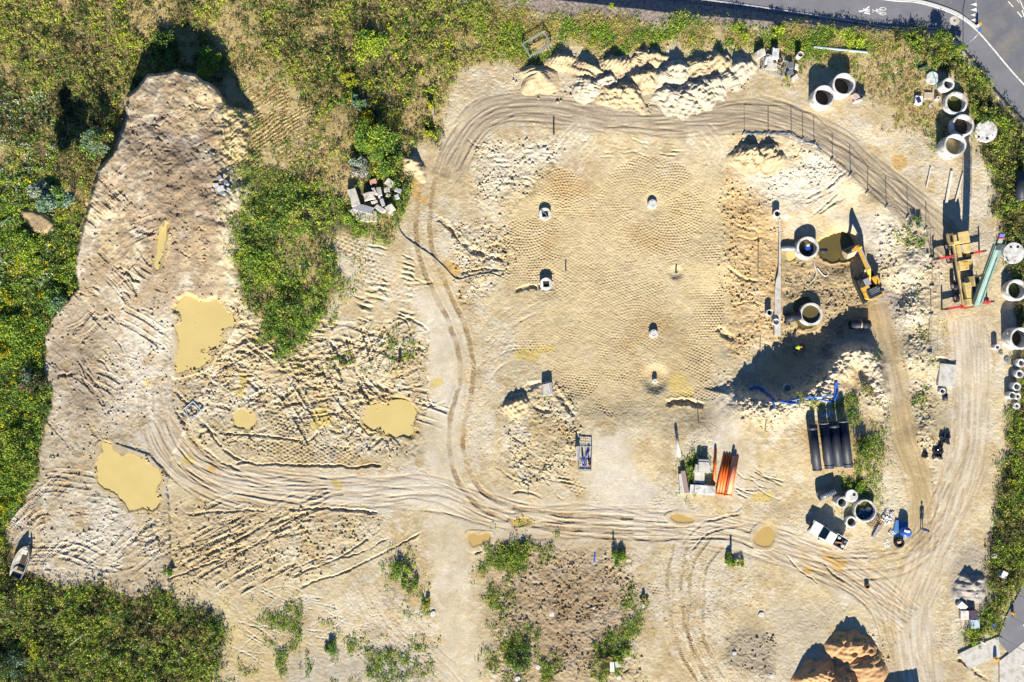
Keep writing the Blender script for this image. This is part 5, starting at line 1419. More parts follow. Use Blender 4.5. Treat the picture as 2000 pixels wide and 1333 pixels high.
# hedge-like row of small details: rubble stones by the pallet cage, junk near the rings
for k, (px, py, sx, sy, h, rot, lab, m) in enumerate(((1487, 103, 17, 15, .9, 20, 'rounded pale boulder at the northwest of the caged rubble', M_STONE), (1516, 103, 13, 20, .9, -5, 'upright pale slab north of the caged rubble', M_CONCW), (1502, 118, 18, 14, .5, 10, 'white slab piece inside the wire cage', M_CONCW),
                                                      (1508, 128, 24, 13, .5, -5, 'flat cream board lying over the wire cage', M_CONC), (1525, 114, 7, 12, .6, 20, 'black curved rubber piece beside the caged rubble', M_BLACKR), (1546, 128, 10, 14, .6, 10, 'dark grey sack east of the wire cage', M_GREYP),
                                                      (1556, 130, 7, 12, .4, 0, 'small white rubble piece east of the dark grey sack', M_WHITED), (1544, 143, 14, 10, .4, 20, 'crumpled grey foil southeast of the wire cage', M_GREYP), (1554, 152, 14, 12, .5, 30, 'pale boulder below the crumpled grey foil', M_STONE), (1504, 112, 8, 6, .5, 10, 'small yellowish stone inside the wire cage', M_STONE))):
    block(px, py, sx, sy, h, rot, lab, m, 'rubble around the wire cage', rnd.uniform(-6, 6), rnd.uniform(-6, 6), irregular=.2, name='rubble_piece', cat='rubble')
for px, py, sx, sy, h, rot, lab, m in ((1683, 181, 17, 11, .5, -15, 'black sack in the junk beside the pair of white rings', M_BAG), (1672, 188, 12, 12, .4, 30, 'pinkish scrap in the junk beside the pair of white rings', mat('pink_scrap', (.45, .34, .34), .8)), (1676, 197, 18, 5, .3, 18, 'pale board in the junk beside the pair of white rings', M_CONCW), (1680, 192, 12, 3, .3, 20, 'thin dark bar across the junk beside the pair of white rings', M_DARK)):
    block(px, py, sx, sy, h, rot, lab, m, 'junk beside the white rings', irregular=.18, name='junk_piece', cat='junk')
# timber
def beam(p0, p1, w, h, label, m, name='timber_beam', cat='beam', up0=.05, up1=.05, grp=None):
    a, b = np.array(G(*p0, up0)), np.array(G(*p1, up1))
    d = b - a; L = np.linalg.norm(d)
    mb = MB(); mb.box((0, 0, h / 2), (L, w, h))
    o = mb.build(name, m, None, .01, tuple((a + b) / 2))
    o.rotation_euler = (0, -math.asin(d[2] / L), math.atan2(d[1], d[0]))
    return tag(o, label, cat, grp)
TG = 'pale beams north of the crane'
beam((1817, 328), (1808.5, 367), .16, .12, 'thin pale beam alone on the sand north of the crane', M_WOODW, grp=TG)
beam((1858, 335), (1847, 398), .34, .14, 'broad pale beam left of the crane boom shadow', M_WOODW, grp=TG)
beam((1880, 339), (1864, 398), .16, .12, 'thin pale beam touching the crane boom shadow', M_WOODW, grp=TG)
beam((1588, 93.5), (1694, 104), .18, .22, 'long pale blue rail lying along the northern verge', M_LIGHTB, 'steel_rail', 'rail')
beam((1717, 1025), (1704, 1050), .36, .2, 'grey steel beam lying askew by the wire mesh', M_STEEL, 'steel_beam', 'beam')
beam((706, 358), (702, 340), .14, .12, 'short pale post in the weeds north of the rubble heap', M_WOODW, 'wooden_post', 'post')
beam((584, 519), (610, 525), .3, .05, 'weathered board lying in the middle weeds', M_WOOD, 'wooden_board', 'board')
beam((140, 1258), (165, 1238), .12, .08, 'bare pale branch lying in the southwest weeds', M_WOOD, 'dead_branch', 'branch', .5, .6)
beam((848, 230), (845, 214), .3, .2, 'grey log at the edge of the weeds by the north track', M_WOOD, 'log', 'log')
beam((1668, 1032), (1663, 1040), .2, .1, 'a', M_WOOD) if False else None
# ------------------------------------------------------------------ fence of mesh panels on concrete feet
FEET = [(1453, 262), (1500, 262), (1545, 265), (1567, 274), (1590, 283), (1625, 313), (1661, 343), (1694, 377), (1731, 405), (1773, 425), (1808, 448), (1819, 505), (1820, 560), (1818, 615), (1816, 690)]
OW = 'first second third fourth fifth sixth seventh eighth ninth tenth eleventh twelfth thirteenth fourteenth fifteenth'.split()
for k, (px, py) in enumerate(FEET):
    g = G(px, py)
    mb = MB(); mb.box((0, 0, .07), (.62, .24, .20), R(60) if k < 11 else R(5))
    lab = (f'concrete fence foot, {OW[k]} along the curved fence from its west end' if k < 11 else f'concrete fence foot, {OW[k - 11]} south of the bend in the thin east fence')
    tag(mb.build('ballast_block', M_CONC, None, .02, g), lab, 'fence foot', 'fence feet')
for k, ((ax, ay), (bx, by)) in enumerate(zip(FEET[:-1], FEET[1:])):
    if k == 12: continue
    a, b = np.array(G(ax, ay)), np.array(G(bx, by))
    L = float(np.hypot(*(b - a)[:2])); dz = float(b[2] - a[2])
    lab = f'see-through mesh fence panel, {OW[k]} from the west end of the curve' if k < 10 else f'see-through mesh fence panel, {OW[k - 10]} along the east road fence'
    o = empty('mesh_fence', tuple(a), math.atan2(b[1] - a[1], b[0] - a[0]), lab, 'fence panel', 'mesh fence panels')
    h = 1.75
    fr = MB()
    fr.tube([(.04, 0, -.05), (.04, 0, h)], .028, 6); fr.tube([(L - .04, 0, dz - .05), (L - .04, 0, dz + h)], .022, 6)
    fr.tube([(.04, 0, h), (L - .04, 0, dz + h)], .018, 5); fr.tube([(.04, 0, .15), (L - .04, 0, dz + .15)], .018, 5)
    fr.build('frame', M_WIRE, o)
    wm = MB()
    for i in range(1, 12):
        t = i / 12; wm.tube([(L * t, 0, dz * t + .15), (L * t, 0, dz * t + h)], .0035, 3)
    for z in (.5, .9, 1.3): wm.tube([(.04, 0, z), (L - .04, 0, dz + z)], .0035, 3)
    wm.build('wire_mesh', M_WIRE, o)
def skirt(pts, label):
    mb = MB(); P = [G(*p) for p in pts]
    V, F = [], []
    for i, p in enumerate(P):
        w = .22 + .12 * math.sin(i * 1.9)
        V += [(p[0] + .1 * math.sin(i), p[1] - w, p[2] + .06), (p[0], p[1], p[2] + .16 + .08 * math.sin(i * 2.3)), (p[0], p[1] + w, p[2] + .05)]
    for i in range(len(P) - 1):
        F += [(3 * i, 3 * i + 3, 3 * i + 4, 3 * i + 1), (3 * i + 1, 3 * i + 4, 3 * i + 5, 3 * i + 2)]
    mb.add(V, F); tag(mb.build('plastic_sheet', M_GREYP), label, 'plastic sheet')
skirt([(1457 + k * 6, 261 + .3 * math.sin(k)) for k in range(15)] + [(1550, 264), (1556, 268), (1562, 273), (1570, 277), (1580, 280), (1590, 283), (1600, 290), (1606, 295)], 'grey crumpled sheet lying along the foot of the curved fence')

def thin_post(px, py, h, label, r=.05, m=None):
    g = G(px, py)
    mb = MB(); mb.cyl((0, 0, -.2), (0, 0, h), r, r, 8)
    tag(mb.build('steel_post', m or M_DARK, None, 0, g), label, 'post', 'thin steel posts')
thin_post(1480.5, 533, 2.4, 'thin tall post west of the white strip, casting a long line of shadow')
thin_post(1484.5, 690, 1.3, 'thin post at the edge of the spoil heap shadow')
thin_post(1364, 825, 1.0, 'thin post north of the concrete block stack')
thin_post(1031.5, 965, .9, 'thin post at a small hollow south of the churned soil')
thin_post(1494, 842, 1.2, 'thin post on sand between blue hoses and orange pipes')

# ------------------------------------------------------------------ wire cages
def cage(px, py, sx, sy, h, rot, label, m=M_STEEL):
    x, y, z = G(px, py)
    a, b = sx / PXM / 2, sy / PXM / 2
    o = empty('wire_cage', (x, y, z), R(rot), label, 'wire cage', 'galvanised wire cages')
    fr = MB()
    for z_ in (.06, h):
        w = .09
        fr.box((0, -b, z_), (2 * a, w, w)); fr.box((0, b, z_), (2 * a, w, w)); fr.box((-a, 0, z_ + .003), (w, 2 * b, w)); fr.box((a, 0, z_ + .003), (w, 2 * b, w))
    for sx_, sy_ in ((-1, -1), (1, -1), (1, 1), (-1, 1)): fr.box((sx_ * a, sy_ * b, h / 2), (.1, .1, h - .1))
    fr.box((0, 0, h * .55), (.06, 2 * b, .06)) if sx < sy else fr.box((0, 0, h * .55), (2 * a, .06, .06))
    fr.build('frame', m, o)
    for (x0, y0, x1, y1) in ((-a, -b, a, -b), (a, -b, a, b), (a, b, -a, b), (-a, b, -a, -b)):
        mb = MB(); L = math.hypot(x1 - x0, y1 - y0); n = int(L / .25)
        for i in range(1, n): mb.tube([(x0 + (x1 - x0) * i / n, y0 + (y1 - y0) * i / n, .06), (x0 + (x1 - x0) * i / n, y0 + (y1 - y0) * i / n, h)], .012, 4)
        for j in range(1, 4): mb.tube([(x0, y0, h * j / 4), (x1, y1, h * j / 4)], .012, 4)
        mb.build('mesh_side', m, o)
    return o
cage(1048, 90, 47, 28, .8, 31, 'galvanised cage standing askew in grass above the tan sand heaps')
cage(1142.5, 894.5, 24, 46, .7, -2, 'galvanised cage holding blue pipes, alone on pale sand')
cage(1510.5, 131, 43, 30, .6, -21, 'galvanised cage full of pale rubble by the rust-mouthed tube')
tg = MB()
x, y, z = G(1043, 89); tag(MB().box((0, 0, .2), (.32, .32, .4), .3).build('yellow_can', M_YSIGN, None, .03, (x, y, z)), 'small yellow can standing inside the askew cage', 'can')
for p0, p1, lab, m, r in (((1137, 880), (1139.5, 912), 'bright blue pipe along the west side of the cage', M_BLUE, .13), ((1144, 893), (1143.5, 913), 'short blue pipe in the lower half of the cage', M_BLUE, .14), ((1150.5, 877), (1145.5, 895), 'violet-blue pipe lying slanted in the cage', mat('violet_blue', (.09, .1, .38), .5), .14), ((1149, 895), (1152, 912), 'brown scrap pipe in the cage corner', M_RUST, .12)):
    lying_pipe('blue_pipe' if 'blue' in lab else 'scrap_pipe', p0, p1, r, lab, 'pipe', 'pipes inside the wire cage', m, zlift=.1)
def barrier_board(px, py):
    x, y, z = G(px, py)
    o = empty('site_board', (x, y, z), R(-2), 'white board with dark marks leaning on the cage of blue pipes', 'board')
    mb = MB(); mb.box((0, 0, .5), (.14, 1.9, 1.0), 0, 1, R(-28)); mb.build('panel', M_WHITED, o)
    for k, yy in enumerate((.75, .5, -.3, -.5)):
        MB().box((.0 - .10, yy, .53), (.03, .14, .3), 0, 1, R(-28)).build('mark', M_DARK, o)
barrier_board(1128, 885)
def frame_ring(px, py):
    x, y, z = G(px, py)
    o = empty('manhole_former', (x, y, z), R(40), 'blue-grey square frame with a ring inside, half sunk in mud', 'frame')
    mb = MB()
    for a, b, sx, sy in ((-.9, 0, .1, 1.8), (.9, 0, .1, 1.8), (0, .9, 1.9, .1), (0, -.9, 1.9, .1)): mb.box((a, b, .05), (sx, sy, .16))
    mb.build('square_frame', M_LIGHTB, o)
    MB().lathe([(.78, .0), (.78, .13), (.70, .13), (.70, 0)], 28).build('ring', M_STEEL, o)
frame_ring(376, 803)

# ------------------------------------------------------------------ hoses, sheets, bags
def hose(name, pts, r, m, label, cat='hose', grp=None, up=.06, wav=0.0):
    P = smooth_line(pts, 5.0)
    q = []
    for i, (px, py) in enumerate(P):
        g = G(px + wav * math.sin(i * .9), py + wav * math.cos(i * 1.3), up)
        q.append(g)
    q = [((q[max(0, i - 1)][0] + q[i][0] + q[min(len(q) - 1, i + 1)][0]) / 3, (q[max(0, i - 1)][1] + q[i][1] + q[min(len(q) - 1, i + 1)][1]) / 3, max(q[max(0, i - 1)][2], q[i][2], q[min(len(q) - 1, i + 1)][2])) for i in range(len(q))]
    mb = MB(); mb.tube(q, r, 7)
    return tag(mb.build(name, m), label, cat, grp)
hose('grey_hose', [(774, 418), (777, 440), (787, 460), (812, 480), (840, 498), (868, 523), (892, 547), (915, 542), (955, 535), (985, 545)], .07, M_HOSE, 'long grey hose winding across the west track')
HG = 'blue hoses over the spoil heap'
hose('blue_hose', [(1463, 762), (1463, 754), (1472, 756), (1486, 756), (1493, 766), (1503, 773), (1509, 786), (1512, 798)], .15, M_BLUE, 'thick blue hose at the west end of the spoil heap', grp=HG)
hose('blue_hose', [(1466, 757), (1488, 757), (1497, 769), (1508, 776), (1511, 790)], .11, M_BLUE, 'thinner blue hose doubled beside the thick west one', grp=HG)
hose('blue_hose', [(1516, 777), (1528, 785), (1545, 789), (1560, 785), (1574, 777), (1600, 780), (1622, 785)], .12, M_BLUE, 'long blue hose draped along the south of the spoil heap', grp=HG)
hose('blue_hose', [(1522, 789), (1530, 784), (1550, 782), (1572, 776), (1605, 775), (1625, 771)], .10, mat('light_blue_hose', (.10, .25, .6), .4), 'light blue hose crossing the long draped one', grp=HG)
hose('blue_hose', [(1632, 744), (1635, 760), (1632, 776), (1624, 786)], .16, M_BLUE, 'thick blue hose hanging down the east of the spoil heap', grp=HG)
hose('blue_hose', [(1630, 745), (1630, 762), (1626, 780)], .10, M_BLUE, 'thin blue hose beside the thick east one', grp=HG)
hose('pale_hose', [(1593, 522), (1600, 528), (1606, 538), (1616, 541), (1620, 535), (1614, 528)], .07, M_WHITED, 'pale hose looped on the ground south of the pond')
hose('pale_hose', [(1591, 505), (1590, 520), (1596, 532), (1590, 545), (1578, 558)], .06, M_WHITED, 'pale hose running south from the blue-pump ring')
def crumple(name, px, py, sx, sy, h, m, label, cat, seed, grp=None, up=0.0, rot=0.0):
    rr = np.random.default_rng(seed)
    n = 16
    x, y, z = G(px, py, up)
    V = []
    H = rr.random((n, n)) * .6 + .4 * rr.random((n // 4 + 1, n // 4 + 1)).repeat(4, 0).repeat(4, 1)[:n, :n]
    a, b = sx / PXM / 2, sy / PXM / 2
    for j in range(n):
        for i in range(n):
            u, v = i / (n - 1) * 2 - 1, j / (n - 1) * 2 - 1
            d = max(0, 1 - (abs(u) ** 3 + abs(v) ** 3) ** .5)
            wob = 1 + .16 * math.sin(5 * math.atan2(v, u) + seed)
            uu, vv = rotz(u * a * wob, v * b * wob, rot)
            V.append((uu, vv, h * H[j, i] * min(1, d * 3) - .05))
    F = [(j * n + i, j * n + i + 1, (j + 1) * n + i + 1, (j + 1) * n + i) for j in range(n - 1) for i in range(n - 1)]
    mb = MB(); mb.add(V, F)
    return tag(mb.build(name, m, None, 0, (x, y, z)), label, cat, grp)
crumple('blue_sheet', 1689, 1003, 30, 20, .5, M_BLUED, 'crumpled blue sheeting inside the wide thin-walled ring', 'sheeting', 4, up=.05)
crumple('blue_sheet', 1697, 995, 16, 9, .45, mat('slate_sheet', (.2, .24, .38), .6), 'grey-violet sheet scrap on the blue sheeting in the ring', 'sheeting', 5, up=.25)
crumple('black_bag', 1844, 856, 22, 22, .7, M_BAG, 'upper crumpled black foil heap beside the east road', 'foil heap', 6, 'black foil heaps')
crumple('black_bag', 1831, 884, 22, 25, .7, M_BAG, 'lower crumpled black foil heap beside the east road', 'foil heap', 7, 'black foil heaps')
crumple('black_bag', 1838, 868, 9, 12, .4, M_BAG, 'small black foil scrap between the two foil heaps', 'foil heap', 8, 'black foil heaps')
crumple('black_bag', 1806, 889, 11, 12, .75, M_BAG, 'lone dark bag west of the lower foil heap', 'bag', 9)
crumple('white_sheet', 1733, 1010, 26, 32, .45, M_WHITED, 'torn white sheeting over a low stack west of the blue tank', 'sheeting', 10, rot=-.3)
crumple('white_sheet', 1742, 1040, 16, 12, .25, M_WHITED, 'white scrap scattered below the torn white sheeting', 'sheeting', 11)
crumple('white_sheet', 1733, 1060, 14, 18, .15, M_WHITED, 'thin white scrap lying west of the black tyre', 'sheeting', 12)
crumple('blue_sheet', 1749, 1043, 16, 14, .2, mat('sky_blue_foil', (.42, .55, .66), .5), 'light blue foil at the foot of the blue tank', 'sheeting', 13)
crumple('grey_foil', 1739, 1088, 1, 1, .1, M_GREYP, 'q', 'x', 14) if False else None
def mesh_mat(px, py):
    x, y, z = G(px, py, .12)
    mb = MB()
    for i in range(7): mb.tube([(-.85 + .28 * i, -.9, 0), (-.85 + .28 * i, .9, .04)], .03, 4); mb.tube([(-.9, -.85 + .28 * i, .05), (.9, -.85 + .28 * i, .02)], .03, 4)
    o = mb.build('wire_mat', M_RUST, None, 0, (x, y, z)); o.rotation_euler = (0, 0, R(-32)); tag(o, 'rusty wire mesh mat lying between ring and steel beam', 'wire mesh')
mesh_mat(1711, 1021)
# blue tank and tyre
def tank(px, py):
    x, y, z = G(px, py); s = 1 / PXM
    o = empty('blue_tank', (x, y, z), R(-12), 'round glossy blue tank on a blue pallet east of the torn sheeting', 'tank')
    MB().box((-.45, .45, .06), (1.7, 1.5, .14)).build('pallet', mat('pallet_blue', (.06, .18, .42), .6), o, .02)
    MB().lathe([(.001, .1), (.6, .1), (.66, .25), (.66, .85), (.6, 1.02), (.4, 1.12), (.001, 1.14)], 36, closed=False, smooth=True).build('body', M_BLUE, o)
    MB().lathe([(.001, 1.15), (.17, 1.15), (.17, 1.19), (.001, 1.2)], 20, c=(-.04, .16, 0), closed=False).build('cap', M_WHITEP, o)
    MB().box((-.1, .18, 1.145), (.75, .3, .02), 0, 1).build('highlight_plate', M_WHITEP, o)  # white plate puts the highlight on the tank top into colour
tank(1764, 1037)
def tyre(px, py, R0, label):
    x, y, z = G(px, py)
    o = empty('tyre', (x, y, z), 0, label, 'tyre')
    MB().lathe([(R0 * .98, .05), (R0, .15), (R0, .28), (R0 * .96, .38), (R0 * .62, .38), (R0 * .58, .28), (R0 * .58, .1), (R0 * .62, .02)], 36, smooth=True).build('rubber', M_BLACKR, o)
    MB().box((0, .06, .12), (R0 * .8, R0 * .5, .3), .2).build('stuffing', mat('dusty_pink', (.5, .4, .36), .9), o, .05)
tyre(1754.5, 1059.5, .66, 'black tyre lying flat with pinkish scrap inside, below the blue tank')
x, y, z = G(1574.5, 487)
o = empty('blue_pump', (x, y, z - .1), 0, 'bright blue pump drum standing in the ring beside the pond', 'pump')
MB().lathe([(.001, 0), (.36, 0), (.38, .1), (.38, .75), (.34, .82), (.001, .84)], 28, closed=False).build('drum', M_BLUE, o); MB().box((-.05, .42, .5), (.4, .3, .9)).build('motor', M_WHITED, o, .03)

# ------------------------------------------------------------------ excavator
def excavator():
    px, py = 1698, 561
    ang = heading(1699, 565, 1664, 488)
    x, y, z = G(px, py)
    z = gz(*W(px, py, z + 1.0)[:2])
    o = empty('excavator', (*W(px, py, z + 1.0)[:2], z), ang, 'yellow tracked excavator reaching its bucket towards the olive pond', 'excavator')
    for s in (1, -1):
        L, hh = 1.75, .42
        prof = [(L - .35 + .42 * math.cos(t), hh + .42 * math.sin(t)) for t in np.linspace(-math.pi / 2, math.pi / 2, 8)] + [(-L + .35 + .42 * math.cos(t), hh + .42 * math.sin(t)) for t in np.linspace(math.pi / 2, 3 * math.pi / 2, 8)]
        tr = MB(); tr.side(prof, s * 1.05 - .26, s * 1.05 + .26)
        for i in range(16): tr.box((-1.5 + i * .2, s * 1.05, .86), (.06, .54, .05)); tr.box((-1.5 + i * .2, s * 1.05, 0.0), (.06, .54, .05))
        tr.build('crawler_track', M_DARK, o)
    MB().box((0, 0, .55), (1.5, 1.7, .5)).build('undercarriage', M_DARK, o, .04)
    up = MB()
    up.prism([(-1.1, -1.2), (1.2, -1.2), (1.2, 1.2), (-1.1, 1.2)], .98, 1.2)
    up.build('deck', M_DARK, o)
    cw = MB()
    arcp = [(-1.05 - .62 * math.cos(t) , 1.25 * math.sin(t)) for t in np.linspace(-math.pi / 2, math.pi / 2, 12)]
    cw.prism([(-1.0, -1.25)] + arcp[1:-1] + [(-1.0, 1.25)], 1.05, 1.95) if False else cw.prism(list(reversed([(-.95, -1.25)] + arcp + [(-.95, 1.25)])), 1.05, 1.8, .97)
    cw.build('counterweight', M_YELLOW, o, .04)
    MB().box((-.7, 1.1, 1.5), (.9, .2, .7)).build('engine_side', M_YELLOW, o, .03)
    eh = MB(); eh.box((-.72, .12, 1.62), (1.25, 1.75, .96)); eh.build('engine_hood', M_BLACKP, o, .05)
    g_ = MB()
    for k in range(4): g_.box((-.25 - .2 * k, .05, 2.09), (.10, 1.3, .04))
    g_.build('hood_grille', M_GREYP, o)
    MB().box((.35, -.82, 1.55), (1.55, .76, .85)).build('tank_box', M_YELLOW, o, .06)
    MB().lathe([(.001, 0), (.25, 0), (.25, .35), (.2, .4), (.001, .4)], 18, c=(-.85, -.8, 1.98), closed=False).build('air_filter', M_BLACKP, o)
    MB().cyl((-.45, -.45, 2.0), (-.45, -.45, 2.5), .06, .06, 10).build('exhaust', M_STEEL, o)
    MB().box((.12, .82, 1.6), (.62, .84, .8)).build('rear_cab_box', M_YELLOW, o, .04)
    cab = MB(); cab.box((.95, .8, 2.0), (1.05, .9, 1.6), 0, .9); cb = cab.build('cab', M_DARK, o, .05)
    MB().box((.95, .8, 2.82), (.92, .78, .05)).build('cab_roof', mat('lilac_grey', (.30, .29, .36), .5), cb, .02)
    MB().box((1.47, .8, 2.15), (.04, .72, .9), 0, 1, R(-5)).build('window', M_GLASS, cb); MB().box((.95, 1.25, 2.15), (.8, .03, .9), 0, .9).build('window', M_GLASS, cb)
    # boom, stick, bucket
    def beam3(mb, a, b, w, h0, h1, y=0.0):
        a, b = np.array(a, float), np.array(b, float); d = b - a; L = np.linalg.norm(d); n = np.array((-d[1], d[0])) / L
        P = [a - n * h0 / 2, b - n * h1 / 2, b + n * h1 / 2, a + n * h0 / 2]
        mb.side([tuple(p) for p in P], y - w / 2, y + w / 2)
    bm = MB(); beam3(bm, (.75, 1.35), (2.6, 2.95), .42, .5, .6); beam3(bm, (2.5, 2.92), (5.5, 2.85), .40, .6, .38)
    bo = bm.build('boom', M_YELLOW, o, .03)
    cy_ = MB(); cy_.cyl((1.2, .34, 1.3), (2.5, .34, 2.7), .09, .09, 10); cy_.cyl((1.2, -.34, 1.3), (2.5, -.34, 2.7), .09, .09, 10); cy_.cyl((2.8, 0, 3.32), (5.3, 0, 3.4), .09, .09, 10)
    cy_.build('hydraulic_ram', M_STEEL, bo)
    stv = MB(); beam3(stv, (5.3, 3.45), (5.6, 2.7), .32, .3, .45); beam3(stv, (5.58, 2.85), (5.25, .9), .30, .45, .26); stv.build('stick', M_YELLOW, o, .03)
    bk = MB()
    prof = [(a + .75, b - .5) for a, b in [(4.3, 1.65), (4.05, 1.45), (3.7, .9), (3.9, .35), (4.5, .25), (4.95, .55), (4.85, .6), (4.45, .4), (4.0, .5), (3.85, .9), (4.15, 1.35), (4.5, 1.5)]]
    sidep = [(a + .75, b - .5) for a, b in [(4.3, 1.65), (3.7, .9), (3.9, .35), (4.5, .25), (4.95, .55), (4.5, 1.5)]][::-1]
    bk.side(prof[::-1], -.75, .85)
    bk.side(sidep, .85, .9); bk.side(sidep, -.8, -.75)
    b_ = bk.build('bucket', mat('worn_bucket', (.46, .40, .30), .6, .2, .25, 3), o)
    tt = MB()
    for k in range(6): tt.box((5.75, -.7 + k * .3, .07), (.2, .1, .07), 0, .7)
    tt.build('bucket_teeth', M_STEEL, b_)
    return o
excavator()

# ------------------------------------------------------------------ truck crane with teal boom
def crane():
    c = np.array((1872.0, 533.0))
    g = float(hz(1868, 560)); x, y, z = W(1872, 533, g)
    ang = heading(1882, 610, 1857, 460)
    o = empty('truck_crane', (x, y, z), ang, 'cream and teal truck crane on four red outriggers beside the east road', 'truck crane')
    MB().box((0, 0, 1.0), (9.6, 1.1, .5)).build('chassis', M_DARK, o, .03)
    dk = MB(); dk.box((-.3, 0, 1.36), (8.6, 2.06, .16)); dk.build('deck', mat('lilac_deck', (.20, .18, .19), .7, 0, .3, 2), o, .02)
    fc = MB(); fc.box((4.35, .25, 1.55), (1.5, 2.1, 1.5)); fcb = fc.build('carrier_cab', M_CREAM, o, .06)
    MB().box((4.35, .98, 1.75), (1.0, .65, 1.45)).build('cab_hump', M_CREAM, fcb, .05)
    MB().box((4.35, .85, 2.49), (.75, .2, .03)).build('roof_hatch', M_GLASS, fcb); MB().box((5.12, .3, 1.95), (.03, 1.7, .6)).build('windscreen', M_GLASS, fcb); MB().box((4.4, 1.32, 1.95), (.8, .03, .55)).build('window', M_GLASS, fcb)
    for s in (-.6, 1.0): MB().lathe([(.001, 0), (.1, 0), (.1, .05), (.001, .05)], 12, c=(0, 0, 0), closed=False).build('headlight', M_LAMP, fcb, 0, (5.1, s, 1.1)).rotation_euler = (0, R(90), 0)
    bl = MB(); bl.box((2.55, .6, 1.72), (1.9, .55, .55)); bl.box((2.9, -.35, 1.72), (1.15, .85, .6)); bl.box((2.1, -.6, 1.62), (.6, .5, .4)); bl.build('side_box', M_CREAM, o, .04)
    MB().box((3.0, .12, 1.7), (.9, .34, .5)).build('battery_box', mat('lilac_box', (.36, .33, .42), .6), o, .03)
    dk2 = MB(); dk2.box((.85, .15, 1.85), (1.3, 1.7, .75)); dk2.box((1.2, .95, 1.55), (5.0, .16, .3)); dk2.box((-2.6, .98, 1.55), (3.0, .14, .3)); dk2.box((.85, -.75, 1.6), (1.2, .35, .4)); dk2.build('engine_hood', M_CREAM, o, .05)
    hg = MB(); hg.box((.95, .2, 2.25), (.5, .5, .05)); hg.box((.6, -.35, 2.26), (.9, .12, .08)); hg.build('hood_fitting', M_YELLOW, o)
    # superstructure
    ss = MB(); ss.lathe([(.001, 1.4), (.75, 1.4), (.75, 1.7), (.001, 1.7)], 28, c=(-2.3, 0, 0), closed=False); ss.build('slew_ring', M_DARK, o)
    MB().box((-2.6, .35, 2.0), (2.6, .9, .6)).build('superstructure', M_CREAM, o, .05)
    MB().box((-3.9, .0, 2.0), (.9, 2.0, .7)).build('counterweight', M_CREAM, o, .05)
    cb = MB(); cb.box((-1.35, -.35, 2.35), (1.35, .85, 1.35), 0, .92); cab = cb.build('operator_cab', M_CREAM, o, .04)
    MB().box((-1.3, -.35, 3.04), (.85, .5, .03)).build('roof_window', M_GLASS, cab); MB().box((-.68, -.35, 2.5), (.03, .66, .7), 0, 1, R(-4)).build('windscreen', M_GLASS, cab)
    MB().box((-1.1, .5, 2.36), (.7, .5, .05)).build('rear_hatch', M_GLASS, o)
    hr = MB()
    for yy in (-1.0, -.2, .9): hr.tube([(-4.7, yy, 1.4), (-4.7, yy, 2.2)], .04, 5)
    hr.tube([(-4.7, -1.0, 2.2), (-4.7, .9, 2.2)], .04, 5); hr.tube([(-4.7, -1.0, 1.8), (-4.7, .9, 1.8)], .04, 5); hr.tube([(-4.2, -1.6, 2.0), (-4.7, -1.6, 2.0), (-4.7, -1.0, 2.0)], .04, 5); hr.build('handrail', M_CREAM, o)
    # wheels
    for xx in (3.6, 1.9, -1.6, -3.2):
        for s in (1, -1):
            w = MB(); w.cyl((xx, s * .98, .55), (xx, s * 1.36, .55), .55, .55, 22); wo = w.build('wheel', M_BLACKR, o)
            MB().cyl((xx, s * 1.36, .55), (xx, s * 1.39, .55), .28, .24, 16).build('rim', mat('grey_rim', (.32, .30, .34), .5), wo)
    # outriggers
    for xx, k0, k1 in ((2.2, .9, 3.0), (-4.35, .9, 3.0)):
        for s in (1, -1):
            ob = MB(); ob.box((xx, s * (k0 + k1) / 2, .95), (.3, k1 - k0, .3)); ob.build('outrigger_beam', M_RED, o, .02)
            j = MB(); j.cyl((xx, s * k1, .1), (xx, s * k1, 1.55), .11, .11, 10); jo = j.build('outrigger_jack', M_DARK, o)
            MB().lathe([(.001, .02), (.34, .02), (.34, .1), (.001, .12)], 18, c=(xx, s * k1, 0), closed=False).build('foot_pad', M_RED if s < 0 else M_DARK, jo)
    MB().box((-4.35, .7, 1.2), (.55, .7, .5)).build('outrigger_box', M_RED, o, .03); MB().box((2.2, 1.0, 1.05), (.4, .5, .35)).build('outrigger_box', M_RED, o, .03)
    # boom in world terms: foot and head
    inv = lambda p: (*rotz(p[0] - x, p[1] - y, -ang), p[2] - z)
    f3, h3 = np.array(inv(W(1907, 596, g + 2.6))), np.array(inv(W(1953, 468, g + 6.6)))
    d = h3 - f3; L = np.linalg.norm(d); d /= L
    yaw = math.atan2(d[1], d[0]); pit = math.asin(d[2])
    bo = bpy.data.objects.new('boom', None); COL.objects.link(bo); bo.parent = o
    bo.location = tuple(f3); bo.rotation_euler = (0, -pit, yaw)
    m1_ = MB(); m1_.box((L * .46, 0, 0), (L * .92, .92, .7)); m1_.build('outer_section', M_TEAL, bo, .04)
    top = MB(); top.box((L * .46, .12, .365), (L * .88, .36, .03)); top.build('top_plate', mat('pale_teal', (.20, .31, .30), .5, 0, .12, 2), bo)
    dk_ = MB(); dk_.box((L * .40, -.18, .37), (L * .70, .10, .05)); dk_.build('cable_tray', M_DARK, bo)
    m2_ = MB(); m2_.box((L * .96, .04, .02), (L * .14, .55, .5)); m2_.build('inner_section', M_TEAL, bo, .03)
    hd = MB(); hd.box((L * .90, 0, .25), (.75, .7, .3)); hd.build('head_shroud', M_DARK, bo)
    rr_ = MB()
    for yy in (-.62, .62): rr_.tube([(L * .5, yy, .3), (L * .98, yy, .3)], .035, 5)
    for t in (.55, .68, .8, .92): rr_.tube([(L * t, -.62, .3), (L * t, -.45, .0)], .03, 5)
    rr_.build('side_rail', M_TEAL, bo)
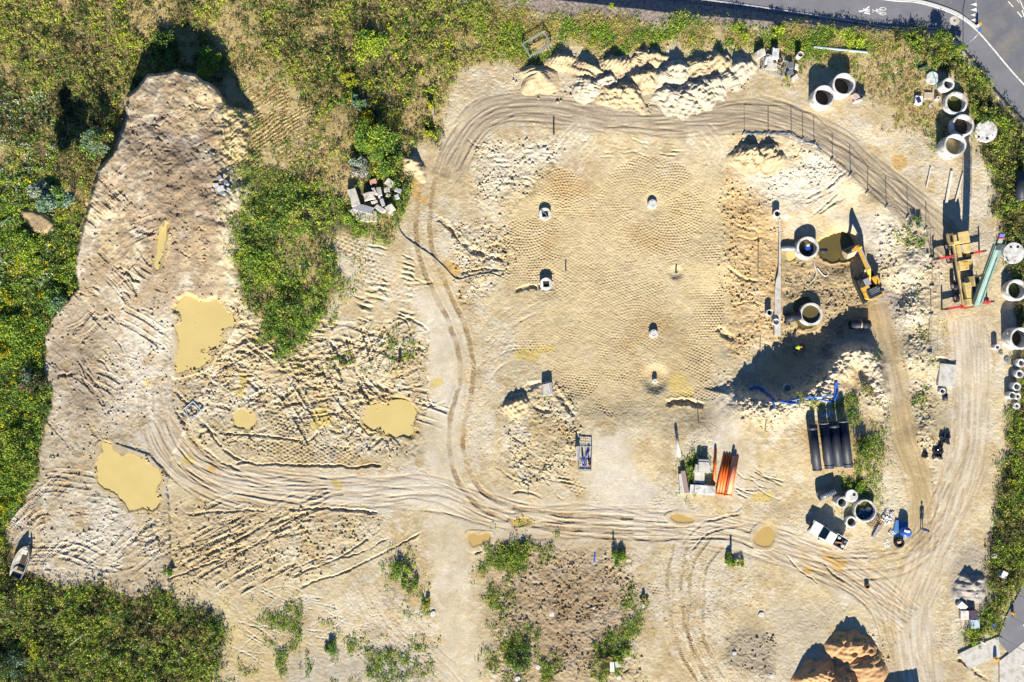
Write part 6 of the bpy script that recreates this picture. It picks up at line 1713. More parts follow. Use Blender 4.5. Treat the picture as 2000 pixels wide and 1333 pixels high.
    MB().box((L * 1.06, 0, 0), (.45, .6, .35)).build('sheave_block', mat('sheave_blue', (.10, .11, .35), .5), bo, .03); MB().box((L * 1.02, 0, .1), (.12, .75, .35)).build('red_plate', M_RED, bo)
    ram = MB(); ram.cyl((-1.2, -.1, 1.9), tuple(f3 + d * L * .5 + np.array((0, 0, -.4))), .16, .13, 12); ram.build('luffing_ram', M_CREAM, o)
    return o
crane()

# ------------------------------------------------------------------ white pickup
def pickup():
    ang = heading(1643, 1058, 1587, 1026)      # nose points up and left
    x, y, z = G(1612, 1043)
    o = empty('pickup_truck', (x, y, z), ang, 'white double-cab pickup with scrap in its open bed', 'pickup truck')
    body = MB()
    prof = [(-2.55, .55), (-2.5, .42), (2.35, .42), (2.5, .55), (2.5, .8), (2.42, .98), (1.25, 1.08), (1.1, 1.1), (-.75, 1.1), (-.78, .95), (-2.55, .95)]
    body.side(prof, -.86, .86)
    body.build('body', M_WHITEP, o, .05)
    bw = MB()
    bw.box((-1.67, .82, 1.02), (1.74, .08, .22)); bw.box((-1.67, -.82, 1.02), (1.74, .08, .22)); bw.box((-2.5, 0, 1.02), (.08, 1.56, .22)); bw.build('bed_wall', M_WHITEP, o, .02)
    MB().box((-1.65, 0, .957), (1.6, 1.5, .01)).build('bed_floor', M_DARK, o)
    V = [(-.78, -.82, 1.08), (1.2, -.82, 1.08), (1.2, .82, 1.08), (-.78, .82, 1.08), (-.66, -.68, 1.72), (.42, -.68, 1.74), (.42, .68, 1.74), (-.66, .68, 1.72)]
    cb = MB(); cb.add(V, [(3, 2, 1, 0), (4, 5, 6, 7), (0, 1, 5, 4), (1, 2, 6, 5), (2, 3, 7, 6), (3, 0, 4, 7)])
    cab = cb.build('cab', M_WHITEP, o, .04)
    def pane(name, q):
        n = np.cross(np.array(q[1]) - np.array(q[0]), np.array(q[2]) - np.array(q[0])); n = n / np.linalg.norm(n) * .012
        MB().add([tuple(np.array(p) + n) for p in q], [tuple(range(len(q)))]).build(name, M_GLASS, cab)
    lerp = lambda a, b, t: tuple(np.array(a) * (1 - t) + np.array(b) * t)
    q = [V[1], V[2], V[6], V[5]]
    def inset(q, k):
        c = np.mean(np.array(q), 0); return [tuple(c + (np.array(p) - c) * k) for p in q]
    pane('windscreen', inset(q, .9)); pane('rear_window', inset([V[3], V[0], V[4], V[7]], .8))
    for s in ((V[0], V[1], V[5], V[4]), (V[2], V[3], V[7], V[6])):
        a, b, c_, d_ = s
        pane('side_window', inset([lerp(a, b, .06), lerp(a, b, .42), lerp(d_, c_, .5), lerp(d_, c_, .06)], .86)); pane('side_window', inset([lerp(a, b, .46), lerp(a, b, .92), lerp(d_, c_, .94), lerp(d_, c_, .54)], .86))
    for s in (1, -1):
        for xx in (1.55, -1.6):
            w = MB(); w.cyl((xx, s * .68, .36), (xx, s * .90, .36), .36, .36, 22); wo = w.build('wheel', M_BLACKR, o)
            MB().cyl((xx, s * .90, .36), (xx, s * .92, .36), .2, .18, 14).build('rim', M_STEEL, wo)
        MB().box((2.47, s * .66, .84), (.1, .34, .16)).build('headlight', M_LAMP, o, .02); MB().box((-2.56, s * .78, .85), (.04, .14, .3)).build('tail_light', M_TAIL, o)
        MB().box((.95, s * .98, 1.15), (.14, .2, .16)).build('side_mirror', M_DARK, o, .02)
    MB().box((2.5, 0, .6), (.12, 1.5, .25)).build('bumper', M_DARK, o, .03)
    MB().box((2.47, 0, .82), (.08, .8, .16)).build('grille', M_DARK, o)
    def inbed(name, c, s, m, lab, rz, cat):
        a, b = rotz(c[0], c[1], ang)
        tag(MB().box((0, 0, s[2] / 2), s, rz + ang).build(name, m, None, .02, (x + a, y + b, z + .97)), lab, cat, 'scrap in the pickup bed')
    inbed('scrap_box', (-1.15, .3, 0), (.5, .35, .3), M_DARK, 'dark box in the pickup bed behind the cab', .3, 'scrap'); inbed('scrap_board', (-1.4, .1, 0), (.9, .16, .42), M_PINK, 'dusty pink board lying in the pickup bed', .4, 'scrap')
    inbed('scrap_box', (-1.7, -.35, 0), (.6, .4, .25), M_BLACKR, 'black bundle in the middle of the pickup bed', -.3, 'scrap'); inbed('scrap_bag', (-2.1, .25, 0), (.4, .4, .35), M_WHITED, 'whitish bag near the tailgate of the pickup', .2, 'scrap')
    inbed('scrap_box', (-2.15, -.4, 0), (.35, .3, .3), M_GREYP, 'grey canister in the rear corner of the pickup bed', .1, 'scrap'); inbed('scrap_plank', (-1.55, .68, 0), (1.9, .1, .34), M_WOOD, 'brown plank along the side of the pickup bed', 0, 'scrap'); inbed('scrap_bag', (-1.25, -.45, 0), (.35, .3, .28), M_WHITED, 'small pale bag by the cab in the pickup bed', .5, 'scrap')
pickup()

# ------------------------------------------------------------------ people
def skinned(name, nodes, edges, m, parent, root=0):
    me = bpy.data.meshes.new(name)
    me.from_pydata([n[:3] for n in nodes], edges, [])
    me.materials.append(m)
    ob = bpy.data.objects.new(name, me); COL.objects.link(ob); ob.parent = parent
    ob.modifiers.new('skin', 'SKIN')
    for i, n in enumerate(nodes):
        sv = me.skin_vertices[0].data[i]; sv.radius = (n[3], n[3]); sv.use_root = (i == root)
    ss = ob.modifiers.new('sub', 'SUBSURF'); ss.levels = 1; ss.render_levels = 1
    return ob
def person(px, py, ang, label, jacket, trousers, lean=0.0, reach=.1, helmet=None):
    x, y, z = G(px, py)
    o = empty('person', (x, y, z), ang, label, 'person')
    def L(p):      # lean the part above the hips
        a, b, c_ = p
        if c_ <= .95: return p
        h = c_ - .95
        return (a + h * math.sin(lean), b, .95 + h * math.cos(lean))
    N, E = [], []
    def nd(a, b, c_, r, par=None, lean_=True):
        q = L((a, b, c_)) if lean_ else (a, b, c_)
        N.append((*q, r))
        if par is not None: E.append((par, len(N) - 1))
        return len(N) - 1
    pel = nd(0, 0, .95, .13); ws = nd(0, 0, 1.1, .12, pel); ch = nd(0, 0, 1.3, .15, ws); nb = nd(0, 0, 1.46, .075, ch); nk = nd(.01, 0, 1.53, .055, nb); hd = nd(.03, 0, 1.63, .10, nk); nd(.02, 0, 1.73, .07, hd); nd(.135, 0, 1.62, .018, hd)
    for s in (1, -1):
        sh = nd(0, s * .19, 1.42, .065, ch); el = nd(.03, s * .25, 1.14, .046, sh)
        e = N[el]; w_ = nd(e[0] + reach, s * .24, e[2] - .23, .032, el, False); pm = nd(N[w_][0] + .03, s * .24, N[w_][2] - .08, .036, w_, False)
        p0 = N[pm]
        for k, (dy, ln) in enumerate(((.03, .07), (.012, .085), (-.008, .08), (-.026, .06))):
            f = nd(p0[0] + .015, p0[1] + dy, p0[2] - .045, .009, pm, False); nd(p0[0] + .03, p0[1] + dy, p0[2] - .045 - ln * .8, .008, f, False)
        t = nd(p0[0] + .035, p0[1] - s * .03, p0[2] + .0, .010, pm, False); nd(p0[0] + .055, p0[1] - s * .035, p0[2] - .045, .009, t, False)
        hp = nd(0, s * .10, .88, .088, pel, False); kn = nd(.03, s * .11, .49, .058, hp, False); an = nd(0, s * .12, .09, .042, kn, False); nd(.15, s * .13, .05, .042, an, False)
    skinned('body', N, E, M_SKIN, o)
    N2_, E2_ = N, E
    N, E = [], []
    pel = nd(0, 0, .90, .15); ws = nd(0, 0, 1.1, .145, pel); ch = nd(0, 0, 1.3, .175, ws); nd(0, 0, 1.44, .095, ch)
    for s in (1, -1):
        sh = nd(0, s * .2, 1.42, .085, ch); el = nd(.03, s * .255, 1.14, .062, sh); e = N[el]; nd(e[0] + reach * .9, s * .245, e[2] - .2, .047, el, False)
    skinned('jacket', N, E, jacket, o)
    N, E = [], []
    pel = nd(0, 0, .95, .14, None, False)
    for s in (1, -1):
        hp = nd(0, s * .10, .86, .105, pel, False); kn = nd(.03, s * .11, .49, .074, hp, False); nd(0, s * .12, .1, .06, kn, False)
    skinned('trousers', N, E, trousers, o)
    N, E = [], []
    for s in (1, -1):
        MB().box((.06, s * .125, .05), (.29, .105, .1)).build('shoe', M_BLACKR, o, .03)
    c = L((.02, 0, 1.66))
    MB().lathe([(.115, -.02), (.12, .03), (.10, .09), (.05, .125), (.001, .13)], 16, c=c, smooth=True, closed=False).build('helmet' if helmet else 'hair', helmet or M_HAIR, o)
    for s in (1, -1):
        c = L((.122, s * .036, 1.655)); MB().lathe([(.001, -.011), (.011, 0), (.001, .011)], 8, c=c, closed=False).build('eye', M_DARK, o)
    c = L((.118, 0, 1.585)); MB().box(c, (.015, .05, .014)).build('mouth', mat('lips', (.38, .16, .13), .6), o)
person(1799.5, 1031.5, R(-80), 'person in blue workwear standing alone on the sandy road, casting a long shadow', M_DENIM, M_DENIM)
person(1549.5, 679.5, R(15), 'person in a yellow-green safety vest working in the shade of the spoil heap', M_HIVIS, M_TROUS, .75, .16, M_HIVISO)

# ------------------------------------------------------------------ old boat hull in the weeds
def boat():
    x, y, z = G(46, 1097)
    o = empty('old_boat', (x, y, z), heading(36, 1122, 55, 1072), 'old white open boat lying in the weeds at the west edge', 'boat')
    secs = [(-2.1, .72, .6), (-1.3, .92, .68), (-.3, 1.0, .72), (.8, .94, .74), (1.7, .64, .8), (2.3, .14, .9)]
    V, F = [], []
    n = 9
    for out in (0, 1):
        for xx, hw, hh in secs:
            for i in range(n):
                t = math.pi * i / (n - 1)
                k = .90 if out else 1.0
                yy = -hw * k * math.cos(t); zz = hh - (hh - (.10 if out else .0)) * (math.sin(t) ** .7)
                V.append((xx * (1 if not out else .97), yy, zz + (.0 if out == 0 else .02)))
    m = len(secs)
    for out in (0, 1):
        o0 = out * m * n
        for j in range(m - 1):
            for i in range(n - 1):
                q = (o0 + j * n + i, o0 + j * n + i + 1, o0 + (j + 1) * n + i + 1, o0 + (j + 1) * n + i)
                F.append(q if out else q[::-1])
    for j in range(m - 1):
        for i in (0, n - 1): F.append((j * n + i, (j + 1) * n + i, m * n + (j + 1) * n + i, m * n + j * n + i))
    F.append(tuple(range(n))); F.append(tuple(m * n + i for i in range(n)))
    MB().add(V, F, True).build('hull', mat('weathered_hull', (.33, .34, .34), .6, 0, .25, 2, .3, dirt=(.2, .18, .14), dirt_amt=.4), o)
    MB().box((.2, 0, .12), (2.8, 1.1, .1)).build('dark_floor', M_DARKE, o, .03)  # dark slab laid over the boat's floor
    MB().box((1.55, 0, .68), (.7, .75, .06), 0, .8).build('bow_deck', M_WHITED, o, .02)
    MB().box((-1.2, 0, .5), (.3, 1.3, .05)).build('bench', M_WOOD, o)
boat()

# ------------------------------------------------------------------ road furniture
def sign_post():
    x, y, z = W(1881, 90, float(road_z(1881, 90)))
    o = empty('sign_post', (x, y, z), 0, 'slender grey sign post with a small blue sign at the road bend', 'sign post')
    MB().tube([(0, 0, -.2), (0, 0, 2.2), (.25, .35, 2.7), (.45, 1.1, 2.85)], .045, 8).build('pole', M_STEEL, o)
    MB().box((.42, .9, 2.9), (.5, .28, .04), R(60)).build('sign_plate', mat('sign_blue', (.03, .16, .42), .5), o)
sign_post()
def lamp_post(px, py, h, ang, label, reach=1.2):
    x, y, z = G(px, py)
    o = empty('street_lamp', (x, y, z), ang, label, 'street lamp', 'street lamps at the southeast path')
    MB().tube([(0, 0, -.2), (0, 0, h)], [.055, .04], 8).build('pole', M_STEEL, o)
    MB().tube([(0, 0, h - .05), (reach * .5, 0, h + .15), (reach, 0, h + .2)], .04, 6).build('arm', M_STEEL, o)
    MB().box((reach + .25, 0, h + .2), (.6, .25, .1)).build('lamp_head', M_WHITED, o, .03)
lamp_post(1950.5, 1242, 6.5, R(-140), 'tall grey lamp post beside the light concrete ramp')
lamp_post(1976, 1206, 3.4, R(160), 'lamp post with a white head above the southeast path', .5)
lamp_post(1984, 1160, 4.0, R(-30), 'grey lamp post at the right edge north of the white-headed one', .6)
x, y, z = G(1942, 1285)
o = empty('marker_barrel', (x, y, z), 0, 'small orange and white marker post beside the light pavement', 'marker')
MB().lathe([(.001, 0), (.25, 0), (.22, .7), (.18, .8), (.001, .8)], 16, closed=False).build('body', M_YSIGN, o); MB().lathe([(.24, .3), (.25, .3), (.24, .5), (.23, .5)], 16).build('band', M_WHITEP, o)
x, y, z = W(1908, 52, float(road_z(1908, 52)))
o = empty('kerb_marker', (x, y, z), 0, 'low white and yellow kerb marker where the yield triangles end', 'marker')
MB().box((0, 0, .35), (.3, .3, .7), .5).build('post', M_WHITEP, o, .03); MB().box((0, 0, .73), (.34, .34, .06), .5).build('cap', M_YSIGN, o)
x, y, z = G(1975.5, 1196)
tag(MB().box((0, 0, .3), (.32, .32, .6), .4).build('utility_box', M_YSIGN, None, .03, (x, y, z)), 'small orange utility post by the southeast path edge', 'utility post')
def manhole_cover(px, py):
    x, y, z = W(px, py, float(road_z(px, py)))
    o = empty('street_manhole', (x, y, z), R(-20), 'pale octagonal frame with a small manhole lid on the cycle path', 'manhole')
    q = [(.62 * math.cos(t) * 1.1, .62 * math.sin(t)) for t in np.linspace(.39, .39 + 2 * math.pi, 9)[:-1]]
    MB().prism(q, -.05, .03).build('frame', M_CONC, o); MB().lathe([(.001, .035), (.16, .035)], 16, closed=False).build('lid', M_RUST, o)
manhole_cover(1864, 41)
# southeast path and paving
strip('path', [(1948, 1250), (1968, 1200), (1990, 1160), (2030, 1080), (2080, 980)], [(1990, 1300), (2030, 1230), (2060, 1180), (2090, 1110), (2130, 1010)], M_PATH, .10, 40, 4, z=.32)
strip('concrete_ramp', [(1872, 1278), (1905, 1262), (1950, 1244)], [(1893, 1308), (1920, 1294), (1954, 1282)], M_CONC, .10, 20, 3, z=.33, thick=.3)
strip('pavement', [(1952, 1292), (1990, 1262), (2040, 1218), (2100, 1160)], [(1952, 1390), (1990, 1390), (2040, 1390), (2120, 1390)], M_CONC, .12, 30, 6, z=.33, thick=.3)
# the site hut that throws the square shadow at the bottom edge
def container():
    x, y, _ = W(1752, 1408, 0); z = gz(x, y)
    o = empty('site_container', (x, y, z), R(9), 'grey steel site container just below the frame, throwing a square shadow', 'container')
    MB().box((0, 0, 1.3), (5.4, 2.4, 2.5)).build('shell', M_GREYP, o, .03)
    rb = MB()
    for k in range(22): rb.box((-2.55 + k * .243, 1.215, 1.3), (.11, .04, 2.3)); rb.box((-2.55 + k * .243, -1.215, 1.3), (.11, .04, 2.3))
    rb.build('side_ribs', M_GREYP, o)
    for s in (-.6, .6): MB().box((2.72, s, 1.3), (.05, 1.1, 2.3)).build('door', M_GREYP, o, .01)
container()
# ------------------------------------------------------------------ plants
M_LEAF = attr_mat('leaves', .75, 0, .12, transl=.28)
PALETTE = {
    'olive': (.120, .125, .030), 'green': (.062, .115, .022), 'bright': (.170, .215, .028), 'dark': (.032, .052, .018), 'tan': (.36, .28, .13), 'brown': (.14, .10, .055),
    'white': (.46, .45, .42), 'yellow': (.52, .47, .016), 'gold': (.56, .40, .010), 'blue': (.105, .165, .120), 'grey': (.19, .22, .18), 'lime': (.24, .30, .03)}
PK = list(PALETTE)
for _k in PALETTE:
    _f = {'olive': 3.5, 'green': 2.25, 'bright': 1.95, 'dark': 1.8, 'white': 1.0, 'yellow': 1.15, 'gold': 1.1, 'tan': 1.25, 'brown': 1.4, 'dark': 1.4}.get(_k, 1.75)
    PALETTE[_k] = tuple(c * _f for c in PALETTE[_k])
PV = np.array([PALETTE[k] for k in PK])
def leaves(P, L, Wd, col, upright, r):
    """one diamond leaf per row of P."""
    n = len(P)
    N_ = r.normal(size=(n, 3)); N_[:, 2] = np.abs(N_[:, 2]) + upright
    N_ /= np.linalg.norm(N_, axis=1)[:, None]
    U = np.cross(N_, r.normal(size=(n, 3))); U /= np.linalg.norm(U, axis=1)[:, None] + 1e-9
    Wv = np.cross(N_, U)
    l, w = L[:, None], Wd[:, None]
    V = np.stack([P - U * l, P - Wv * w + U * l * .15, P + U * l, P + Wv * w + U * l * .15], 1).reshape(-1, 3)
    F = np.arange(4 * n).reshape(n, 4)
    return V, F, np.repeat(col, 4, 0)

def scatter_plants(mask, n_pl, r):
    """plant feet drawn from a density mask; returns pixel coords and world feet."""
    w = mask.ravel().astype(np.float64); w /= w.sum()
    idx = r.choice(w.size, n_pl, p=w)
    j, i = idx // NX, idx % NX
    px = gx[i] + r.uniform(-.6, .6, n_pl); py = gy[j] + r.uniform(-.6, .6, n_pl)
    z = Z[j, i]
    k = (1 - z / CAMH) / PXM
    return i, j, px, py, np.stack([(px - CX) * k, (CY - py) * k, z], -1)

def samp(field, i, j): return field[j, i]
SP_A, SP_B, SP_C, SP_D = fbm(34, 1201, 4, .6), fbm(22, 1301, 3, .6), fbm(50, 1401, 3, .6), fbm(15, 1501, 2)
def species(kind, i, j, px, py, r):
    """species index, height factor per plant."""
    n = len(i)
    a, b, c, d = samp(SP_A, i, j), samp(SP_B, i, j), samp(SP_C, i, j), samp(SP_D, i, j)
    u = r.random(n)
    sp = np.full(n, PK.index('olive'))
    def put(cond, name): sp[cond] = PK.index(name)
    if kind == 'straw':
        put(u < .75, 'tan'); put((u > .75) & (u < .85), 'brown'); put((b > .58) & (u < .5), 'green'); put((d > .72) & (u < .4), 'olive')
        return sp, np.where(sp == PK.index('green'), 1.3, .8)
    if kind == 'verge':
        put(u < .62, 'tan'); put((u >= .62) & (u < .8), 'olive'); put((a > .53) & (u > .2), 'green'); put((a > .56) & (u < .5), 'bright'); put((b > .66) & (u < .3), 'yellow')
        return sp, np.ones(n)
    if kind == 'green':
        put(u < .75, 'green'); put(u < .28, 'bright'); put((u > .8) & (u < .9), 'tan')
        return sp, np.ones(n)
    put(u < .25, 'green'); put((u >= .25) & (u < .42), 'dark'); put((u > .86), 'tan')
    h = np.ones(n)
    if kind == 'meadow':
        west = (px < 160) & (py > 420) | (px < 90) & (py > 330)
        mid = (px > 430) & (py > 360)
        lush = west | mid
        put((a > .56) & (u < .45), 'bright'); put((a < .42) & (u < .75), 'dark')
        put((u > .70) & ~lush, 'tan'); put((b > .52) & (u > .45) & ~lush, 'tan'); put((c > .60) & (d > .5) & (u > .65) & ~lush, 'brown')
        put(lush & (u > .25) & (u < .7), 'green'); put(lush & (u > .8), 'olive'); put(lush & (a > .5) & (u > .7), 'bright')
        put((px < 110) & (py > 180) & (py < 560) & (b > .46) & (u > .55), 'white')
        fl = ((d > .60) & (b > .50)) & (u > .42)
        put(fl & ((px > 640) & (px < 890) & (py > 30) & (py < 290) | west | (px > 230) & (px < 330) & (py < 130)), 'yellow')
        put(fl & (west | (px > 680) & (px < 760) & (py > 190) & (py < 270)) & (r.random(n) < .55), 'gold')
        put(fl & (u > .95), 'yellow')
        h = np.where(lush, 1.25, .8) * (.55 + .9 * a)
    elif kind == 'corner':
        put((a > .5) & (u > .42) & (u < .75), 'bright'); put((a < .42) & (u < .7), 'dark'); put((b > .66) & (d > .6) & (u > .6), 'yellow'); put((c > .58) & (u > .6), 'tan'); put((d > .74) & (u > .8), 'white')
        h = .7 + .7 * a
    elif kind == 'roadside':
        put((a > .5) & (u > .42) & (u < .8), 'bright'); put((a < .45) & (u < .6), 'dark'); put((b > .7) & (d > .62) & (u > .7), 'yellow'); put((c > .55) & (u > .7), 'tan')
        h = .6 + .8 * a
    return sp, h
def plant_mass(name, label, items, seed, group=None):
    r = np.random.default_rng(seed)
    PV_, LL, WW, CC, UP = [], [], [], [], []
    for kind, mask, n_pl, hgt, per, lf in items:
        i, j, px, py, P = scatter_plants(mask, n_pl, r)
        sp, hf = species(kind, i, j, px, py, r)
        H_ = hgt * hf * r.uniform(.45, 1.35, n_pl)
        rad = (.16 + .22 * r.random(n_pl)) * (1.3 if kind != 'straw' else .8)
        base = PV[sp] * r.uniform(.72, 1.3, (n_pl, 1))
        flower = (sp == PK.index('yellow')) | (sp == PK.index('gold')) | (sp == PK.index('white'))
        n = n_pl * per
        rep = np.repeat(np.arange(n_pl), per)
        t = r.uniform(0, 2 * np.pi, n); q = np.sqrt(r.random(n))
        zz = H_[rep] * (1 - .55 * q ** 2) * r.random(n) ** .55
        pos = P[rep] + np.stack([rad[rep] * q * np.cos(t), rad[rep] * q * np.sin(t), zz + .03], -1)
        size = lf * r.uniform(.6, 1.4, n)
        col = base[rep] * r.uniform(.7, 1.35, (n, 1))
        low = flower[rep] & (zz < .62 * H_[rep])
        col[low] = PV[PK.index('green')] * r.uniform(.7, 1.3, (int(low.sum()), 1))
        grassy = (sp[rep] == PK.index('tan')) | (sp[rep] == PK.index('olive')) & (r.random(n) < .5)
        wd = np.where(grassy, .16, .45) * size
        ln = np.where(grassy, 1.5, 1.0) * size
        PV_.append(pos); LL.append(ln); WW.append(wd); CC.append(col)
    P_, L_, W_, C_ = np.concatenate(PV_), np.concatenate(LL), np.concatenate(WW), np.concatenate(CC)
    V, F, Cc = leaves(P_, L_, W_, C_, .55, r)
    o = np_mesh(name, V, F, M_LEAF, Cc)
    return tag(o, label, 'vegetation', group, 'stuff')
def amask(*names):
    out = np.zeros((NY, NX), np.float32)
    for n, m, d, h, k, g in AREAS:
        if n in names:
            f = m * d
            if g: f = f * sstep(g, g + .12, N2 * .6 + N1 * .4)
            out = np.maximum(out, f)
    return out
keep = 1 - np.clip(dirtpatch * 2, 0, 1)
for (px, py, r_) in ((724, 388, 46), (1049, 90, 24)): keep *= 1 - np.exp(-(((X - px) / r_) ** 2 + ((Y - py) / (r_ * .8)) ** 2) ** 3)
for (px, py, r_) in ((1926, 257, 26), (1981, 494, 24), (1866, 284, 26), (1881, 245, 26), (1868, 202, 26), (1853, 165, 15), (1821, 152, 16), (1818, 105, 6), (1795, 196, 11), (1813, 187, 11), (1986, 567, 26), (1994, 662, 28), (1990, 725, 16), (1985, 760, 16), (1980, 775, 16), (1986, 794, 12),
                     (46, 1097, 34), (1994, 365, 14), (1960, 1122, 11), (1510, 125, 26), (1605, 190, 26), (1645, 168, 26), (1640, 98, 8), (1682, 186, 12), (1905, 1220, 12), (1885, 1190, 14), (1690, 998, 27), (1645, 982, 13), (1663, 970, 15), (1614, 964, 18), (1940, 1222, 7), (1728, 650, 22), (1742, 720, 20), (1755, 790, 20), (1768, 850, 20), (1785, 915, 20)):
    keep *= 1 - np.exp(-(((X - px) / r_) ** 2 + ((Y - py) / r_) ** 2) ** 4)
onfr = ((X > -40) & (X < 2040) & (Y > -45) & (Y < 1375)).astype(np.float32)
mm = amask('meadow') * keep * onfr
west_lush = ((X < 165) & (Y > 400) | (X > 430) & (Y > 350)).astype(np.float32)
west_lush = west_lush * (1 - ((X > 595) & (Y > 350) & (Y < 480)))
mm_gap = 1 - .9 * sstep(.47, .58, N1 * .5 + N2 * .5) * (1 - .55 * west_lush)
midm = ((X > 430) & (X < 690) & (Y > 340)).astype(np.float32)
mm_gap *= 1 - .75 * midm * sstep(.42, .60, SP_C * .4 + N2 * .6)
plant_mass('weeds', 'tall mottled weeds and grasses covering the northwest and middle meadow', [('meadow', mm * mm_gap * (1 + .6 * west_lush), 21000, .62, 14, .115), ('straw', mm, 12000, .38, 8, .095)], 31)
plant_mass('weeds', 'dense green weeds with yellow flowers in the southwest corner', [('corner', amask('corner') * onfr * keep, 7200, .75, 15, .115)], 32)
plant_mass('weeds', 'roadside weeds between the site and the eastern road', [('roadside', amask('roadside') * onfr * keep, 7200, .6, 15, .105)], 33)
plant_mass('grass', 'short dry grass with green tufts along the northern verge and yard', [('verge', amask('verge') * keep, 7000, .24, 10, .095), ('straw', amask('dry') * onfr * keep, 5200, .16, 8, .09)], 34)
plant_mass('weeds', 'thin green weeds on spoil heaps and bare southern ground', [('green', amask('spoil', 'low') * keep, 5000, .3, 11, .095)], 35)

# ---- single shrubs and clumps: crown and stem each
def shrub(name, px, py, r_px, h, cols, label, cat, n=1400, lf=.13, group=None, seed=0, squash=1.0, stem=True, flowers=None):
    x, y, z = G(px, py)
    k = z
    r = np.random.default_rng(seed + int(px * 3 + py))
    o = empty(name, (x, y, z), 0, label, cat, group)
    R0 = r_px / PXM
    nb = max(4, int(R0 * 7))
    bt = r.uniform(0, 6.28, nb); bq = np.sqrt(r.random(nb)) * .78
    bc = np.stack([R0 * bq * np.cos(bt), R0 * bq * np.sin(bt) * squash, h * (.38 + .42 * (1 - bq ** 2)) * r.uniform(.8, 1.2, nb)], -1)
    br = R0 * r.uniform(.22, .42, nb)
    w = r.integers(0, nb, n)
    d = r.normal(size=(n, 3)); d /= np.linalg.norm(d, axis=1)[:, None]
    d *= (r.random(n) ** .4)[:, None]
    P = bc[w] + d * br[w][:, None] * np.array((1, 1, .8))
    P[:, 2] = np.maximum(P[:, 2], .05)
    pal = np.array([PALETTE[c] for c in cols])
    tone = r.integers(0, len(cols), nb)
    col = pal[np.where(r.random(n) < .7, tone[w], r.integers(0, len(cols), n))] * r.uniform(.7, 1.35, (n, 1))
    if flowers:
        top = (P[:, 2] > .6 * h) & (r.random(n) < .5)
        col[top] = np.array(PALETTE[flowers]) * r.uniform(.8, 1.2, (int(top.sum()), 1))
    sz = lf * r.uniform(.6, 1.4, n)
    V, F, Cc = leaves(P, sz, sz * .45, col, .5, r)
    cr = np_mesh('crown', V, F, M_LEAF, Cc); cr.parent = o
    if stem:
        mb = MB()
        for q in range(min(nb, 7)):
            b = bc[q]; mb.tube([(0.03 * q, 0, -.1), (b[0] * .4, b[1] * .4, b[2] * .5), tuple(b)], [.05, .035, .015], 5)
        mb.build('stem', M_WOOD, o)
    return o
SG = 'shrubs in the meadow'
shrub('willow_tree', 142, 398, 36, 7.6, ('blue', 'grey', 'blue', 'green'), 'tall blue-green willow beside the bare dirt patch at the west edge', 'tree', 10000, .19, None, 7)
for a in ((207, 290, 36, 3.6, ('green', 'olive', 'blue'), 'round green shrub in the shadow at the north end of the embankment', 2400),
          (738, 275, 46, 2.0, ('green', 'bright', 'green'), 'big bright green bush north of the rubble heap', 3600), (704, 330, 22, 1.5, ('grey', 'blue', 'white'), 'silvery grey-green bush touching the rubble heap', 1700),
          (699, 203, 18, 1.0, ('blue', 'green'), 'bluish grass tussock beside a bare patch in the meadow', 1200), (727, 97, 40, 1.1, ('lime', 'bright', 'lime', 'green'), 'patch of lime-green broad leaves in the northern meadow', 2200),
          (772, 330, 30, 1.4, ('green', 'bright', 'dark'), 'green bush between the big bright one and the west track', 1700), (412, 128, 34, 1.4, ('green', 'green', 'bright'), 'green bush right of the embankment tip', 2300),
          (330, 92, 34, 1.2, ('green', 'dark'), 'dark low bush in the shade of the embankment tip', 1500), (70, 745, 30, 1.5, ('dark', 'brown', 'blue'), 'dark grey-brown bush at the west edge of the dirt', 1700),
          (118, 590, 28, 1.5, ('blue', 'green', 'green'), 'blue-green bush at the bend of the west dirt edge', 1600), (60, 490, 40, 1.4, ('bright', 'green', 'lime'), 'bright green bush south of the bare dirt patch', 2300),
          (30, 640, 34, 1.4, ('green', 'bright'), 'leafy green bush at the west edge beside golden flowers', 1900), (40, 860, 36, 1.4, ('green', 'bright', 'dark'), 'broad green bush at the southwest edge of the dirt', 2200),
          (560, 590, 34, 1.0, ('green', 'dark', 'olive'), 'dark green thicket in the south of the middle weeds', 1900), (600, 420, 34, 1.0, ('green', 'olive'), 'olive green thicket west of the rubble heap', 1900),
          (30, 1290, 40, 1.5, ('dark', 'blue', 'dark'), 'dark shadowy bush in the far southwest corner', 1900)):
    px, py, r_, h, cols, lab, n = a
    shrub('shrub', px, py, r_, h, cols, lab, 'shrub', n, .13, SG, 7)
for px, py, r_, lab, fl in ((38, 520, 22, 'golden flowering clump at the west edge south of the bright green bush', 'gold'), (715, 238, 24, 'golden flowering clump on the north side of the big bright bush', 'gold'), (20, 590, 22, 'yellow flowering clump hugging the west edge of the picture', 'gold'),
                            (12, 990, 14, 'yellow flowering clump at the west end of the dirt, above the boat', 'yellow'), (840, 262, 12, 'yellow flowering clump at the meadow edge by the west track', 'yellow'), (840, 208, 10, 'small yellow flowering clump beside the grey log', 'yellow'),
                            (685, 155, 18, 'yellow flowering clump north of the bluish tussock', 'yellow'), (75, 1265, 20, 'bright yellow flowering clump in the southwest corner', 'yellow'), (1890, 845 + 90, 0, '', 'yellow'), (1972, 937, 8, 'yellow flowering clump in the eastern verge below the foil heaps', 'yellow'), (10, 690, 18, 'orange-yellow clump at the west edge beside the leafy bush', 'gold')):
    if r_: shrub('goldenrod', px, py, r_, .95, ('green', 'bright'), lab, 'flower clump', 260 + r_ * 26, .10, 'golden flowering clumps', 9, flowers=fl)
WG = 'weed clumps on bare sand'
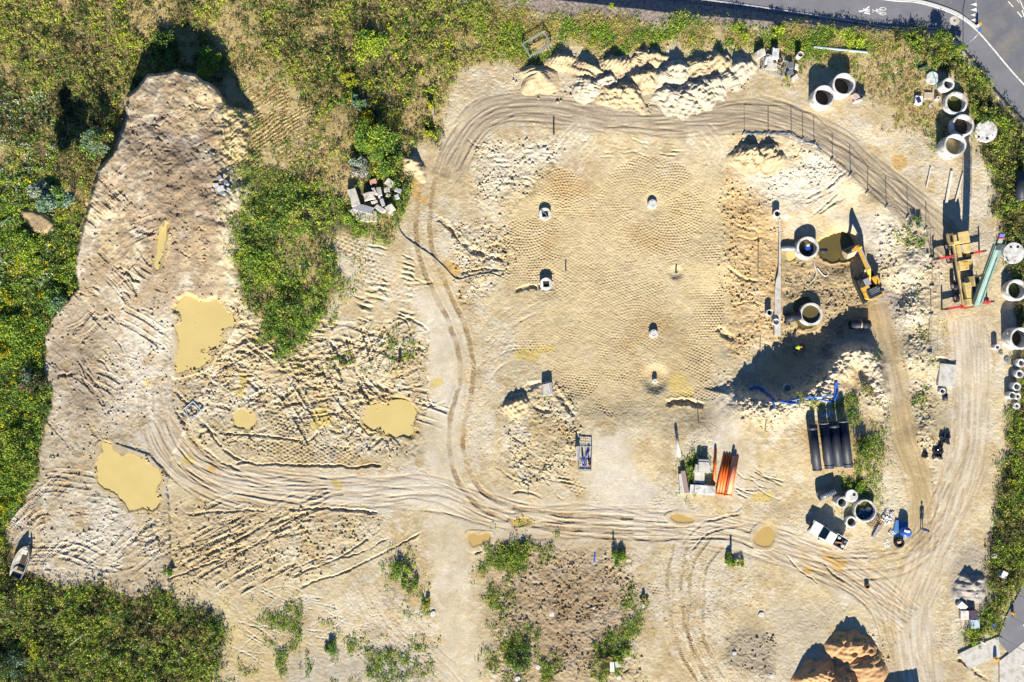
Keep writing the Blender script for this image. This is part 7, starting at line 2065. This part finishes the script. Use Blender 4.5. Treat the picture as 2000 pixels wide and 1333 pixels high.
for px, py, r_, h, cols, lab, n in ((781, 1118, 26, .5, ('green', 'bright', 'green'), 'upper half of the narrow weed strip left of the pale road', 1300), (800, 1140, 20, .45, ('green', 'bright'), 'lower half of the narrow weed strip left of the pale road', 900),
                                    (838, 1178, 15, .35, ('green', 'bright', 'tan'), 'small weed tuft at the tail of the narrow strip', 600), (1210, 1088, 20, .55, ('green', 'bright', 'green'), 'round bright weed clump around a white cap', 1400),
                                    (1428, 1090, 15, .5, ('green', 'green', 'bright'), 'weed clump around the black pipe stub', 800), (1440, 1102, 13, .45, ('green', 'bright'), 'weed clump just southeast of the black pipe stub', 600),
                                    (1005, 1080, 34, .4, ('bright', 'green', 'tan'), 'broad pale weed clump south of the ochre puddle', 1500), (1018, 1284, 34, .6, ('green', 'green', 'dark'), 'dark green weed clump around several pale caps', 1900),
                                    (1217, 1280, 18, .6, ('green', 'bright'), 'bright weed clump right of tall dry stalks', 1000), (1255, 1172, 12, .4, ('green', 'tan'), 'narrow weed clump beside a white cap on brown soil', 500),
                                    (1670, 947, 18, .6, ('bright', 'green'), 'bright weed clump above the grey round cover', 900), (1560, 776, 15, .4, ('bright', 'green', 'tan'), 'weed tuft on the spoil heap above the blue hose', 700),
                                    (1690, 760, 18, .5, ('green', 'blue', 'tan'), 'weed patch on the east side of the spoil heap', 900), (1682, 866, 16, .5, ('green', 'dark'), 'weed clump right of the black pipes', 800), (1785, 435, 14, .5, ('blue', 'green'), 'bluish weed tuft at the bend of the fence', 600),
                                    (645, 1262, 20, .4, ('green', 'green'), 'weed clump in the grey ground at the bottom edge', 900), (1065, 772, 10, .3, ('bright', 'green'), 'grass tuft at the foot of the concrete box', 400), (327, 1125, 14, .35, ('green', 'green'), 'small weed tuft at the southeast of the pale dirt', 500),
                                    (1350, 915, 14, .5, ('green', 'bright'), 'weed clump at the west of the concrete blocks', 700), (1183, 700 + 590, 16, 1.1, ('olive', 'tan', 'dark'), 'tall dry stalks standing left of the white box', 700), (1538, 152, 7, .4, ('bright', 'lime'), 'small bright tuft at the cage corner', 300), (665, 708, 14, .3, ('green', 'tan'), 'weed tuft on the churned ground', 450),
                                    (1516, 64, 16, .5, ('lime', 'bright'), 'bright leafy patch on the verge above the white slab', 700), (1660, 74, 30, .5, ('lime', 'bright'), 'long bright leafy patch on the verge above the long blue rail', 1200), (1780, 80, 14, .7, ('green', 'bright'), 'green leafy clump on the verge near the gravel bank end', 600), (1448, 62, 26, .4, ('lime', 'bright', 'green'), 'bright leafy patch on the verge above the sand heaps', 1000),
                                    (1195, 15, 9, .5, ('lime', 'bright'), 'small lone leafy plant on the shaded gravel bank', 250), (1838, 78, 22, 1.1, ('dark', 'green', 'olive'), 'dark bushy clump at the east end of the gravel bank', 1300), (1866, 95, 18, 1.0, ('olive', 'green', 'bright'), 'bushy clump at the foot of the sign post', 1000), (1920, 225, 20, 1.2, ('green', 'dark', 'olive'), 'tall dark clump north of the large round slab', 1200)):
    shrub('weed_clump', px, py, r_, h, cols, lab, 'weed clump', n, .10, WG, 13, stem=False)

# ---- loose clods and stones on the churned ground: one countless mass
def clods(mask, n, r):
    i, j, px, py, P = scatter_plants(mask, n, r)
    s = .05 + .16 * r.random(n) ** 4
    base = np.array([(-1, -1, -.4), (1, -.8, -.4), (.9, 1, -.4), (-1, .9, -.4), (-.5, -.4, .8), (.6, -.5, .6), (.4, .6, .7), (-.6, .5, .5)])
    jit = r.uniform(.7, 1.3, (n, 8, 1)) * (1 + r.normal(0, .15, (n, 8, 3)))
    a = r.uniform(0, 6.28, n); c, q = np.cos(a)[:, None], np.sin(a)[:, None]
    B = base[None] * jit * s[:, None, None]
    V = np.stack([B[..., 0] * c - B[..., 1] * q, B[..., 0] * q + B[..., 1] * c, B[..., 2]], -1) + P[:, None, :]
    Fb = np.array([(0, 3, 2, 1), (4, 5, 6, 7), (0, 1, 5, 4), (1, 2, 6, 5), (2, 3, 7, 6), (3, 0, 4, 7)])
    F = (Fb[None] + (np.arange(n) * 8)[:, None, None]).reshape(-1, 4)
    col = np.repeat(samp(C, i, j) * r.uniform(.75, 1.15, (n, 1)), 8, 0)
    o = np_mesh('clods', V.reshape(-1, 3), F, M_SOIL, col)
    tag(o, 'loose clods and stones strewn over the churned soil', 'clods', None, 'stuff')
clods(np.clip(rough - .06 + .10 * FOOTHILL, 0, 1) * sstep(.35, .7, N2), 15000, np.random.default_rng(77))
